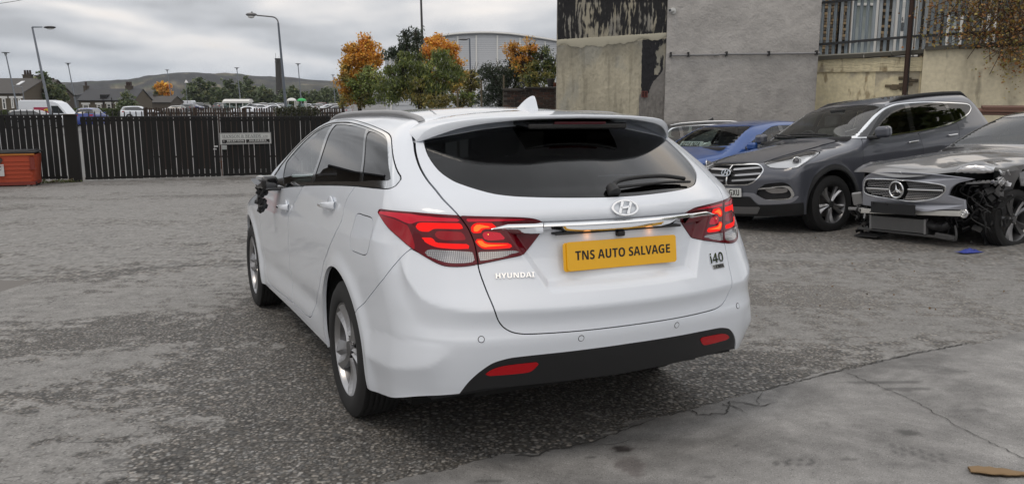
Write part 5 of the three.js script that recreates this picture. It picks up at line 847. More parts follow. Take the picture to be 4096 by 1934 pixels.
  crack('ground_crack_005', [[0.3, -3.3], [0.42, -3.31], [0.5, -3.36], [0.62, -3.35]], 0.0016);
  crack('slab_joint', [[1.83, -4.3], [1.96, -3.85], [2.0, -3.41], [2.06, -3.13], [2.12, -2.6]], 0.002);
}
// street and car park beyond the gate: one sheet that reaches the foot of the hills
{
  const P = [], U = [], I = [], ds = [26, 30, 36, 45, 60, 90, 140, 220, 360, 700, 1500], N = 40;
  for (const d of ds) for (let i = 0; i <= N; i++) { const az = lerp(-1.25, 0.9, i / N), y = d < 36 ? -1.62 : lerp(-1.7, -2.2, sstep(36, 200, d)) - (d > 360 ? (d - 360) * 0.012 : 0); P.push(Math.sin(az) * d, y, -Math.cos(az) * d); U.push(Math.sin(az) * d / 2.4, Math.cos(az) * d / 2.4); }
  for (let r = 0; r < ds.length - 1; r++) for (let i = 0; i < N; i++) { const a = r * (N + 1) + i, b = a + 1, c = a + N + 1, d = c + 1; I.push(a, b, c, b, d, c); }
  const g = new THREE.BufferGeometry(); g.setAttribute('position', new THREE.Float32BufferAttribute(P, 3)); g.setAttribute('uv', new THREE.Float32BufferAttribute(U, 2)); g.setIndex(I); g.computeVertexNormals();
  structure('car_park_ground', g, std(0.17, 0.17, 0.168, 0.9));
}
// hills across the valley
{
  const sky = curve([[-900, 318], [-300, 335], [0, 330], [220, 327], [300, 329], [400, 331], [530, 324], [570, 317], [620, 305], [680, 299], [760, 292], [800, 290], [860, 293], [960, 296], [1060, 305], [1200, 314], [1330, 321], [1700, 335], [2400, 345], [4600, 330]]);
  const P = [], C = [], I = [], NA = 420, ND = 46;
  for (let j = 0; j <= ND; j++) for (let i = 0; i <= NA; i++) {
    const px = lerp(-900, 3000, i / NA), t = j / ND, D = lerp(330, 1750, t), X = (px - 2048) / FOC * D, ridgeY = EYE + (380 - sky(px)) / FOC * 1400;
    const f = t < 0.75 ? sstep(0.12, 0.75, t) ** 1.3 : 1 - 0.6 * sstep(0.75, 1, t);
    const y = lerp(-9, ridgeY, f) + (fbm(X * 0.008, D * 0.006, 3.3, 5) * 16) * Math.min(1, t * 3) * (t > 0.68 ? Math.max(0, (0.75 - t) / 0.07) : 1);
    P.push(X, y, -D);
    const n = fbm(X * 0.02, D * 0.008, 9.1, 5) + 0.07, cell = hash2(Math.floor(X / 70 + n * 1.2), Math.floor(D / 95 + n), 4), wood = sstep(-0.02, 0.1, n + 0.12 * Math.sin(X * 0.01)) * (t < 0.7 ? 1 : 0.3);
    const field = cell > 0.86 ? [0.13, 0.112, 0.075] : cell > 0.45 ? [0.048, 0.058, 0.034] : [0.066, 0.064, 0.048], fine = 0.6 + 0.9 * hash2(i, j, 7) * hash2(i + 5, j, 8) + 0.25 * hash2(Math.floor(i / 2), j, 3);
    const wd = [0.028, 0.028, 0.028]; C.push(...[0, 1, 2].map((k) => lerp(field[k], wd[k], wood) * fine));
  }
  for (let j = 0; j < ND; j++) for (let i = 0; i < NA; i++) { const a = j * (NA + 1) + i, b = a + 1, c = a + NA + 1, d = c + 1; I.push(a, b, c, b, d, c); }
  const g = new THREE.BufferGeometry(); g.setAttribute('position', new THREE.Float32BufferAttribute(P, 3)); g.setAttribute('color', new THREE.Float32BufferAttribute(C, 3)); g.setIndex(I); g.computeVertexNormals();
  structure('hills', g, std(1, 1, 1, 1, { vertexColors: true }));
}
scene.fog = new THREE.FogExp2(0xaab2bd, 0.0001);

// ---------- foliage ----------
function leafGeo(n, seed, place, size, tint, o = {}) { // many small folded leaves
  const r = rng(seed), P = [], N = [], C = [], a = V3(0, 0, 0), b = V3(0, 0, 0), nn = V3(0, 0, 0);
  for (let i = 0; i < n; i++) {
    const q = place(r); if (!q) continue;
    const [x, y, z, clump, out] = q, s = size * (0.6 + 0.8 * r());
    a.set(r() - 0.5, r() - 0.5 - (o.droop || 0), r() - 0.5).normalize(); nn.set(r() - 0.5, r() * 0.8 + 0.1, r() - 0.5).normalize(); b.crossVectors(nn, a).normalize(); nn.crossVectors(a, b);
    const w = o.narrow || 0.45, t = tint(r, clump, y, out), fold = 0.18 * s;
    const pts = [[x - a.x * s / 2, y - a.y * s / 2, z - a.z * s / 2], [x + b.x * s * w + nn.x * fold, y + b.y * s * w + nn.y * fold, z + b.z * s * w + nn.z * fold], [x + a.x * s / 2, y + a.y * s / 2, z + a.z * s / 2], [x - b.x * s * w + nn.x * fold, y - b.y * s * w + nn.y * fold, z - b.z * s * w + nn.z * fold]];
    for (const k of [0, 2, 1, 0, 3, 2]) { P.push(...pts[k]); C.push(...t); N.push(nn.x, nn.y, nn.z); }
  }
  const g = new THREE.BufferGeometry(); g.setAttribute('position', new THREE.Float32BufferAttribute(P, 3)); g.setAttribute('normal', new THREE.Float32BufferAttribute(N, 3)); g.setAttribute('color', new THREE.Float32BufferAttribute(C, 3)); return g;
}
const leafMat = phys(1, 1, 1, 0.9, { vertexColors: true, transmission: 0.35, thickness: 0 }), bark = std(0.05, 0.042, 0.033, 0.95);
const GREEN = [[0.16, 0.21, 0.045], [0.23, 0.28, 0.065], [0.12, 0.17, 0.045], [0.3, 0.32, 0.08]], ORANGE = [[0.74, 0.36, 0.035], [0.85, 0.48, 0.06], [0.62, 0.27, 0.035], [0.72, 0.5, 0.09]], OLIVE = [[0.22, 0.2, 0.05], [0.3, 0.25, 0.06], [0.15, 0.16, 0.045]], DKGREEN = [[0.04, 0.06, 0.03], [0.06, 0.085, 0.04], [0.03, 0.05, 0.028]], FAR = [[0.10, 0.14, 0.06], [0.13, 0.17, 0.07], [0.08, 0.11, 0.05], [0.17, 0.18, 0.08]];
// lobes: [x, y, z, rx, ry, rz, palette], heights above the foot
function tree(name, label, foot, lobes, n, size, seed, group, o = {}) {
  const t = thing(name, label, o.cat || 'tree', group), r0 = rng(seed + 1); t.position.copy(foot);
  const vol = lobes.map((l) => l[3] * l[4] * l[5]), tot = vol.reduce((a, b) => a + b, 0), clumps = [];
  lobes.forEach((l, i) => { const m = Math.max(5, Math.round((o.clumps || 90) * vol[i] / tot)); for (let k = 0; k < m; k++) { const u = r0() * 2 * Math.PI, c = r0() * 2 - 1, s = Math.sqrt(1 - c * c), rad = Math.pow(r0(), 0.33) * 0.95; clumps.push([l[0] + l[3] * rad * s * Math.cos(u), l[1] + l[4] * rad * c, l[2] + l[5] * rad * s * Math.sin(u), (o.clumpR || 0.3) * (0.6 + 0.8 * r0()), l[6], r0(), rad]); } });
  const place = (r) => { const c = clumps[Math.floor(r() * clumps.length)]; const g = () => (r() + r() + r() - 1.5) * 0.9; return [c[0] + g() * c[3], c[1] + g() * c[3] * 0.8, c[2] + g() * c[3], c, c[6]]; };
  part('crown', leafGeo(n, seed, place, size, (r, c, y, out) => { const pal = c[4], q = pal[Math.floor((c[5] * 0.7 + r() * 0.3) * pal.length * 0.999)], k = (0.65 + 0.7 * c[5]) * (0.8 + 0.4 * r()); return [q[0] * k, q[1] * k, q[2] * k]; }, o), leafMat, t).userData.kind = 'stuff';
  const h0 = Math.min(...lobes.map((l) => l[1])), top = lobes[0], tr = o.trunk || 0.12, g = [bar(V3(0, 0, 0), V3(top[0] * 0.3, h0, top[2] * 0.3), tr, tr * 0.7, 9)];
  lobes.forEach((l, i) => { const a = V3(top[0] * 0.3, h0 * (0.8 + 0.05 * (i % 3)), top[2] * 0.3); g.push(tube([a, a.clone().lerp(V3(l[0], l[1], l[2]), 0.5).add(V3((r0() - 0.5) * 0.2, 0.1, 0)), V3(l[0], l[1] + l[4] * 0.6, l[2])], tr * 0.35, 10, 6)); for (let k = 0; k < (o.twigs || 3); k++) { const e = V3(l[0] + (r0() - 0.5) * 1.6 * l[3], l[1] + l[4] * (0.3 + 0.8 * r0()), l[2] + (r0() - 0.5) * l[5]); g.push(bar(V3(l[0], l[1], l[2]), e, tr * 0.16, tr * 0.05, 5)); } });
  part('trunk', g, bark, t); return t;
}
const footAt = (px, depth, y) => { const p = seen(px, 400, depth); return V3(p.x, y, p.z); };
const hgt = (py, depth) => seen(2048, py, depth).y;
{
  const L = (px, py, depth, foot, rx, ry, rz, pal) => { const p = seen(px, py, depth); return [p.x - foot.x, p.y - foot.y, p.z - foot.z, rx, ry, rz, pal]; };
  let f = footAt(1440, 36, -1.6);
  tree('maple_tree', 'maple with orange crown turning green below, left of the pole', f, [L(1425, 250, 36, f, 0.75, 1.0, 0.7, ORANGE), L(1480, 225, 36.4, f, 0.55, 0.75, 0.6, ORANGE), L(1400, 330, 36, f, 0.6, 0.9, 0.6, [...ORANGE, ...OLIVE]), L(1470, 350, 35.6, f, 0.85, 0.9, 0.7, [...OLIVE, ...GREEN]), L(1385, 390, 36, f, 0.45, 0.5, 0.5, [...ORANGE, ...OLIVE]), L(1472, 175, 36, f, 0.22, 0.42, 0.22, ORANGE), L(1415, 195, 36, f, 0.3, 0.35, 0.3, ORANGE)], 15000, 0.1, 11, null, { clumpR: 0.26, clumps: 150, twigs: 5 });
  f = footAt(1690, 33, -1.6);
  tree('peach_tree', 'leafy green tree with long drooping leaves around the tall pole', f, [L(1640, 290, 33, f, 0.9, 0.9, 0.8, GREEN), L(1740, 290, 32.6, f, 1.0, 0.85, 0.8, GREEN), L(1570, 340, 33, f, 0.8, 0.8, 0.7, GREEN), L(1690, 350, 33, f, 1.2, 0.7, 0.9, [...GREEN, ...OLIVE]), L(1620, 165, 33, f, 0.13, 0.5, 0.13, DKGREEN), L(1662, 155, 33, f, 0.13, 0.55, 0.13, DKGREEN), L(1580, 215, 33, f, 0.35, 0.3, 0.3, DKGREEN), L(1810, 290, 33, f, 0.5, 0.6, 0.5, GREEN)], 16000, 0.14, 12, null, { clumpR: 0.28, clumps: 150, narrow: 0.16, droop: 0.55, twigs: 4 });
  f = footAt(1770, 38, -1.6);
  tree('maple_tree', 'rounded orange maple behind the drooping green tree', f, [L(1755, 200, 38, f, 0.9, 0.75, 0.7, ORANGE), L(1800, 230, 38, f, 0.6, 0.7, 0.6, ORANGE), L(1830, 320, 38, f, 0.55, 0.9, 0.5, [...ORANGE, ...OLIVE]), L(1700, 250, 38, f, 0.4, 0.6, 0.5, ORANGE), L(1752, 160, 38, f, 0.35, 0.3, 0.3, ORANGE)], 10500, 0.1, 13, null, { clumpR: 0.24, clumps: 110, twigs: 5 });
  f = footAt(2010, 31, -1.5);
  tree('yew_tree', 'dark evergreen tree between the maples and the rendered wall', f, [L(2010, 330, 31, f, 0.95, 0.8, 0.8, DKGREEN), L(2045, 265, 31, f, 0.55, 0.5, 0.5, DKGREEN), L(1960, 300, 31, f, 0.55, 0.35, 0.5, DKGREEN), L(2090, 300, 31, f, 0.6, 0.6, 0.5, [...DKGREEN, ...GREEN]), L(1980, 390, 31, f, 0.8, 0.5, 0.6, DKGREEN)], 9000, 0.11, 14, null, { clumpR: 0.24, clumps: 130, narrow: 0.14, droop: 0.2 });
  f = footAt(2140, 30, -1.5);
  tree('maple_tree', 'thin maple with few orange leaves beside the rendered wall', f, [L(2080, 225, 30, f, 0.45, 0.4, 0.4, ORANGE), L(2120, 195, 30, f, 0.35, 0.3, 0.3, ORANGE), L(2050, 195, 30, f, 0.25, 0.22, 0.25, ORANGE), L(2170, 240, 30, f, 0.45, 0.45, 0.4, [...GREEN, ...DKGREEN]), L(2150, 310, 30, f, 0.6, 0.6, 0.5, [...GREEN, ...OLIVE]), L(2210, 280, 30, f, 0.35, 0.6, 0.4, [...GREEN, ...OLIVE]), L(2095, 265, 30, f, 0.4, 0.4, 0.4, [...ORANGE, ...OLIVE])], 6500, 0.1, 15, null, { clumpR: 0.2, clumps: 90, twigs: 8, narrow: 0.25 });
  f = footAt(1880, 35, -1.6);
  tree('garden_shrub', 'pale olive shrub under the street lamp by the white hall', f, [L(1885, 330, 35, f, 0.4, 0.8, 0.4, OLIVE), L(1850, 390, 34, f, 0.6, 0.4, 0.5, [...OLIVE, ...GREEN]), L(1760, 400, 32, f, 0.8, 0.3, 0.5, OLIVE)], 2600, 0.1, 16, null, { cat: 'shrub', clumpR: 0.2, clumps: 60 });
  // far trees
  f = footAt(205, 118, -1.8); tree('leaning_tree', 'wind-leaning green tree behind the white van', f, [L(190, 345, 118, f, 1.5, 1.3, 1.3, FAR), L(215, 365, 118, f, 1.6, 1.2, 1.3, FAR), L(180, 315, 118, f, 0.8, 0.7, 0.8, FAR), L(235, 390, 118, f, 1.1, 0.9, 1, FAR), L(185, 385, 118, f, 1.2, 0.9, 1, FAR)], 3800, 0.42, 21, null, { clumpR: 0.55, clumps: 90, trunk: 0.2 });
  f = footAt(650, 190, -2.2); tree('orange_tree', 'small bright orange tree standing alone beyond the pale fence', f, [L(655, 360, 190, f, 1.7, 1.5, 1.3, ORANGE), L(640, 345, 190, f, 1.1, 0.9, 1, ORANGE), L(625, 365, 190.6, f, 0.8, 1.5, 0.9, [...FAR, ...OLIVE]), L(668, 375, 190, f, 0.9, 1.0, 0.9, ORANGE)], 2600, 0.5, 22, null, { clumpR: 0.6, clumps: 60, trunk: 0.14 });
  f = footAt(512, 95, -1.8); tree('small_tree', 'thin pale green sapling in front of the slate cottage', f, [L(510, 400, 95, f, 0.8, 0.8, 0.7, FAR), L(505, 430, 95, f, 1.1, 0.7, 0.8, FAR), L(525, 445, 95, f, 0.9, 0.5, 0.8, FAR)], 1300, 0.3, 23, null, { clumpR: 0.5, clumps: 60, trunk: 0.06 });
  const row = [[765, 365, 26, 48], [800, 350, 30, 60], [845, 360, 30, 52], [885, 375, 26, 40], [915, 355, 24, 55], [960, 365, 30, 48], [1000, 345, 28, 62], [1040, 368, 28, 44], [1075, 385, 24, 34], [1140, 385, 22, 34], [1175, 375, 18, 44], [1215, 390, 24, 30], [1260, 392, 26, 28], [1300, 380, 24, 40], [1335, 385, 22, 36]];
  row.forEach(([px, py, rx, ry], i) => { const D = 235 + (i % 3) * 8, k = D / FOC, ft = footAt(px, D, -2.3); const names = ['first', 'second', 'third', 'fourth', 'fifth', 'sixth', 'seventh', 'eighth', 'ninth', 'tenth', 'eleventh', 'twelfth', 'thirteenth', 'fourteenth', 'fifteenth']; tree('parkside_tree', `hazy green tree in the row behind the car park, ${names[i]} from the left`, ft, [L(px, py, D, ft, rx * k, ry * k * 0.8, rx * k, FAR), L(px - rx * 0.5, py + ry * 0.45, D, ft, rx * k * 0.9, ry * k * 0.55, rx * k, FAR), L(px + rx * 0.55, py + ry * 0.4, D, ft, rx * k * 0.9, ry * k * 0.6, rx * k, FAR), L(px, py + ry * 0.8, D, ft, rx * k * 1.1, ry * k * 0.4, rx * k, FAR)], 1500, 0.75, 40 + i, 'trees in a row behind the car park', { clumpR: 0.9, clumps: 50, trunk: 0.18 }); });
  // hedges
  const hedge = (px0, px1, py, D, lab, seed) => { const a = seen(px0, py, D), b = seen(px1, py, D), t = thing('hedge', lab, 'hedge'); t.position.set(a.x, -1.8, a.z); const h = a.y + 1.8, m = part('leaves', leafGeo(2600, seed, (r) => { const u = r(), q = Math.sqrt(r()); return [lerp(0, b.x - a.x, u), h * (0.35 + 0.65 * q) + 0.12 * fbm(u * 9, seed, 0, 2) * h, (b.z - a.z) * u + (r() - 0.5) * 1.2, [0, 0, 0, 0, 0, hash2(Math.floor(u * 30), Math.floor(q * 4), seed)], 1]; }, 0.3, (r, c) => { const q = [[0.07, 0.1, 0.02], [0.09, 0.12, 0.03], [0.05, 0.075, 0.02]][Math.floor(r() * 3)], k = 0.7 + 0.6 * c[5]; return [q[0] * k, q[1] * k, q[2] * k]; }), leafMat, t); m.userData.kind = 'stuff'; part('stems', Array.from({ length: 8 }, (_, i) => bar(V3((b.x - a.x) * (i + 0.5) / 8, 0, (b.z - a.z) * (i + 0.5) / 8), V3((b.x - a.x) * (i + 0.5) / 8, h * 0.8, (b.z - a.z) * (i + 0.5) / 8), 0.04, 0.02, 5)), bark, t); };
  hedge(300, 345, 436, 85, 'bright green clipped hedge left of the small blue car', 61); hedge(380, 425, 437, 90, 'green hedge right of the small blue car', 62); hedge(430, 500, 437, 92, 'long low hedge in front of the cottage windows', 63); hedge(0, 70, 446, 80, 'low green hedge behind the gate beside the red bin', 64); hedge(690, 745, 395, 215, 'dark scrub at the left end of the tree row', 65);
  { const a = seen(1155, 425, 32.4), t = thing('ivy', 'green ivy climbing over the brown timber fence', 'ivy'); t.position.copy(a); const m = part('leaves', leafGeo(2600, 71, (r) => { const u = r(); return [(u - 0.3) * 1.7 + (r() - 0.5) * 0.2, -0.45 * r() - 0.05 + 0.2 * (r() - 0.5), 0.12 + (r() - 0.5) * 0.2, [0, 0, 0, 0, 0, r()], 1]; }, 0.06, (r) => { const q = [[0.04, 0.05, 0.018], [0.05, 0.065, 0.02], [0.1, 0.1, 0.05]][Math.floor(r() * 3)]; return q; }), leafMat, t); m.userData.kind = 'stuff'; }
}
// ---------- timber gates at the end of the yard ----------
const wood = std(0.0045, 0.0045, 0.0046, 0.85), woodB = std(0.008, 0.0072, 0.0068, 0.9), woodC = std(0.003, 0.003, 0.003, 0.8), brownWood = [std(0.05, 0.034, 0.026, 0.9), std(0.038, 0.026, 0.021, 0.9), std(0.068, 0.05, 0.038, 0.9)];
const gateA = yardPoint(-15.75, -25.05), gateB = yardPoint(-8.19, -28.04);
const gateAt = (px) => { // foot of the gate line under a pixel column
  const d = seen(px, 700, 1).sub(V3(0, EYE, 0)), ax = gateA.x, az = gateA.z, ux = gateB.x - ax, uz = gateB.z - az, k = (ax * uz - az * ux) / (d.x * uz - d.z * ux), x = d.x * k, z = d.z * k, t = ((x - ax) * ux + (z - az) * uz) / (ux * ux + uz * uz);
  return V3(x, lerp(gateA.y, gateB.y, t), z);
};
const gateTurn = Math.atan2(-(gateB.z - gateA.z), gateB.x - gateA.x);
function boarding(name, label, cat, px0, px1, h, gapB, o = {}) {
  const a = gateAt(px0), b = gateAt(px1), L = Math.hypot(b.x - a.x, b.z - a.z), t = thing(name, label, cat, o.group); t.position.copy(a); t.rotation.y = gateTurn;
  const r = rng(Math.round(px0) + 3), n = Math.round(L / 0.172), pitch = L / n, dy = (b.y - a.y) / L, g = [box(pitch - 0.022, h, 0.022), box(pitch - 0.014, h, 0.022), box(pitch - 0.03, h, 0.022)];
  for (let i = 0; i < n; i++) { const x = (i + 0.5) * pitch, m = part('board', g[i % 3 === 0 ? Math.floor(r() * 3) : 0], [wood, woodB, woodC][Math.floor(r() * 3)], t); m.position.set(x + (r() - 0.5) * 0.01, h / 2 + gapB + dy * x + (r() - 0.5) * 0.015, 0); m.rotation.z = (r() - 0.5) * 0.006; }
  for (const y of [0.05, h - 0.1]) part('rail', box(L, 0.07, 0.05, L / 2, y + gapB + dy * L / 2, -0.04), wood, t);
  const ns = Math.round(L / 0.17);
  if (o.spikes) for (let i = 0; i < ns; i++) { const s = part('spike', spikeGeo, M.trim, t); s.position.set((i + 0.5) * L / ns, h + gapB + dy * (i + 0.5) * L / ns - 0.05, -0.09); }
  part('steel_bar', box(L, 0.05, 0.03, L / 2, h + gapB + 0.0 + dy * L / 2, -0.085), M.trim, t);
  return [t, L, h, dy];
}
const spikeGeo = mergeGeometries([box(0.035, 0.2, 0.012, 0, 0.1, 0).toNonIndexed(), new THREE.ConeGeometry(0.02, 0.05, 4).translate(0, 0.22, 0).toNonIndexed()]);
boarding('boundary_fence', 'black board fence between the red bin and the gate post', 'fence', -90, 268, 1.98, 0.1, { spikes: true });
boarding('yard_gate', 'large black board gate left of the sign', 'gate', 338, 884, 1.97, 0.06, { spikes: true });
boarding('yard_gate', 'black board gate leaf that carries the white sign', 'gate', 892, 1330, 1.96, 0.06, { spikes: true });
{
  const p = gateAt(300), t = thing('gate_post', 'thick weathered timber gate post between fence and gate', 'post'); t.position.copy(p); t.rotation.y = gateTurn;
  part('post', rbox(0.36, 2.12, 0.34, 0.02, 0, 1.04, 0), std(0.012, 0.011, 0.01, 0.95), t); part('post_cap', box(0.42, 0.03, 0.4, 0, 2.11, 0), std(0.05, 0.04, 0.032, 0.9), t);
  const q = gateAt(888), u = thing('drop_bolt', 'rusty drop bolt and latch where the gate leaves meet', 'bolt'); u.position.copy(q); u.rotation.y = gateTurn;
  part('bolt', [cyl(0.015, 0.015, 0.55, 0.0, 0.35, 0.05, 8), box(0.1, 0.02, 0.02, -0.02, 0.55, 0.06)], std(0.12, 0.05, 0.03, 0.85, { metalness: 0.4 }), u); part('latch_box', [rbox(0.15, 0.14, 0.06, 0.01, 0.12, 1.02, 0.06)], std(0.36, 0.38, 0.38, 0.5, { metalness: 0.4 }), u); part('latch_plate', [rbox(0.12, 0.05, 0.02, 0.005, -0.14, 1.06, 0.04), rbox(0.1, 0.04, 0.02, 0.005, -0.18, 0.97, 0.04)], std(0.45, 0.46, 0.47, 0.5), u);
  // the sign
  const s0 = gateAt(886), s1 = gateAt(1091), W = Math.hypot(s1.x - s0.x, s1.z - s0.z), y = hgt(556, 26.9), s = thing('gate_sign', 'white framed business sign on the black gate, with reception and deliveries arrows', 'sign'); s.position.set((s0.x + s1.x) / 2, y, (s0.z + s1.z) / 2); s.rotation.y = gateTurn; s.translateZ(0.05);
  const H = 0.385; part('board', box(W, H, 0.02), std(0.55, 0.56, 0.55, 0.5), s);
  for (const [w, h, x, yy] of [[W, 0.022, 0, H / 2 - 0.011], [W, 0.022, 0, -H / 2 + 0.011]]) part('frame', box(w, h, 0.012, x, yy, 0.0165), std(0.28, 0.29, 0.29, 0.5), s); for (const x of [-1, 1]) part('frame', box(0.022, H - 0.044, 0.012, x * (W / 2 - 0.011), 0, 0.0165), std(0.28, 0.29, 0.29, 0.5), s);
  part('lettering', [letters('HANSON & BEARDS', 0.098, 0.002, serif, W * 0.74).translate(-W * 0.075, 0.075, 0.0105), letters('LTD', 0.06, 0.002, serif, W * 0.09).translate(W * 0.385, 0.062, 0.0105), box(W * 0.86, 0.006, 0.002, 0, 0.01, 0.0115)], std(0.03, 0.055, 0.05, 0.5), s);
  for (const [x, w, txt, a] of [[-W * 0.235, W * 0.44, 'RECEPTION', 0], [W * 0.235, W * 0.46, 'DELIVERIES', 1]]) { const p2 = part('direction_panel', box(w, 0.125, 0.004, x, -0.095, 0.0125), M.ink, s); part('lettering', [letters(txt, 0.06, 0.001, sans, w * 0.72).translate(x + (a ? 0.0 : w * 0.08), -0.075, 0.0147)], M.plateW, p2); part('arrow', a ? [box(w * 0.86, 0.01, 0.001, x, -0.135, 0.0152), new THREE.ConeGeometry(0.018, 0.04, 3).rotateZ(-Math.PI / 2).scale(1, 1, 0.05).translate(x + w * 0.43, -0.135, 0.0152)] : [box(w * 0.8, 0.01, 0.001, x + 0.05, -0.14, 0.0152), box(0.01, 0.06, 0.001, x - w * 0.42, -0.1, 0.0152), new THREE.ConeGeometry(0.02, 0.03, 3).scale(1, 1, 0.05).translate(x - w * 0.42, -0.06, 0.0152)], M.plateW, p2); }
}
// the red bin
{
  const t = thing('waste_bin', 'dented red steel waste bin with white notice, on castors by the gate', 'bin'), p = gateAt(90); t.position.copy(p).add(V3(0.42, 0, 1.15)); t.rotation.y = gateTurn - 0.05;
  const red = std(0.42, 0.065, 0.025, 0.6), dk = std(0.2, 0.028, 0.016, 0.6), s = [];
  for (let i = 0; i <= 12; i++) { const u = i / 12, y = lerp(0.2, 0.98, u), k = 0.9 + 0.1 * u, rib = 0.006 * Math.sin(u * 40); s.push([[-0.68 * k, y, -0.5], [-0.68 * k, y, 0.42 * k + rib], [0.0, y, 0.44 * k + rib], [0.5, y, 0.43 * k + rib], [0.66 * k, y, 0.38 * k], [0.68 * k, y, -0.5]]); }
  part('body', ribbonLoft(s, true).toNonIndexed(), red, t);
  for (const y of [0.32, 0.44, 0.56, 0.68, 0.8]) part('rib', rbox(1.2, 0.016, 0.02, 0.004, -0.06, y, 0.405 + 0.045 * y), red, t);
  part('rim', [rbox(1.4, 0.045, 0.06, 0.01, -0.02, 0.99, 0.44)], std(0.42, 0.15, 0.02, 0.6), t); part('side_fork', [rbox(0.12, 0.36, 0.07, 0.01, 0.6, 0.74, 0.41), rbox(0.2, 0.03, 0.05, 0.006, 0.6, 0.56, 0.42)], dk, t); part('base', box(1.24, 0.1, 0.9, 0, 0.15, -0.05), dk, t);
  part('lid', [rbox(1.46, 0.05, 1.0, 0.02, -0.02, 1.05, -0.06), rbox(1.3, 0.03, 0.7, 0.012, -0.02, 1.085, -0.06), rbox(0.5, 0.02, 0.05, 0.008, 0.3, 1.09, 0.4)], std(0.02, 0.021, 0.023, 0.5), t);
  const bd = part('notice', box(0.4, 0.34, 0.006, -0.33, 0.55, 0.45, 0.06 * -1), std(0.5, 0.5, 0.5, 0.6), t); part('lettering', ['Halifax', 'Trailer', 'Waste'].map((w, i) => letters(w, 0.062, 0.001, sansR, 0.28).translate(-0.33, 0.66 - i * 0.09, 0.4535 + (0.66 - i * 0.09 - 0.55) * 0.06)), M.ink, bd); part('notice_stripe', box(0.36, 0.02, 0.001, -0.33, 0.415, 0.4455), std(0.4, 0.06, 0.06, 0.6), bd);
  part('worn_patch', [new THREE.CircleGeometry(0.19, 7).scale(1, 0.65, 1).translate(-0.32, 0.84, 0.4555)], std(0.06, 0.04, 0.035, 0.9), t);
  for (const [x, z] of [[-0.5, 0.3], [0.42, 0.32], [0.56, 0.28], [-0.5, -0.4], [0.5, -0.4]]) { const c = part('castor', [new THREE.TorusGeometry(0.075, 0.028, 8, 20).rotateY(0.5).translate(x, 0.1, z)], M.tyre, t); part('castor_fork', [box(0.03, 0.12, 0.05, x - 0.03, 0.15, z), cyl(0.05, 0.05, 0.03, x, 0.1, z, 12, Math.PI / 2)], M.steel, c); }
}
{ // weeds along the foot of the fence
  const a = gateAt(-80), b = gateAt(330), t = thing('fence_weeds', 'low green weeds along the foot of the fence by the red bin', 'weeds'), r0 = rng(4); t.position.copy(a); part('leaves', leafGeo(1300, 83, (r) => { const u = r(), k = 0.4 + 0.6 * sstep(0.1, 0.3, fbm(u * 12, 1, 2, 3) + 0.2); if (r() > k) return null; return [(b.x - a.x) * u + (r() - 0.5) * 0.1, (b.y - a.y) * u + 0.02 + 0.1 * r() * k, (b.z - a.z) * u + 0.12 + 0.35 * r(), [0, 0, 0, 0, 0, r()], 1]; }, 0.06, (r) => { const k = 0.6 + 0.6 * r(); return r() < 0.7 ? [0.09 * k, 0.12 * k, 0.03 * k] : [0.16 * k, 0.13 * k, 0.06 * k]; }), leafMat, t).userData.kind = 'stuff'; t.userData.kind = 'stuff';
}
// brown pale fence beyond the gate
{
  const a = seen(575, 431, 33), b = seen(1370, 427, 33.5), L = Math.hypot(b.x - a.x, b.z - a.z), t = thing('pale_fence', 'weathered brown pale fence with gaps, seen above the black gate', 'fence'); t.position.set(a.x, -1.62, a.z); t.rotation.y = Math.atan2(-(b.z - a.z), b.x - a.x);
  const h = a.y + 1.62, g = box(0.065, h, 0.018), r = rng(8), n = Math.floor(L / 0.098); for (let i = 0; i < n; i++) { if (r() < 0.03) continue; const m = part('pale', g, brownWood[Math.floor(r() * 3)], t); m.position.set(i * 0.098, h / 2 + (r() - 0.5) * 0.05, 0); m.rotation.z = (r() - 0.5) * 0.02; }
  for (const y of [0.5, h - 0.22]) part('rail', box(L, 0.07, 0.04, L / 2, y, -0.03), brownWood[1], t); for (let i = 0; i <= 4; i++) part('post', box(0.12, h + 0.02, 0.1, i * L / 4, h / 2, -0.1), brownWood[1], t);
}
// ---------- lamps and poles ----------
const galv = std(0.2, 0.22, 0.25, 0.5, { metalness: 0.4 }), greyPole = std(0.13, 0.15, 0.18, 0.55, { metalness: 0.3 });
function post(name, label, cat, px, pyTop, pxB, D, r0, group, build, mat = galv, y0 = -1.9) {
  const top = seen(px, pyTop, D), t = thing(name, label, cat, group), foot = V3(seen(pxB, 440, D).x, y0, top.z); t.position.copy(foot); const h = top.clone().sub(foot); part('pole', bar(V3(0, 0, 0), h, r0, r0 * 0.55, 12), mat, t); if (build) build(t, h); return t;
}
const tee = (t, h) => { part('lamp_head', [new THREE.CylinderGeometry(0.52, 0.36, 0.09, 20).translate(h.x, h.y + 0.06, h.z), new THREE.CylinderGeometry(0.2, 0.08, 0.4, 12).translate(h.x, h.y - 0.18, h.z)], std(0.32, 0.34, 0.36, 0.5), t); };
[[20, 212, 50, 105, 'far left, in front of the brick terrace'], [270, 254, 291, 135, 'between the leaning tree and the slate cottage'], [667, 280, 679, 185, 'beside the orange tree'], [946, 272, 956, 150, 'above the white trolley shelter'], [1191, 256, 1200, 140, 'above the green-topped shelter'], [1331, 300, 1337, 195, 'at the left edge of the maples']].forEach(([px, py, pb, D, w]) => post('car_park_lamp', 'flat-topped car park lamp ' + w, 'lamp post', px, py, pb, D, 0.12, 'flat-topped lamps of the car park', tee));
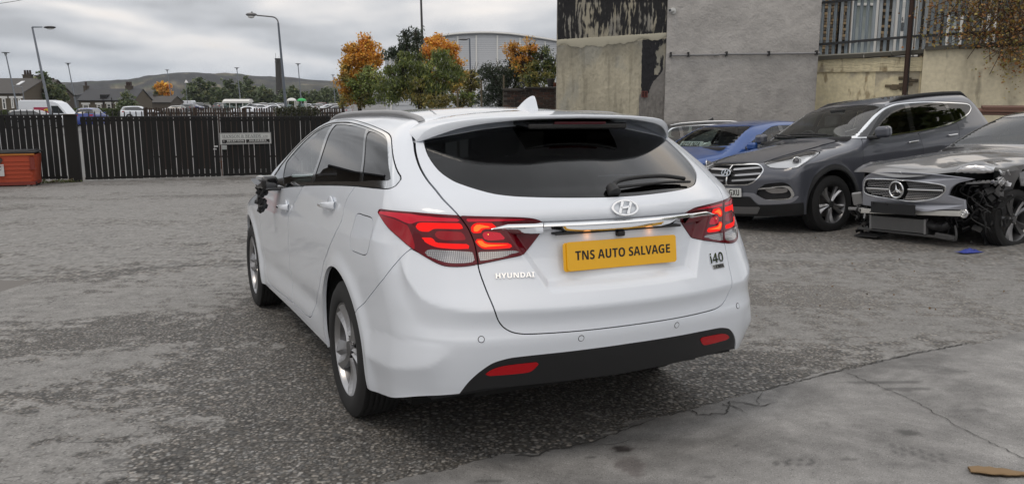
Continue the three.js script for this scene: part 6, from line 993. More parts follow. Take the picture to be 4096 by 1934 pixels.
post('arm_lamp', 'tall galvanised street lamp with a short arm, standing behind the red bin', 'lamp post', 127, 108, 176, 62, 0.12, null, (t, h) => { const k = 62 / FOC; part('arm', [bar(V3(h.x, h.y, h.z), V3(h.x + 40 * k, h.y, h.z), 0.05, 0.04)], greyPole, t); part('lamp_head', [new THREE.SphereGeometry(0.5, 20, 10).scale(0.95, 0.2, 0.35).translate(h.x + 70 * k, h.y - 0.02, h.z)], M.trim, t); part('lamp_glass', [new THREE.SphereGeometry(0.4, 16, 8).scale(0.75, 0.2, 0.3).translate(h.x + 72 * k, h.y - 0.1, h.z)], std(0.6, 0.6, 0.6, 0.2), t); }, galv);
post('curved_lamp', 'dark street lamp with a curved arm, right of the mill chimney', 'lamp post', 1112, 92, 1132, 60, 0.13, null, (t, h) => { const k = 60 / FOC; part('arm', [tube([V3(h.x, h.y - 0.1, h.z), V3(h.x - 2 * k, h.y + 10 * k, h.z), V3(h.x - 14 * k, h.y + 22 * k, h.z), V3(h.x - 40 * k, h.y + 26 * k, h.z), V3(h.x - 85 * k, h.y + 30 * k, h.z)], 0.05, 30, 8)], M.alloyDark, t); part('lamp_head', [new THREE.SphereGeometry(0.42, 20, 10).scale(1, 0.32, 0.4).translate(h.x - 106 * k, h.y + 33 * k, h.z), cyl(0.05, 0.05, 0.12, h.x - 103 * k, h.y + 41 * k, h.z)], M.alloyDark, t); part('lamp_glass', [new THREE.SphereGeometry(0.25, 16, 8).scale(1, 0.5, 0.5).translate(h.x - 107 * k, h.y + 25 * k, h.z)], std(0.6, 0.6, 0.6, 0.2), t); }, greyPole);
post('tall_pole', 'tall plain steel pole rising out of the frame behind the trees', 'pole', 1681, -90, 1690, 40, 0.085, null, null, std(0.06, 0.06, 0.065, 0.6), -1.6);
post('short_lamp', 'street lamp with a flat head before the white hall', 'lamp post', 1878, 153, 1884, 58, 0.09, null, (t, h) => { const k = 58 / FOC; part('lamp_head', [new THREE.SphereGeometry(0.35, 16, 8).scale(1, 0.22, 0.4).translate(h.x - 26 * k, h.y - 4 * k, h.z), bar(V3(h.x, h.y - 1 * k, h.z), V3(h.x - 14 * k, h.y - 3 * k, h.z), 0.04)], M.alloyDark, t); }, greyPole);
post('bell_lamp', 'small lamp post with a white bell-shaped head by the tree row', 'lamp post', 740, 325, 743, 180, 0.08, null, (t, h) => part('lamp_head', [new THREE.CylinderGeometry(0.1, 0.42, 0.6, 12).translate(h.x + 0.2, h.y, h.z)], std(0.6, 0.6, 0.6, 0.5), t));
post('house_lamp', 'street lamp with a long arm in front of the brick terrace', 'lamp post', 87, 348, 92, 100, 0.07, null, (t, h) => part('arm', [bar(V3(h.x, h.y, h.z), V3(h.x - 1.2, h.y + 0.15, h.z), 0.04)], galv, t));
for (const [px, py] of [[1830, 355], [1925, 320], [2015, 300]]) post('fence_post', `bare timber fence post ${px < 1900 ? 'under the orange maple' : px < 2000 ? 'left of the dark evergreen' : 'at the end of the low brick wall'}`, 'post', px, py, px + 1, 28, 0.055, 'bare posts under the trees', null, std(0.13, 0.11, 0.075, 0.9), -1.5);
{ const t = thing('overhead_wire', 'thin overhead wire crossing the top left corner of the sky', 'wire'); part('wire', tube([seen(-60, 22, 40), seen(60, 4, 40), seen(140, -12, 40)], 0.012, 16, 5), M.trim, t); }
// ---------- buildings far off ----------
const slate = std(0.062, 0.064, 0.07, 0.75), slateB = std(0.075, 0.07, 0.066, 0.8), stone = std(0.105, 0.088, 0.066, 0.9), stoneD = std(0.075, 0.063, 0.05, 0.9), whiteP = std(0.7, 0.7, 0.68, 0.6), paneM = phys(0.03, 0.035, 0.04, 0.05, { clearcoat: 1 });
function farHouse(label, D, px0, px1, pyEave, pyRidge, o = {}) { // long side to the viewer, roof sloping to it
  const k = D / FOC, a = seen(px0, pyEave, D), W = (px1 - px0) * k, hE = a.y + 2.2, hR = (pyEave - pyRidge) * k, dp = o.depth || 7, t = thing('stone_house', label, 'house', o.group); t.position.set(a.x, -2.2, a.z); t.rotation.y = o.turn || 0;
  const X = (px) => (px - px0) * k, Y = (py) => hE - (py - pyEave) * k;
  part('wall', [box(W, hE, dp, W / 2, hE / 2, -dp / 2), ...[0, 1].map((e) => { const s = new THREE.Shape(); s.moveTo(0, 0); s.lineTo(dp, 0); s.lineTo(dp / 2, hR); return new THREE.ExtrudeGeometry(s, { depth: 0.25, bevelEnabled: false }).rotateY(Math.PI / 2).translate(e ? W - 0.25 : 0, hE, 0); })], o.wall || stone, t);
  const len = Math.hypot(dp / 2 + 0.2, hR), an = Math.atan2(hR, dp / 2 + 0.2); const rf = part('roof', [box(W + 0.3, 0.12, len, W / 2, hE + hR / 2 + 0.02, -dp / 4 + 0.1, an), box(W + 0.3, 0.12, len, W / 2, hE + hR / 2 + 0.02, -dp * 0.75 - 0.1, -an)], o.roof || slate, t); part('gutter', box(W, 0.1, 0.12, W / 2, hE - 0.02, 0.2), M.trim, t);
  for (const [c0, c1, top, pots] of o.stacks || []) { const yT = Y(top), yB = hE + hR * 0.55, w = X(c1) - X(c0), cz = o.stackZ === undefined ? -dp / 2 : o.stackZ, c = part('chimney', [box(w, yT - yB, 0.9, (X(c0) + X(c1)) / 2, (yT + yB) / 2, cz), box(w * 1.12, 0.15, 1.0, (X(c0) + X(c1)) / 2, yT, cz)], stoneD, t); for (let i = 0; i < pots; i++) part('chimney_pot', cyl(0.15, 0.18, 0.7, X(c0) + w * (i + 0.5) / pots, yT + 0.4, cz, 10), std(0.05, 0.035, 0.03, 0.9), c); }
  for (const [c0, c1, t0, t1, kind] of o.openings || []) { const w = X(c1) - X(c0), h = Y(t0) - Y(t1), x = (X(c0) + X(c1)) / 2, y = (Y(t0) + Y(t1)) / 2, f = part(kind === 'door' ? 'door' : 'window', [box(w, 0.12, 0.12, x, y + h / 2, 0.04), box(w, 0.12, 0.12, x, y - h / 2, 0.04), box(0.12, h - 0.12, 0.1, x - w / 2 + 0.06, y, 0.04), box(0.12, h - 0.12, 0.1, x + w / 2 - 0.06, y, 0.04), box(w - 0.24, 0.07, 0.08, x, y + h * 0.15, 0.04)], whiteP, t); part('pane', box(w - 0.2, h - 0.2, 0.04, x, y, 0.02), kind === 'door' ? M.trim : paneM, f); part('lintel', box(w + 0.5, 0.28, 0.1, x, y + h / 2 + 0.24, 0.02), whiteP, f); }
  for (const [c0, c1, t0, t1] of o.skylights || []) { const y = (Y(t0) + Y(t1)) / 2, fz = (y - hE) / hR; part('skylight', box(X(c1) - X(c0), 0.1, 1.6, (X(c0) + X(c1)) / 2, y + 0.14, -fz * dp / 2 + 0.1, an), std(0.65, 0.67, 0.7, 0.15), t); }
  if (o.extra) o.extra(t, X, Y, hE, hR, k);
  return t;
}
farHouse('long slate-roofed cottage with white lintels and two chimneys', 140, 312, 535, 402, 356, { stacks: [[299, 313, 344, 1], [470, 494, 344, 3]], openings: [[328, 352, 419, 434], [384, 402, 419, 438, 'door'], [424, 442, 416, 442], [459, 477, 416, 432]], extra: (t, X, Y) => { part('dormer', box(1.1, 1.0, 1.4, X(410), Y(390), -0.9), M.trim, t); part('drainpipe', [cyl(0.07, 0.07, 3, X(412), Y(425), 0.1, 8), cyl(0.07, 0.07, 3, X(446), Y(425), 0.1, 8)], M.trim, t); } });
farHouse('brown-roofed house end half hidden behind the orange tree', 175, 536, 680, 410, 385, { roof: slateB, wall: stoneD, stacks: [[588, 600, 380, 0]] });
farHouse('brick terrace end with white-framed windows at the left edge', 112, -160, 84, 375, 312, { depth: 12, roof: slateB, openings: [[4, 18, 395, 434], [40, 50, 395, 430], [68, 80, 395, 430]], skylights: [[14, 27, 332, 338]] });
farHouse('taller terrace house with two broad chimney stacks behind the left terrace', 125, 62, 168, 385, 318, { depth: 9, roof: slateB, wall: stoneD, stacks: [[34, 66, 298, 3], [84, 108, 301, 0], [134, 158, 330, 3]], skylights: [[100, 116, 342, 350]] });
farHouse('small flat-roofed grey annexe left of the slate cottage', 150, 262, 305, 380, 377, { wall: std(0.1, 0.105, 0.11, 0.8), depth: 5, openings: [[276, 288, 393, 400]] });
{ // mill chimney
  const D = 420, k = D / FOC, a = seen(1110, 233, D), t = thing('mill_chimney', 'tall dark stone mill chimney rising above the trees', 'chimney stack'); t.position.set(a.x, -3, a.z); const h = a.y + 3;
  part('shaft', new THREE.CylinderGeometry(11 * k, 15 * k, h - 12 * k, 8).translate(0, (h - 12 * k) / 2, 0), std(0.04, 0.036, 0.032, 0.9), t); part('crown', [new THREE.CylinderGeometry(12.5 * k, 10.5 * k, 12 * k, 8).translate(0, h - 6 * k, 0), new THREE.CylinderGeometry(13 * k, 13 * k, 2.5 * k, 8).translate(0, h - 14 * k, 0)], std(0.045, 0.04, 0.036, 0.9), t); part('aerial', [cyl(0.08, 0.08, 22 * k, -8 * k, h + 9 * k, 0, 6), cyl(0.06, 0.06, 10 * k, 5 * k, h + 4 * k, 0, 6)], M.trim, t);
}
{ // white hall with a bowed roof
  const D = 150, k = D / FOC, x0 = seen(1540, 300, D), t = thing('white_hall', 'large white clad hall with a bowed roof behind the trees', 'building'); t.position.set(x0.x, -2.3, x0.z); t.rotation.y = 0; const X = (px) => (px - 1540) * k, Y = (py) => x0.y + 2.3 + (300 - py) * k;
  const arc = curve([[1540, 235], [1610, 200], [1680, 170], [1760, 152], [1850, 141], [1940, 138], [2030, 142], [2120, 153], [2230, 170], [2400, 205]]);
  const s = new THREE.Shape(); s.moveTo(0, 0); for (let px = 1540; px <= 2400; px += 20) s.lineTo(X(px), Y(arc(px))); s.lineTo(X(2400), 0); part('wall', new THREE.ExtrudeGeometry(s, { depth: 20, bevelEnabled: false }).translate(0, 0, -20.4), std(0.5, 0.52, 0.55, 0.6), t);
  const clad = std(0.56, 0.58, 0.61, 0.5); for (let y = 160; y < 420; y += 8.2) { let a = 1540, b = 2400; for (let px = 1540; px < 2400; px += 10) { if (arc(px) > y - 3) { if (px < 1940) a = px; else { b = px; break; } } } if (b - a > 60) part('cladding_panel', box(X(b) - X(a), 6.6 * k, 0.12, (X(a) + X(b)) / 2, Y(y), -0.34), clad, t); }
  for (const px of [1560, 1690, 1832, 1906, 1990, 2080, 2180]) part('pilaster', box(0.28, Y(arc(px)) - 0.3, 0.2, X(px), (Y(arc(px)) - 0.3) / 2, -0.18), whiteP, t);
  const rim = []; for (let px = 1530; px <= 2400; px += 20) rim.push([[0, 0, 0.1], [0, 0.5, 0.1], [0, 0.5, -21], [0, 0, -21]].map(([a, b, c]) => [X(px), Y(arc(px)) + b - 0.12, c])); part('roof', ribbonLoft(rim, true), std(0.55, 0.57, 0.6, 0.4), t); part('roof_edge', rim.length ? [tube(Array.from({ length: 30 }, (_, i) => V3(X(1540 + i * 29), Y(arc(1540 + i * 29)) + 0.15, 0.15)), 0.18, 60, 6)] : [], whiteP, t);
}
// trolley shelters
{ const D = 150, k = D / FOC, a = seen(892, 430, D), t = thing('trolley_shelter', 'white glazed trolley shelter with a curved white roof in the car park', 'shelter'); t.position.set(a.x, -2.2, a.z); const W = 105 * k, h = seen(892, 408, D).y + 2.2; part('roof', [new THREE.CylinderGeometry(1.6, 1.6, W, 18, 1, false, -1.1, 2.2).rotateZ(Math.PI / 2).rotateX(-Math.PI / 2).scale(1, 0.5, 1).translate(W / 2, h - 0.25, -1.2)], whiteP, t); for (let i = 0; i <= 4; i++) part('frame_post', box(0.12, h, 0.12, i * W / 4, h / 2, 0), whiteP, t); for (let i = 0; i < 4; i++) part('pane', box(W / 4 - 0.12, h - 0.4, 0.03, (i + 0.5) * W / 4, h / 2, -0.02), M.glass, t); part('fascia', box(W + 0.2, 0.3, 0.1, W / 2, h, 0.1), whiteP, t); }
for (const [px0, px1, top, m, lab, D] of [[1146, 1184, 391, whiteP, 'white dome-topped shelter in the car park', 120], [1187, 1224, 392, std(0.03, 0.4, 0.1, 0.5), 'green dome-topped shelter in the car park', 121]]) { const k = D / FOC, a = seen((px0 + px1) / 2, top, D), t = thing('domed_shelter', lab, 'shelter'); t.position.set(a.x, -2.1, a.z); const h = a.y + 2.1, w = (px1 - px0) * k; part('roof', new THREE.SphereGeometry(w / 2, 20, 8, 0, Math.PI * 2, 0, Math.PI / 2).scale(1, 0.62, 1).translate(0, h - w * 0.31, 0), m, t); for (const s of [-1, 1]) for (const z of [-1, 1]) part('frame_post', box(0.1, h - w * 0.3, 0.1, s * w * 0.42, (h - w * 0.3) / 2, z * w * 0.3), whiteP, t); part('pane', box(w * 0.8, (h - w * 0.3) * 0.8, 0.03, 0, (h - w * 0.3) * 0.45, w * 0.3), M.glass, t); }
// ---------- vehicles far off ----------
{
  const kinds = { hatch: { H: 1.48, W: 1.76, hood: 0.98, belt: 1.0, fo: 0.82, ro: 0.72, wb: 2.5, cowl: -0.4, top: -1.2, end: -2.8, tailTop: 1.15 }, saloon: { H: 1.45, W: 1.8, hood: 0.98, belt: 1.0, fo: 0.88, ro: 1.05, wb: 2.7, cowl: -0.5, top: -1.45, end: -2.4, tailTop: 1.05 }, estate: { H: 1.5, W: 1.8, hood: 1.0, belt: 1.02, fo: 0.88, ro: 0.95, wb: 2.7, cowl: -0.45, top: -1.3, end: -3.3, tailTop: 1.25 }, suv: { H: 1.66, W: 1.82, hood: 1.1, belt: 1.12, fo: 0.85, ro: 0.8, wb: 2.6, cowl: -0.4, top: -1.15, end: -3.0, tailTop: 1.3 } };
  const paints = { white: M.white, silver: M.silverPaint, blue: phys(0.02, 0.05, 0.28, 0.35, { clearcoat: 1 }), grey: phys(0.1, 0.105, 0.11, 0.35, { clearcoat: 1 }), black: M.blackPaint, navy: phys(0.02, 0.035, 0.12, 0.35, { clearcoat: 1 }), red: phys(0.25, 0.02, 0.02, 0.35, { clearcoat: 1 }) }, protos = {};
  const put = (kind, paint, label, px, pyTop, D, turn, group) => { const o = kinds[kind], key = kind; let c; if (!protos[key]) { c = protos[key] = plainCar('parked_car', label, o, paints[paint], 0.1, group); c.userData.base = paints[paint]; } else { c = copyOf(protos[key], 'parked_car', label); delete c.userData.group; if (group) c.userData.group = group; const from = protos[key].userData.base; c.traverse((m) => { if (m.material === from) m.material = paints[paint]; }); } delete c.userData.base0; const p = seen(px, pyTop, D); c.position.set(p.x, p.y - o.H, p.z); c.rotation.y = turn; c.translateZ(o.wb / 2); return c; };
  put('estate', 'silver', 'silver estate car in front of the white van', 152, 438, 66, 1.9); put('suv', 'blue', 'small dark blue car seen from behind, by the hedge', 362, 430, 74, 0.15 + Math.PI); put('hatch', 'white', 'white car parked left of the pale fence', 556, 423, 88, 2.2);
  put('suv', 'grey', 'dark car parked in front of the pale van', 735, 415, 160, -1.2); put('hatch', 'navy', 'bright navy hatchback parked side-on beyond the pale fence', 774, 413, 165, 1.75); put('estate', 'silver', 'silver car with its bonnet to the left of the navy hatchback', 690, 422, 150, -1.5); put('suv', 'black', 'black car behind the navy hatchback', 800, 409, 190, 0.4); put('suv', 'grey', 'dark off-roader left of the white trolley shelter', 884, 410, 165, 0.2); put('suv', 'silver', 'silver car right of the white trolley shelter', 1003, 413, 150, -1.3); put('hatch', 'white', 'white car parked left of the curved lamp post', 1044, 417, 140, 0.5);
  const ORD = ['first', 'second', 'third', 'fourth', 'fifth', 'sixth', 'seventh', 'eighth', 'ninth', 'tenth', 'eleventh', 'twelfth', 'thirteenth', 'fourteenth', 'fifteenth', 'sixteenth'], G = 'cars filling the far end of the car park';
  [[1055, 410, 185, 'suv', 'silver', 0.2], [1100, 412, 180, 'hatch', 'white', 1.2], [1118, 416, 150, 'saloon', 'silver', -1.4], [1075, 419, 130, 'saloon', 'white', -1.2], [1128, 411, 190, 'estate', 'navy', 0.4], [1160, 419, 140, 'hatch', 'white', 0.5], [1240, 414, 170, 'hatch', 'white', 1.3], [1275, 414, 165, 'suv', 'silver', 0.4], [1300, 417, 150, 'saloon', 'white', -1.3], [1330, 412, 180, 'estate', 'grey', 0.3], [1352, 413, 175, 'suv', 'silver', 0.2], [1322, 419, 130, 'saloon', 'black', -1.3], [1345, 422, 110, 'estate', 'silver', -1.1], [1292, 409, 200, 'suv', 'red', 0.6], [1215, 421, 130, 'saloon', 'silver', -1.5], [975, 424, 120, 'saloon', 'white', -1.5]].sort((a, b) => a[0] - b[0]).forEach(([px, py, D, kd, pt, tn], i) => put(kd, pt, `${pt} ${kd === 'suv' ? 'off-roader' : kd === 'hatch' ? 'hatchback' : kd} packed in the far rows, ${ORD[i]} car from their left end`, px, py, D, tn, G));
  for (const c of scene.children) delete c.userData.base;
  // van
  const van = (label, px0, px1, pyTop, D, turn, len, sign) => {
    const t = thing('panel_van', label, 'van'), H = 2.6, p = seen((px0 + px1) / 2, pyTop, D); t.position.set(p.x, p.y - H, p.z); t.rotation.y = turn;
    const W = 1.95, prof = [[-len / 2, 0.45], [len / 2 - 0.05, 0.45], [len / 2, 0.95], [len / 2 - 0.12, 1.12], [len / 2 - 0.75, 1.35], [len / 2 - 1.5, 2.3], [len / 2 - 2.0, 2.52], [len / 2 - 2.6, 2.6], [-len / 2 + 0.15, 2.6], [-len / 2, 2.5]], s = new THREE.Shape(); prof.forEach(([x, y], i) => (i ? s.lineTo(x, y) : s.moveTo(x, y)));
    part('body', new THREE.ExtrudeGeometry(s, { depth: W - 0.16, bevelEnabled: true, bevelSize: 0.08, bevelThickness: 0.08, bevelSegments: 3 }).translate(0, 0, -W / 2 + 0.08), M.white, t);
    for (const z of [-1, 1]) { part('side_window', new THREE.ExtrudeGeometry((() => { const q = new THREE.Shape(); q.moveTo(len / 2 - 2.15, 1.4); q.lineTo(len / 2 - 0.95, 1.38); q.lineTo(len / 2 - 1.5, 2.12); q.lineTo(len / 2 - 2.15, 2.12); return q; })(), { depth: 0.01, bevelEnabled: false }).translate(0, 0, z * (W / 2 + 0.003) - 0.005), M.farGlass, t); for (const x of [-len / 2 + 1.1, len / 2 - 0.95]) part('wheel', new THREE.CylinderGeometry(0.34, 0.34, 0.22, 20).rotateX(Math.PI / 2).translate(x, 0.34, z * (W / 2 - 0.14)), M.tyre, t); }
    part('windscreen', box(1.15, 0.02, W - 0.3, len / 2 - 1.1, 1.86, 0, 0, 0, -0.9), M.farGlass, t);
    if (sign) { const b = part('side_sign', box(1.55, 0.72, 0.01, -len / 2 + 2.2, 1.62, W / 2 + 0.009), std(0.42, 0.035, 0.07, 0.5), t); part('sign_oval', new THREE.CylinderGeometry(0.24, 0.24, 0.01, 20).rotateX(Math.PI / 2).scale(1.1, 0.45, 1).translate(-len / 2 + 2.68, 1.72, W / 2 + 0.018), std(0.65, 0.5, 0.03, 0.5), b); part('sign_stripe', [box(1.3, 0.06, 0.006, -len / 2 + 2.1, 1.9, W / 2 + 0.017), box(0.9, 0.05, 0.006, -len / 2 + 1.95, 1.45, W / 2 + 0.017)], std(0.25, 0.02, 0.1, 0.5), b); }
  };
  van('long white panel van with a red and yellow panel on its side', 95, 305, 403, 82, 0.05, 5.3, true); van('pale van standing behind the dark cars near the tree row', 690, 775, 403, 195, Math.PI - 0.1, 5.0, false);
}
// ---------- rendered building on the right ----------
const wallD = 18.6, wx = (px) => (px - 2048) / FOC * wallD, wz = -wallD * 0.985, wy = (py) => EYE + (380 - py) / FOC * wallD;
{
  const t = thing('rendered_building', 'tall blank building with grey cement render and peeling cream and black paint', 'building'); t.position.set(0, 0, wz);
  const x0 = wx(2223), x1 = wx(2640), x2 = wx(3224), y0 = -2.2, y1 = 7.6;
  const map = (a, b, fn, w, h) => { const m = tex(w, h, (u, v) => fn(2048 + lerp(a, b, u) / wallD * FOC, 380 - (lerp(y0, y1, v) - EYE) / wallD * FOC, lerp(a, b, u), lerp(y0, y1, v)), true); m.wrapS = m.wrapT = THREE.ClampToEdgeWrapping; return m; };
  const n3 = (x, y, s, o = 5) => fbm(x, y, s, o);
  const course = (px) => lerp(168, 142, (px - 2223) / 417);
  const left = (px, py, x, y) => {
    const c = course(px), st = n3(x * 9.5, y * 1.5, 2.2, 6), sp = n3(x * 19, y * 6.5, 7.1), bl = n3(x * 1.3, y * 1.1, 4.4);
    const cream = [0.50 + 0.10 * bl, 0.46 + 0.09 * bl, 0.355 + 0.06 * bl], grime = (g) => cream.map((q) => q * g);
    let r = grime(0.82 + 0.25 * n3(x * 3, y * 1.2, 1.5) + 0.18 * sp);
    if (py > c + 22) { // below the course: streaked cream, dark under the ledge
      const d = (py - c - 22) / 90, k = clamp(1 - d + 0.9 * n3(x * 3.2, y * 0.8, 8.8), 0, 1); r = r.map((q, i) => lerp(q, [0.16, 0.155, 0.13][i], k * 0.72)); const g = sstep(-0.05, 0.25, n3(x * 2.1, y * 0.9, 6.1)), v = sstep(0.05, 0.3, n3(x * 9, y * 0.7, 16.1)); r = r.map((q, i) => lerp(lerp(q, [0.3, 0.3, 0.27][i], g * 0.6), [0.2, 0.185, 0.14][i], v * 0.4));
    } else if (py < c) { // above: black paint flaked in upright streaks
      const e = (px < 2290 ? 0.30 : 0) + (px > 2540 ? 0.14 : 0) + (py < 30 ? 0.16 : 0), ww = n3(x * 2.2, y * 1.1, 6.6) * 0.5, k = sstep(-0.16, 0.14, n3(x * 24 + ww * 6, y * 2.2 + ww, 2.2, 6) * 0.9 + n3(x * 8, y * 1.1, 12.2, 4) * 0.5 + sp * 0.5 + n3(x * 1.4, y * 0.7, 3.1) * 1.0 + e - 0.03), gr = sstep(-0.1, 0.25, n3(x * 3, y * 1.1, 11.5)); r = r.map((q, i) => lerp(lerp(q * 0.85, [0.2, 0.2, 0.2][i], gr * 0.6), [0.018, 0.018, 0.02][i], k));
    } else r = r.map((q) => q * (0.95 + 0.35 * sp));
    const edge = lerp(2548, 2552, 0) + 8 * n3(y * 3, 1, 2), ex = 2640 - Math.max(0, py - 262) * 0.62 + 20 * n3(y * 4, 3, 9); // black patch
    if (py > c + 20 && py < 372 && px > edge) { const k = px < ex ? 1 - 0.9 * sstep(0.02, 0.12, n3(x * 7, y * 3, 5.5) + (px > 2598 && py < 300 ? 0.10 : -0.22)) : 0; r = px < ex ? r.map((q, i) => lerp(q * 0.9, [0.017, 0.017, 0.021][i], k)) : [0.2, 0.19, 0.178]; }
    else if (px > edge - 6 && py >= 372) r = [0.2, 0.19, 0.178].map((q) => q * (0.9 + 0.5 * sp));
    return r;
  };
  const grey = (px, py, x, y) => { const a = n3(x * 0.7, y * 0.8, 1.2), b = n3(x * 2.6, y * 2.2, 5.1), c = n3(x * 11, y * 10, 3.3, 4), low = sstep(215, 330, py); let g = 0.43 + 0.1 * a + 0.11 * b + 0.03 * c - 0.055 * low * (1 + 1.5 * b); const pt = sstep(0.02, 0.05, n3(x * 0.9 + 4, y * 1.6, 7.7)) * (py > 140 && py < 330 ? 1 : 0.3); g *= 1 - 0.09 * pt; g -= 0.06 * gau(px - lerp(3250, 3222, py / 430), 26) ; g += 0.025 * sstep(0.2, 0.3, n3(x * 4, y * 1.3, 6.6)); g *= 1 - 0.16 * sstep(0.05, 0.35, n3(x * 1.6, y * 0.9, 3.9)) * (py > 230 ? 1 : 0.4); return [g * 1.02, g * 0.985, g * 0.945]; };
  const hB = (f, a, b, w, h) => tex(w, h, (u, v) => f(lerp(a, b, u), lerp(y0, y1, v)));
  const mk = (m, bm, s) => std(1, 1, 1, 0.92, { map: m, bumpMap: bm, bumpScale: s });
  const face = (a, b, z, dz) => box(b - a, y1 - y0, dz, (a + b) / 2, (y0 + y1) / 2, z - dz / 2); part('rear_mass', box(x2 - x1 + 1, y1 - y0 - 0.4, 7, (x1 + x2) / 2 - 0.3, (y0 + y1) / 2 - 0.2, -4.0), std(0.2, 0.19, 0.18, 0.95), t);
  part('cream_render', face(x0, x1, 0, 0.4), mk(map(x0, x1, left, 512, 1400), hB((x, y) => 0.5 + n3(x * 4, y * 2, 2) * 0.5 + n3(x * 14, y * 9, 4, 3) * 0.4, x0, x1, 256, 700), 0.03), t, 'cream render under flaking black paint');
  part('grey_render', face(x1, x2, 0.04, 0.45), mk(map(x1, x2, grey, 700, 1400), hB((x, y) => 0.5 + n3(x * 1.5, y * 1.5, 6) * 0.6 + n3(x * 6, y * 5, 3, 4) * 0.4 + n3(x * 25, y * 25, 2, 3) * 0.2, x1, x2, 512, 1024), 0.035), t, 'grey cement render');
  { const s = []; const r = rng(3); for (let i = 0; i <= 110; i++) { const u = i / 110, x = lerp(x0 - 0.01, x1 - 0.002, u), y = wy(lerp(168, 142, u)), b = 0.14 + 0.2 * fbm(u * 6, 0, 2, 6) + 0.05 * Math.sin(u * 4) - 0.03 * u; s.push([[x, y + 0.01 * r(), 0.001], [x, y - 0.004, 0.012], [x, y - b * 0.5, 0.011 + 0.003 * r()], [x, y - b, 0.009 + 0.003 * r()], [x, y - b - 0.006, 0.0]]); } part('string_course', ribbonLoft(s), std(0.44, 0.415, 0.33, 0.9), t); }
  const pipe = [[2650, 226.5], [2740, 225], [2830, 224], [2860, 222], [3000, 221], [3120, 219.5], [3226, 218]].map(([px, py]) => V3(wx(px), wy(py), 0.1)); part('wall_pipe', [tube(pipe, 0.024, 60, 10), cyl(0.03, 0.03, 0.1, pipe[2].x, pipe[2].y, 0.1, 12, 0, Math.PI / 2)], std(0.26, 0.26, 0.265, 0.5), t); for (const px of [2655, 2722, 2868, 3030, 3212]) part('pipe_clip', [rbox(0.03, 0.1, 0.13, 0.006, wx(px), wy(224 - (px - 2650) * 0.012), 0.1)], M.trim, t);
  { const vx = wx(2562), vy = wy(373), v = part('air_vent', box(0.125, 0.125, 0.012, vx, vy, 0.008), std(0.02, 0.012, 0.012, 0.9), t), red = std(0.19, 0.06, 0.05, 0.85); for (const [w, h, dx, dy] of [[0.135, 0.012, 0, 0.062], [0.135, 0.012, 0, -0.062], [0.135, 0.01, 0, 0.02], [0.135, 0.01, 0, -0.022]]) part('vent_bar', box(w, h, 0.014, vx + dx, vy + dy, 0.019), red, v); for (const dx of [-0.062, 0, 0.062]) part('vent_bar', box(0.011, 0.11, 0.008, vx + dx, vy, 0.016), red, v); }
  const cam = thing('security_camera', 'small white security camera fixed to the grey render beside the black paint', 'camera'), cx = wx(2655), cy = wy(62); cam.position.set(cx, cy, wz + 0.045); part('mount', new THREE.CylinderGeometry(0.06, 0.07, 0.03, 20).rotateX(Math.PI / 2).translate(0.03, 0, 0.015), M.plateW, cam); part('body', [new THREE.CylinderGeometry(0.04, 0.045, 0.14, 16).rotateX(Math.PI / 2).rotateY(-0.7).translate(-0.02, 0.0, 0.1)], M.plateW, cam); part('lens', new THREE.CylinderGeometry(0.03, 0.03, 0.02, 16).rotateX(Math.PI / 2).rotateY(-0.7).translate(-0.066, 0.0, 0.155), M.gloss, cam);
}
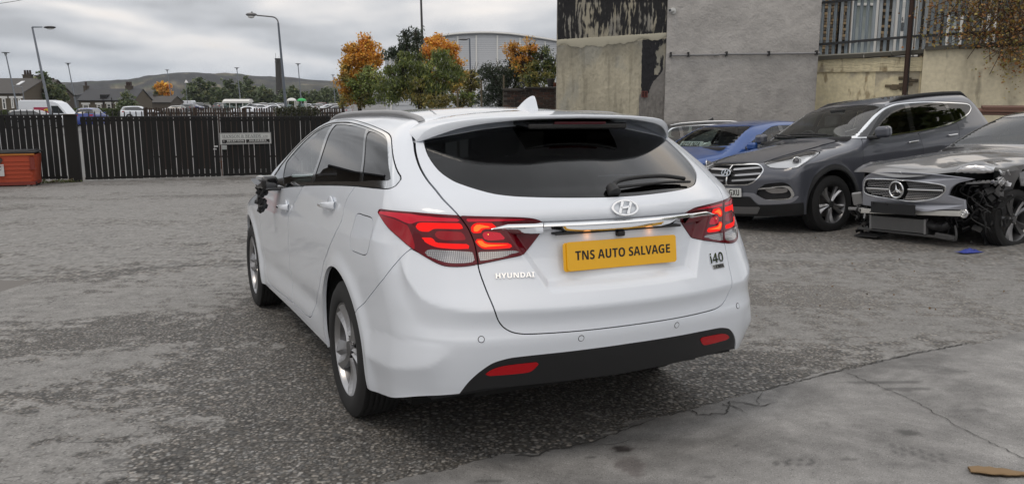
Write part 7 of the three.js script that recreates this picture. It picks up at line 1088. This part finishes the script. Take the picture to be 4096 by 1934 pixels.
// ---------- retaining wall, coping, steel palisade, rusty pole ----------
const RW0 = seen(3222, 300, 18.9), RW1 = seen(4230, 300, 17.0), rwL = Math.hypot(RW1.x - RW0.x, RW1.z - RW0.z), rwTurn = Math.atan2(-(RW1.z - RW0.z), RW1.x - RW0.x);
const rwAt = (px) => { const d = seen(px, 300, 1).sub(V3(0, EYE, 0)), ux = RW1.x - RW0.x, uz = RW1.z - RW0.z, k = (RW0.x * uz - RW0.z * ux) / (d.x * uz - d.z * ux); return [((d.x * k - RW0.x) * ux + (d.z * k - RW0.z) * uz) / rwL, -d.z * k / (Math.cos(PITCH))]; };
const rwS = (px) => rwAt(px)[0], rwY = (px, py) => EYE + (380 - py) / FOC * -seen(px, 300, 1).z * 0 + (380 - py) / FOC * (rwAt(px)[1] * Math.cos(PITCH));
{
  const t = thing('retaining_wall', 'stained yellow rendered retaining wall behind the grey off-roader', 'wall'); t.position.set(RW0.x, 0, RW0.z); t.rotation.y = rwTurn;
  const sM = rwS(3688), yT0 = rwY(3270, 240), yT1 = rwY(3690, 212), y0 = -2.2, n3 = fbm;
  const ytex = (s0, s1, yb, yt, fn, w = 512, h = 512) => { const m = tex(w, h, (u, v) => fn(lerp(s0, s1, u), lerp(yb, yt, v)), true); m.wrapS = m.wrapT = THREE.ClampToEdgeWrapping; return m; };
  const yel = (x, y) => { const a = n3(x * 1.6, y * 1.2, 3, 5), b = n3(x * 7, y * 2, 6, 4), c = n3(x * 14, y * 12, 1, 3); let r = [0.78 + 0.14 * a, 0.7 + 0.13 * a, 0.48 + 0.1 * a]; const st = sstep(0.06, 0.3, a + b * 0.7); r = r.map((q, i) => lerp(q, [0.24, 0.17, 0.09][i], st * 0.75)); const pl = sstep(0.0, 0.15, n3(x * 0.8 + 3, y * 0.7, 9, 4) + (x > 1.5 && x < 2.4 ? 0.2 : -0.15)); r = r.map((q, i) => lerp(q, [0.42, 0.38, 0.3][i], pl * 0.8)); return r.map((q) => q * (0.95 + 0.25 * c)); };
  const buff = (x, y) => { const a = n3(x * 1.2, y * 0.9, 13, 5), b = n3(x * 4, y * 1.0, 16, 4), c = n3(x * 12, y * 12, 11, 3); let r = [0.68 + 0.12 * a, 0.62 + 0.11 * a, 0.46 + 0.08 * a]; const st = gau(x - (sM + 0.9), 0.12) + gau(x - (sM + 1.75), 0.14); r = r.map((q, i) => lerp(q, [0.2, 0.18, 0.14][i], clamp(st * (0.45 + b) + 0.6 * sstep(0.15, 0.4, b), 0, 0.75))); return r.map((q) => q * (0.95 + 0.22 * c)); };
  const bm = tex(256, 256, (u, v) => 0.5 + 0.5 * n3(u * 9, v * 6, 2, 4) + 0.3 * n3(u * 30, v * 30, 3, 3));
  const mat = (m) => std(1, 1, 1, 0.92, { map: m, bumpMap: bm, bumpScale: 0.03 });
  const lY = rwY(3400, 287);
  part('lower_panel', box(sM, lY - y0, 0.3, sM / 2, (lY + y0) / 2, -0.19), mat(ytex(0, sM, y0, lY, yel)), t); part('upper_beam', box(sM, yT0 + 0.02 - lY, 0.34, sM / 2, (yT0 + 0.02 + lY) / 2, -0.17), mat(ytex(0, sM, lY, yT0, (x, y) => yel(x + 5, y).map((q) => q * 0.95))), t);
  part('buff_panel', box(rwL - sM, yT1 + 0.06 - y0, 0.42, (rwL + sM) / 2, (yT1 + 0.06 + y0) / 2, -0.13), mat(ytex(sM, rwL, y0, yT1, buff)), t, 'smoother buff render'); part('edge_strip', box(0.08, yT0 - y0 - 0.02, 0.06, 0.04, (yT0 + y0) / 2, 0.03), std(0.2, 0.15, 0.085, 0.9), t);
  // broken plaster with the stonework showing
  const r = rng(17); for (let i = 0; i < 16; i++) part('exposed_stone', rbox(0.1 + 0.12 * r(), 0.05 + 0.04 * r(), 0.05, 0.012, rwS(3590) + (r() - 0.3) * 0.55, lY - 0.1 - 0.32 * r(), -0.03 + 0.01 * r(), 0, 0, (r() - 0.5) * 0.2), i % 3 ? std(0.15, 0.12, 0.08, 0.95) : std(0.09, 0.075, 0.055, 0.95), t);
  const cop = std(0.1, 0.095, 0.08, 0.95), copW = std(0.42, 0.41, 0.36, 0.9); for (const [a, b, pa, pb, m] of [[3268, 3450, 243, 233, cop], [3452, 3560, 233, 226, cop], [3562, 3695, 226, 217, cop]]) { const xa = rwS(a), xb = rwS(b), ya = rwY(a, pa), yb = rwY(b, pb); part('coping_stone', box(xb - xa - 0.006, 0.085, 0.5, (xa + xb) / 2, (ya + yb) / 2 + 0.05, -0.18, 0, 0, Math.atan2(yb - ya, xb - xa)), m, t); }
  part('mortar_bed', box(rwS(3690) - rwS(3270), 0.05, 0.44, (rwS(3690) + rwS(3270)) / 2, (rwY(3270, 226) + rwY(3690, 205)) / 2, -0.2, 0, 0, Math.atan2(rwY(3690, 205) - rwY(3270, 226), rwS(3690) - rwS(3270))), copW, t);
  for (const [a, b] of [[3692, 3825], [3827, 3980], [3982, 4140], [4142, 4280]]) { const pa = lerp(204, 188, (a - 3690) / 290), pb = lerp(204, 188, (b - 3690) / 290), xa = rwS(a), xb = rwS(b); part('coping_stone', box(xb - xa - 0.006, 0.08, 0.55, (xa + xb) / 2, (rwY(a, pa) + rwY(b, pb)) / 2 + 0.03, -0.1, 0, 0, Math.atan2(rwY(b, pb) - rwY(a, pa), xb - xa)), cop, t); }
  // palisade
  const f = thing('palisade_fence', 'galvanised steel palisade fence on top of the retaining wall', 'fence'); f.position.copy(t.position); f.rotation.y = rwTurn; const sec = new THREE.Shape(); [[-0.035, 0], [-0.022, 0.012], [-0.008, 0], [0.008, 0], [0.022, 0.012], [0.035, 0], [0.035, -0.004], [0.02, 0.006], [0.008, -0.004], [-0.008, -0.004], [-0.02, 0.006], [-0.035, -0.004]].forEach(([x, y], i) => (i ? sec.lineTo(x, y) : sec.moveTo(x, y)));
  const pg = new THREE.ExtrudeGeometry(sec, { depth: 2.2, bevelEnabled: false }).rotateX(-Math.PI / 2), pm = [std(0.36, 0.41, 0.45, 0.55, { metalness: 0.2 }), std(0.28, 0.33, 0.37, 0.55, { metalness: 0.2 }), std(0.42, 0.46, 0.49, 0.55, { metalness: 0.2 })];
  for (let px = 3276, i = 0; px < 4200; px += 25.3 + (px - 3276) * 0.002, i++) { const y = px < 3690 ? rwY(px, lerp(222, 200, (px - 3276) / 414)) : rwY(px, lerp(200, 184, (px - 3690) / 290)), m = part('pale', pg, pm[Math.floor(r() * 3)], f); m.position.set(rwS(px), y - 0.02, -0.12); }
  for (const [pA, pB, pC] of [[183, 152, 120], [26, -12, -50]]) { const a = V3(rwS(3256), rwY(3256, pA), -0.06), b = V3(rwS(3632), rwY(3632, pB), -0.06), c = V3(rwS(4200), rwY(4200, pC), -0.06); for (const [u, v] of [[a, b], [b, c]]) { const d = v.clone().sub(u); part('rail', box(d.length(), 0.055, 0.03, (u.x + v.x) / 2, (u.y + v.y) / 2, u.z, 0, 0, Math.atan2(d.y, d.x)), std(0.05, 0.052, 0.056, 0.6, { metalness: 0.4 }), f); } }
  const pole = thing('rusty_pole', 'rust-brown steel pole standing against the yellow wall', 'pole'), pb = rwAt(3600); pole.position.set(RW0.x + (RW1.x - RW0.x) * pb[0] / rwL, -1.4, RW0.z + (RW1.z - RW0.z) * pb[0] / rwL + 0.25); part('pole', [rbox(0.075, 6, 0.075, 0.01, 0.02, 3, 0)], std(0.065, 0.04, 0.032, 0.9, { metalness: 0.2 }), pole); part('cable', tube([[0.05, 0.5, 0.05], [0.06, 2.5, 0.055], [0.045, 5.9, 0.05]], 0.012, 20, 5), M.trim, pole);
}
// ---------- stone terrace house behind the palisade ----------
{
  const D = 23, k = D / FOC, o = seen(3222, 300, D), t = thing('terrace_house', 'stone terrace house with white door numbered four behind the palisade', 'house'); t.position.set(o.x, 0, o.z); t.rotation.y = 0.02; const X = (px) => (px - 3222) * k, Y = (py) => EYE + (380 - py) / FOC * D * 0.985, yb = Y(250), yt = 7.5, W = 9;
  part('wall', box(W, yt + 2, 6, W / 2 - 0.6, (yt - 2) / 2, -3.06), std(0.05, 0.044, 0.036, 0.95), t);
  const holes = [[3392, 3498, -40, 222, 'w'], [3572, 3665, -60, 222, 'd'], [3772, 3840, 60, 200, 'w'], [3928, 3970, 55, 200, 'd']], inHole = (x, y) => holes.some(([a, b, c, d]) => x > X(a) - 0.07 && x < X(b) + 0.07 && y < Y(c) + 0.06 && y > Y(d) - 0.05);
  const r = rng(99), tones = [std(0.3, 0.22, 0.13, 0.95), std(0.23, 0.175, 0.115, 0.95), std(0.15, 0.125, 0.095, 0.95), std(0.36, 0.27, 0.16, 0.95), std(0.1, 0.088, 0.074, 0.95)], gs = [0.2, 0.26, 0.16].map((w) => rbox(w, 0.072, 0.07, 0.008)), rest = []; let n = 0;
  for (let y = yb; y < Y(-60); y += 0.085) { let x = -0.5 + r() * 0.1; while (x < W - 0.8) { const gi = Math.floor(r() * 3), w = [0.2, 0.26, 0.16][gi] + 0.012, cx = x + w / 2; x += w; if (inHole(cx - w / 2, y) || inHole(cx + w / 2, y)) continue; if (n < 300 && cx < X(4000)) { const m = part('brick', gs[gi], tones[Math.floor(r() * 5)], t); m.position.set(cx, y, -0.04 + 0.012 * r()); n++; } else rest.push(gs[gi].clone().translate(cx, y, -0.04 + 0.012 * r())); } }
  if (rest.length) part('brickwork', rest, tones[1], t).userData.kind = 'stuff';
  for (const [a, b, c, d, kind] of holes) {
    const w = X(b) - X(a), h = Y(c) - Y(d), cx = (X(a) + X(b)) / 2, cy = (Y(c) + Y(d)) / 2;
    if (kind === 'w') { const f = part('window', [box(0.09, h, 0.09, cx - w / 2 + 0.045, cy, -0.03), box(0.13, h, 0.09, cx + w / 2 - 0.065, cy, -0.03), box(w - 0.22, 0.08, 0.09, cx - 0.02, Y(d) + 0.04, -0.03), box(w - 0.22, 0.07, 0.08, cx - 0.02, Y(18 + (c > 0 ? 90 : 0)), -0.03)], whiteP, t); part('pane', box(w - 0.2, h - 0.06, 0.02, cx - 0.02, cy, -0.06), phys(0.3, 0.34, 0.33, 0.08, { clearcoat: 1 }), f); part('sill', box(w + 0.2, 0.1, 0.2, cx, Y(d) - 0.06, 0.03), std(0.4, 0.38, 0.33, 0.9), f); }
    else { const f = part('door', [box(w * 0.45, h, 0.06, cx - w * 0.22, cy, -0.05)], whiteP, t); part('door_frame', [box(0.09, h, 0.12, cx - w / 2, cy, -0.02), box(0.16, h, 0.12, cx + w * 0.16, cy, -0.02), box(0.1, h, 0.14, cx + w * 0.42, cy, 0.0)], whiteP, f); if (b - a > 60) { part('fanlight', new THREE.CylinderGeometry(0.12, 0.12, 0.02, 24).rotateX(Math.PI / 2).scale(0.8, 1, 1).translate(cx - w * 0.2, Y(105), -0.018), M.farGlass, f); part('door_number', letters('4', 0.1, 0.004, serif).translate(X(3597), Y(75), -0.018), M.ink, f); for (const q of [rbox(w * 0.26, 0.45, 0.02, 0.005, cx - w * 0.2, Y(180), -0.018), rbox(w * 0.3, 0.16, 0.02, 0.005, cx - w * 0.2, Y(20), -0.018)]) part('door_panel', q, std(0.6, 0.6, 0.59, 0.6), f); } }
  }
  part('downpipe', cyl(0.05, 0.05, 6, X(3345), 3, 0.05, 10), M.trim, t);
}
// creeper hanging over the palisade
{
  const t = thing('creeper', 'autumn-brown creeper hanging over the palisade and wall at the right', 'creeper'); t.position.set(RW0.x, 0, RW0.z); t.rotation.y = rwTurn; const r0 = rng(55), st = [];
  const dens = (px, py) => sstep(3560, 4060, px) * (py < 200 ? 1 : sstep(330, 200, py) * sstep(3850, 4080, px)) + (px > 4000 ? 0.4 * sstep(420, 200, py) : 0);
  const pal = [[0.5, 0.27, 0.07], [0.42, 0.23, 0.06], [0.5, 0.38, 0.09], [0.34, 0.15, 0.05], [0.32, 0.3, 0.09], [0.6, 0.5, 0.17]];
  const m = part('leaves', leafGeo(12000, 56, (r) => { const px = 3560 + 640 * r(), py = -60 + 470 * Math.pow(r(), 1.3); if (r() > dens(px, py) * (0.35 + 1.3 * Math.max(0, 0.45 + fbm(px * 0.013, py * 0.016, 3, 4)))) return null; return [rwS(px), rwY(px, py), 0.05 + 0.3 * r(), [0, 0, 0, 0, 0, hash2(Math.floor(px / 16), Math.floor(py / 14), 2)], 1]; }, 0.055, (r, c) => { const q = pal[Math.floor((c[5] * 0.6 + r() * 0.4) * 5.99)], k = 0.6 + 0.7 * r(); return [q[0] * k, q[1] * k, q[2] * k]; }), leafMat, t); m.userData.kind = 'stuff';
  for (let i = 0; i < 46; i++) { const px = 3640 + 520 * Math.sqrt(r0()), a = [rwS(px), rwY(px, -40 + 60 * r0()), 0.2]; const L = 0.5 + 1.3 * r0() * sstep(3600, 4100, px), p = [a]; for (let j = 1; j < 4; j++) p.push([a[0] + (r0() - 0.5) * 0.35 * j, a[1] - L * j / 3, 0.15 + 0.2 * r0()]); st.push(tube(p, 0.007, 16, 5)); }
  part('stems', st, std(0.06, 0.035, 0.022, 0.9), t);
}
// low brick wall with pots beside the rendered building
{
  const D = 25, k = D / FOC, a = seen(2012, 352, D), t = thing('garden_wall', 'low dark brick garden wall left of the rendered building', 'wall'); t.position.set(a.x, 0, a.z); const W = 230 * k, yt = a.y, r = rng(41), gs = [rbox(0.205, 0.065, 0.1, 0.006), rbox(0.19, 0.065, 0.1, 0.006)], ms = [std(0.07, 0.038, 0.03, 0.95), std(0.05, 0.034, 0.028, 0.95), std(0.085, 0.05, 0.038, 0.95), std(0.035, 0.028, 0.025, 0.95)];
  part('mortar', box(W, yt + 1.6, 0.2, W / 2, (yt - 1.6) / 2, -0.12), std(0.1, 0.09, 0.08, 0.95), t);
  for (let j = 0; j < 9; j++) for (let i = 0; i < Math.floor(W / 0.225); i++) { const m = part('brick', gs[i % 2], ms[Math.floor(r() * 4)], t); m.position.set(0.12 + i * 0.225 + (j % 2) * 0.11, yt - 0.08 - j * 0.078, -0.055 + 0.008 * r()); }
  part('coping', [rbox(W * 0.6, 0.05, 0.34, 0.01, W * 0.68, yt + 0.01, -0.1), rbox(W * 0.36, 0.05, 0.3, 0.01, W * 0.17, yt - 0.06, -0.1)], std(0.05, 0.046, 0.04, 0.9), t);
  const pot = (px, w, h, m, lab, D2 = 25) => { const p = seen(px, 345, D2), q = thing('plant_pot', lab, 'plant pot'); q.position.set(p.x, yt + 0.04, p.z - 0.1); part('pot', new THREE.LatheGeometry([[0, 0], [w * 0.36, 0], [w * 0.46, h * 0.8], [w * 0.52, h * 0.82], [w * 0.52, h], [w * 0.44, h], [w * 0.42, h * 0.85], [0, h * 0.85]].map(([x, y]) => new THREE.Vector2(x, y)), 24), m, q); part('soil', new THREE.CylinderGeometry(w * 0.43, w * 0.43, 0.02, 20).translate(0, h * 0.87, 0), std(0.03, 0.022, 0.016, 1), q); };
  pot(2203, 0.24, 0.25, std(0.05, 0.048, 0.045, 0.8), 'dark grey plant pot on the brick wall'); pot(2219, 0.14, 0.13, std(0.2, 0.07, 0.04, 0.8), 'small terracotta pot beside the dark grey pot');
  const w = thing('old_wheel', 'dark hoop leaning on the garden wall coping', 'hoop'), wp = seen(2085, 345, 25); w.position.set(wp.x, yt + 0.06, wp.z); part('hoop', new THREE.TorusGeometry(0.085, 0.02, 8, 24).translate(0, 0.03, 0), M.trim, w);
}
// boards lying behind the coupe, scraps on the ground
{
  const t = thing('board_stack', 'reddish boards stacked against the wall behind the wrecked coupe', 'boards'), p = seen(4060, 440, 15.6); t.position.set(p.x, 0, p.z); t.rotation.y = rwTurn; for (const [y, w, m] of [[p.y + 0.05, 1.5, 0.16], [p.y + 0.0, 1.7, 0.2], [p.y - 0.06, 1.6, 0.12]]) part('board', rbox(w, 0.045, 0.3, 0.006, 0.2, y, 0, 0.1), std(m, m * 0.55, m * 0.42, 0.85), t); part('support', [box(0.3, 1.6, 0.2, 0.2, p.y - 0.92, -0.05)], std(0.05, 0.045, 0.04, 0.9), t);
  const gl = thing('blue_glove', 'crumpled blue plastic glove on the ground before the coupe', 'glove'), s = [], r = rng(9); onYard(gl, 4.73, -8.3, 0.3); for (let i = 0; i <= 10; i++) { const R = []; for (let j = 0; j <= 8; j++) R.push([(i / 10 - 0.5) * 0.26 + (r() - 0.5) * 0.02, 0.012 + 0.05 * r() * Math.sin(Math.PI * i / 10) * Math.sin(Math.PI * j / 8), (j / 8 - 0.5) * 0.13 + (r() - 0.5) * 0.02]); s.push(R); } part('sheet', ribbonLoft(s).toNonIndexed(), std(0.05, 0.07, 0.32, 0.5), gl);
  const wd = thing('wood_splinter', 'brown splinter of wood on the concrete at the bottom right corner', 'wood'), q = []; onYard(wd, 1.87, -2.985, -0.25, 0, 0, 0.012); for (let i = 0; i <= 10; i++) { const u = i / 10, w = 0.034 * (0.35 + 0.65 * Math.sin(Math.PI * Math.min(1, u * 1.1 + 0.05))) + 0.01 * r(), x = (u - 0.5) * 0.2; q.push([[x, 0, -w], [x, 0.007 + 0.004 * r(), -w * 0.85], [x, 0.008 + 0.005 * r(), w * 0.7], [x, 0, w * (0.8 + 0.3 * r())]]); } part('splinter', ribbonLoft(q, true).toNonIndexed(), std(0.24, 0.16, 0.085, 0.95), wd);
  const lf = std(0.2, 0.13, 0.06, 0.9), chip = thing('ground_litter', 'scattered leaves and grit on the yard in front of the parked cars', 'litter'); chip.userData.kind = 'stuff'; const g = leafGeo(260, 12, (rr) => { const x = 1.5 + 5.5 * rr(), z = -5.5 - 5 * rr(), p2 = yardPoint(x, z, 0.007); return [p2.x, p2.y, p2.z, [0, 0, 0, 0, 0, rr()], 1]; }, 0.017, (rr) => { const k = rr(); return k < 0.5 ? [0.16, 0.1, 0.05] : k < 0.8 ? [0.4, 0.39, 0.36] : [0.09, 0.07, 0.04]; }); part('scraps', g, leafMat, chip).userData.kind = 'stuff';
}
// stone building to the left of the yard, mirrored in the car's windows
{
  const t = thing('gabled_building', 'dark stone gabled building left of the yard, mirrored in the car windows', 'building'), p = yardPoint(-26.4, -29.7); t.position.copy(p); t.rotation.y = -0.785; const L = 12, dk = std(0.05, 0.042, 0.034, 0.95), s = new THREE.Shape(); s.moveTo(-L / 2, -1); s.lineTo(L / 2, -1); s.lineTo(L / 2, 7.4); s.lineTo(1.5, 10.4); s.lineTo(-L / 2, 7.4);
  part('wall', new THREE.ExtrudeGeometry(s, { depth: 12, bevelEnabled: false }).rotateY(Math.PI / 2).translate(-12, 0, 0), dk, t); part('roof', [box(12.4, 0.15, 8.4, -6, 8.98, 2.25, 0.381), box(12.4, 0.15, 5.7, -6, 8.98, -3.75, -0.588)], slate, t); part('pale_band', box(0.05, 2.2, L * 0.8, 0.03, 1.2, 0), std(0.35, 0.33, 0.28, 0.9), t); part('door', box(0.08, 2.6, 2.8, 0.06, 1.3, 1.5), std(0.1, 0.11, 0.13, 0.6), t);
}
// broad tree on the bank beyond the right edge, mirrored in the parked cars' glass
{ const f = V3(14.5, 0.5, -8.5); tree('bank_tree', 'broad tree on the bank right of the yard, mirrored in the parked cars', f, [[0, 5, 0, 3, 2.4, 3, [...OLIVE, ...GREEN]], [2, 6.5, -2.5, 2.8, 2.6, 2.8, [...OLIVE, ...GREEN]], [1.5, 6.5, 4.5, 3, 3, 3, [...OLIVE, ...GREEN]], [3, 9.5, 2, 3, 2.4, 3, [...OLIVE, ...GREEN]], [-0.6, 7.6, 1.2, 2.2, 1.8, 2.2, OLIVE], [1, 4, 2.6, 2.2, 1.8, 2.2, [...OLIVE, ...GREEN]]], 11000, 0.36, 91, null, { clumpR: 0.6, clumps: 150, trunk: 0.25 }); }
renderer.render(scene, camera);
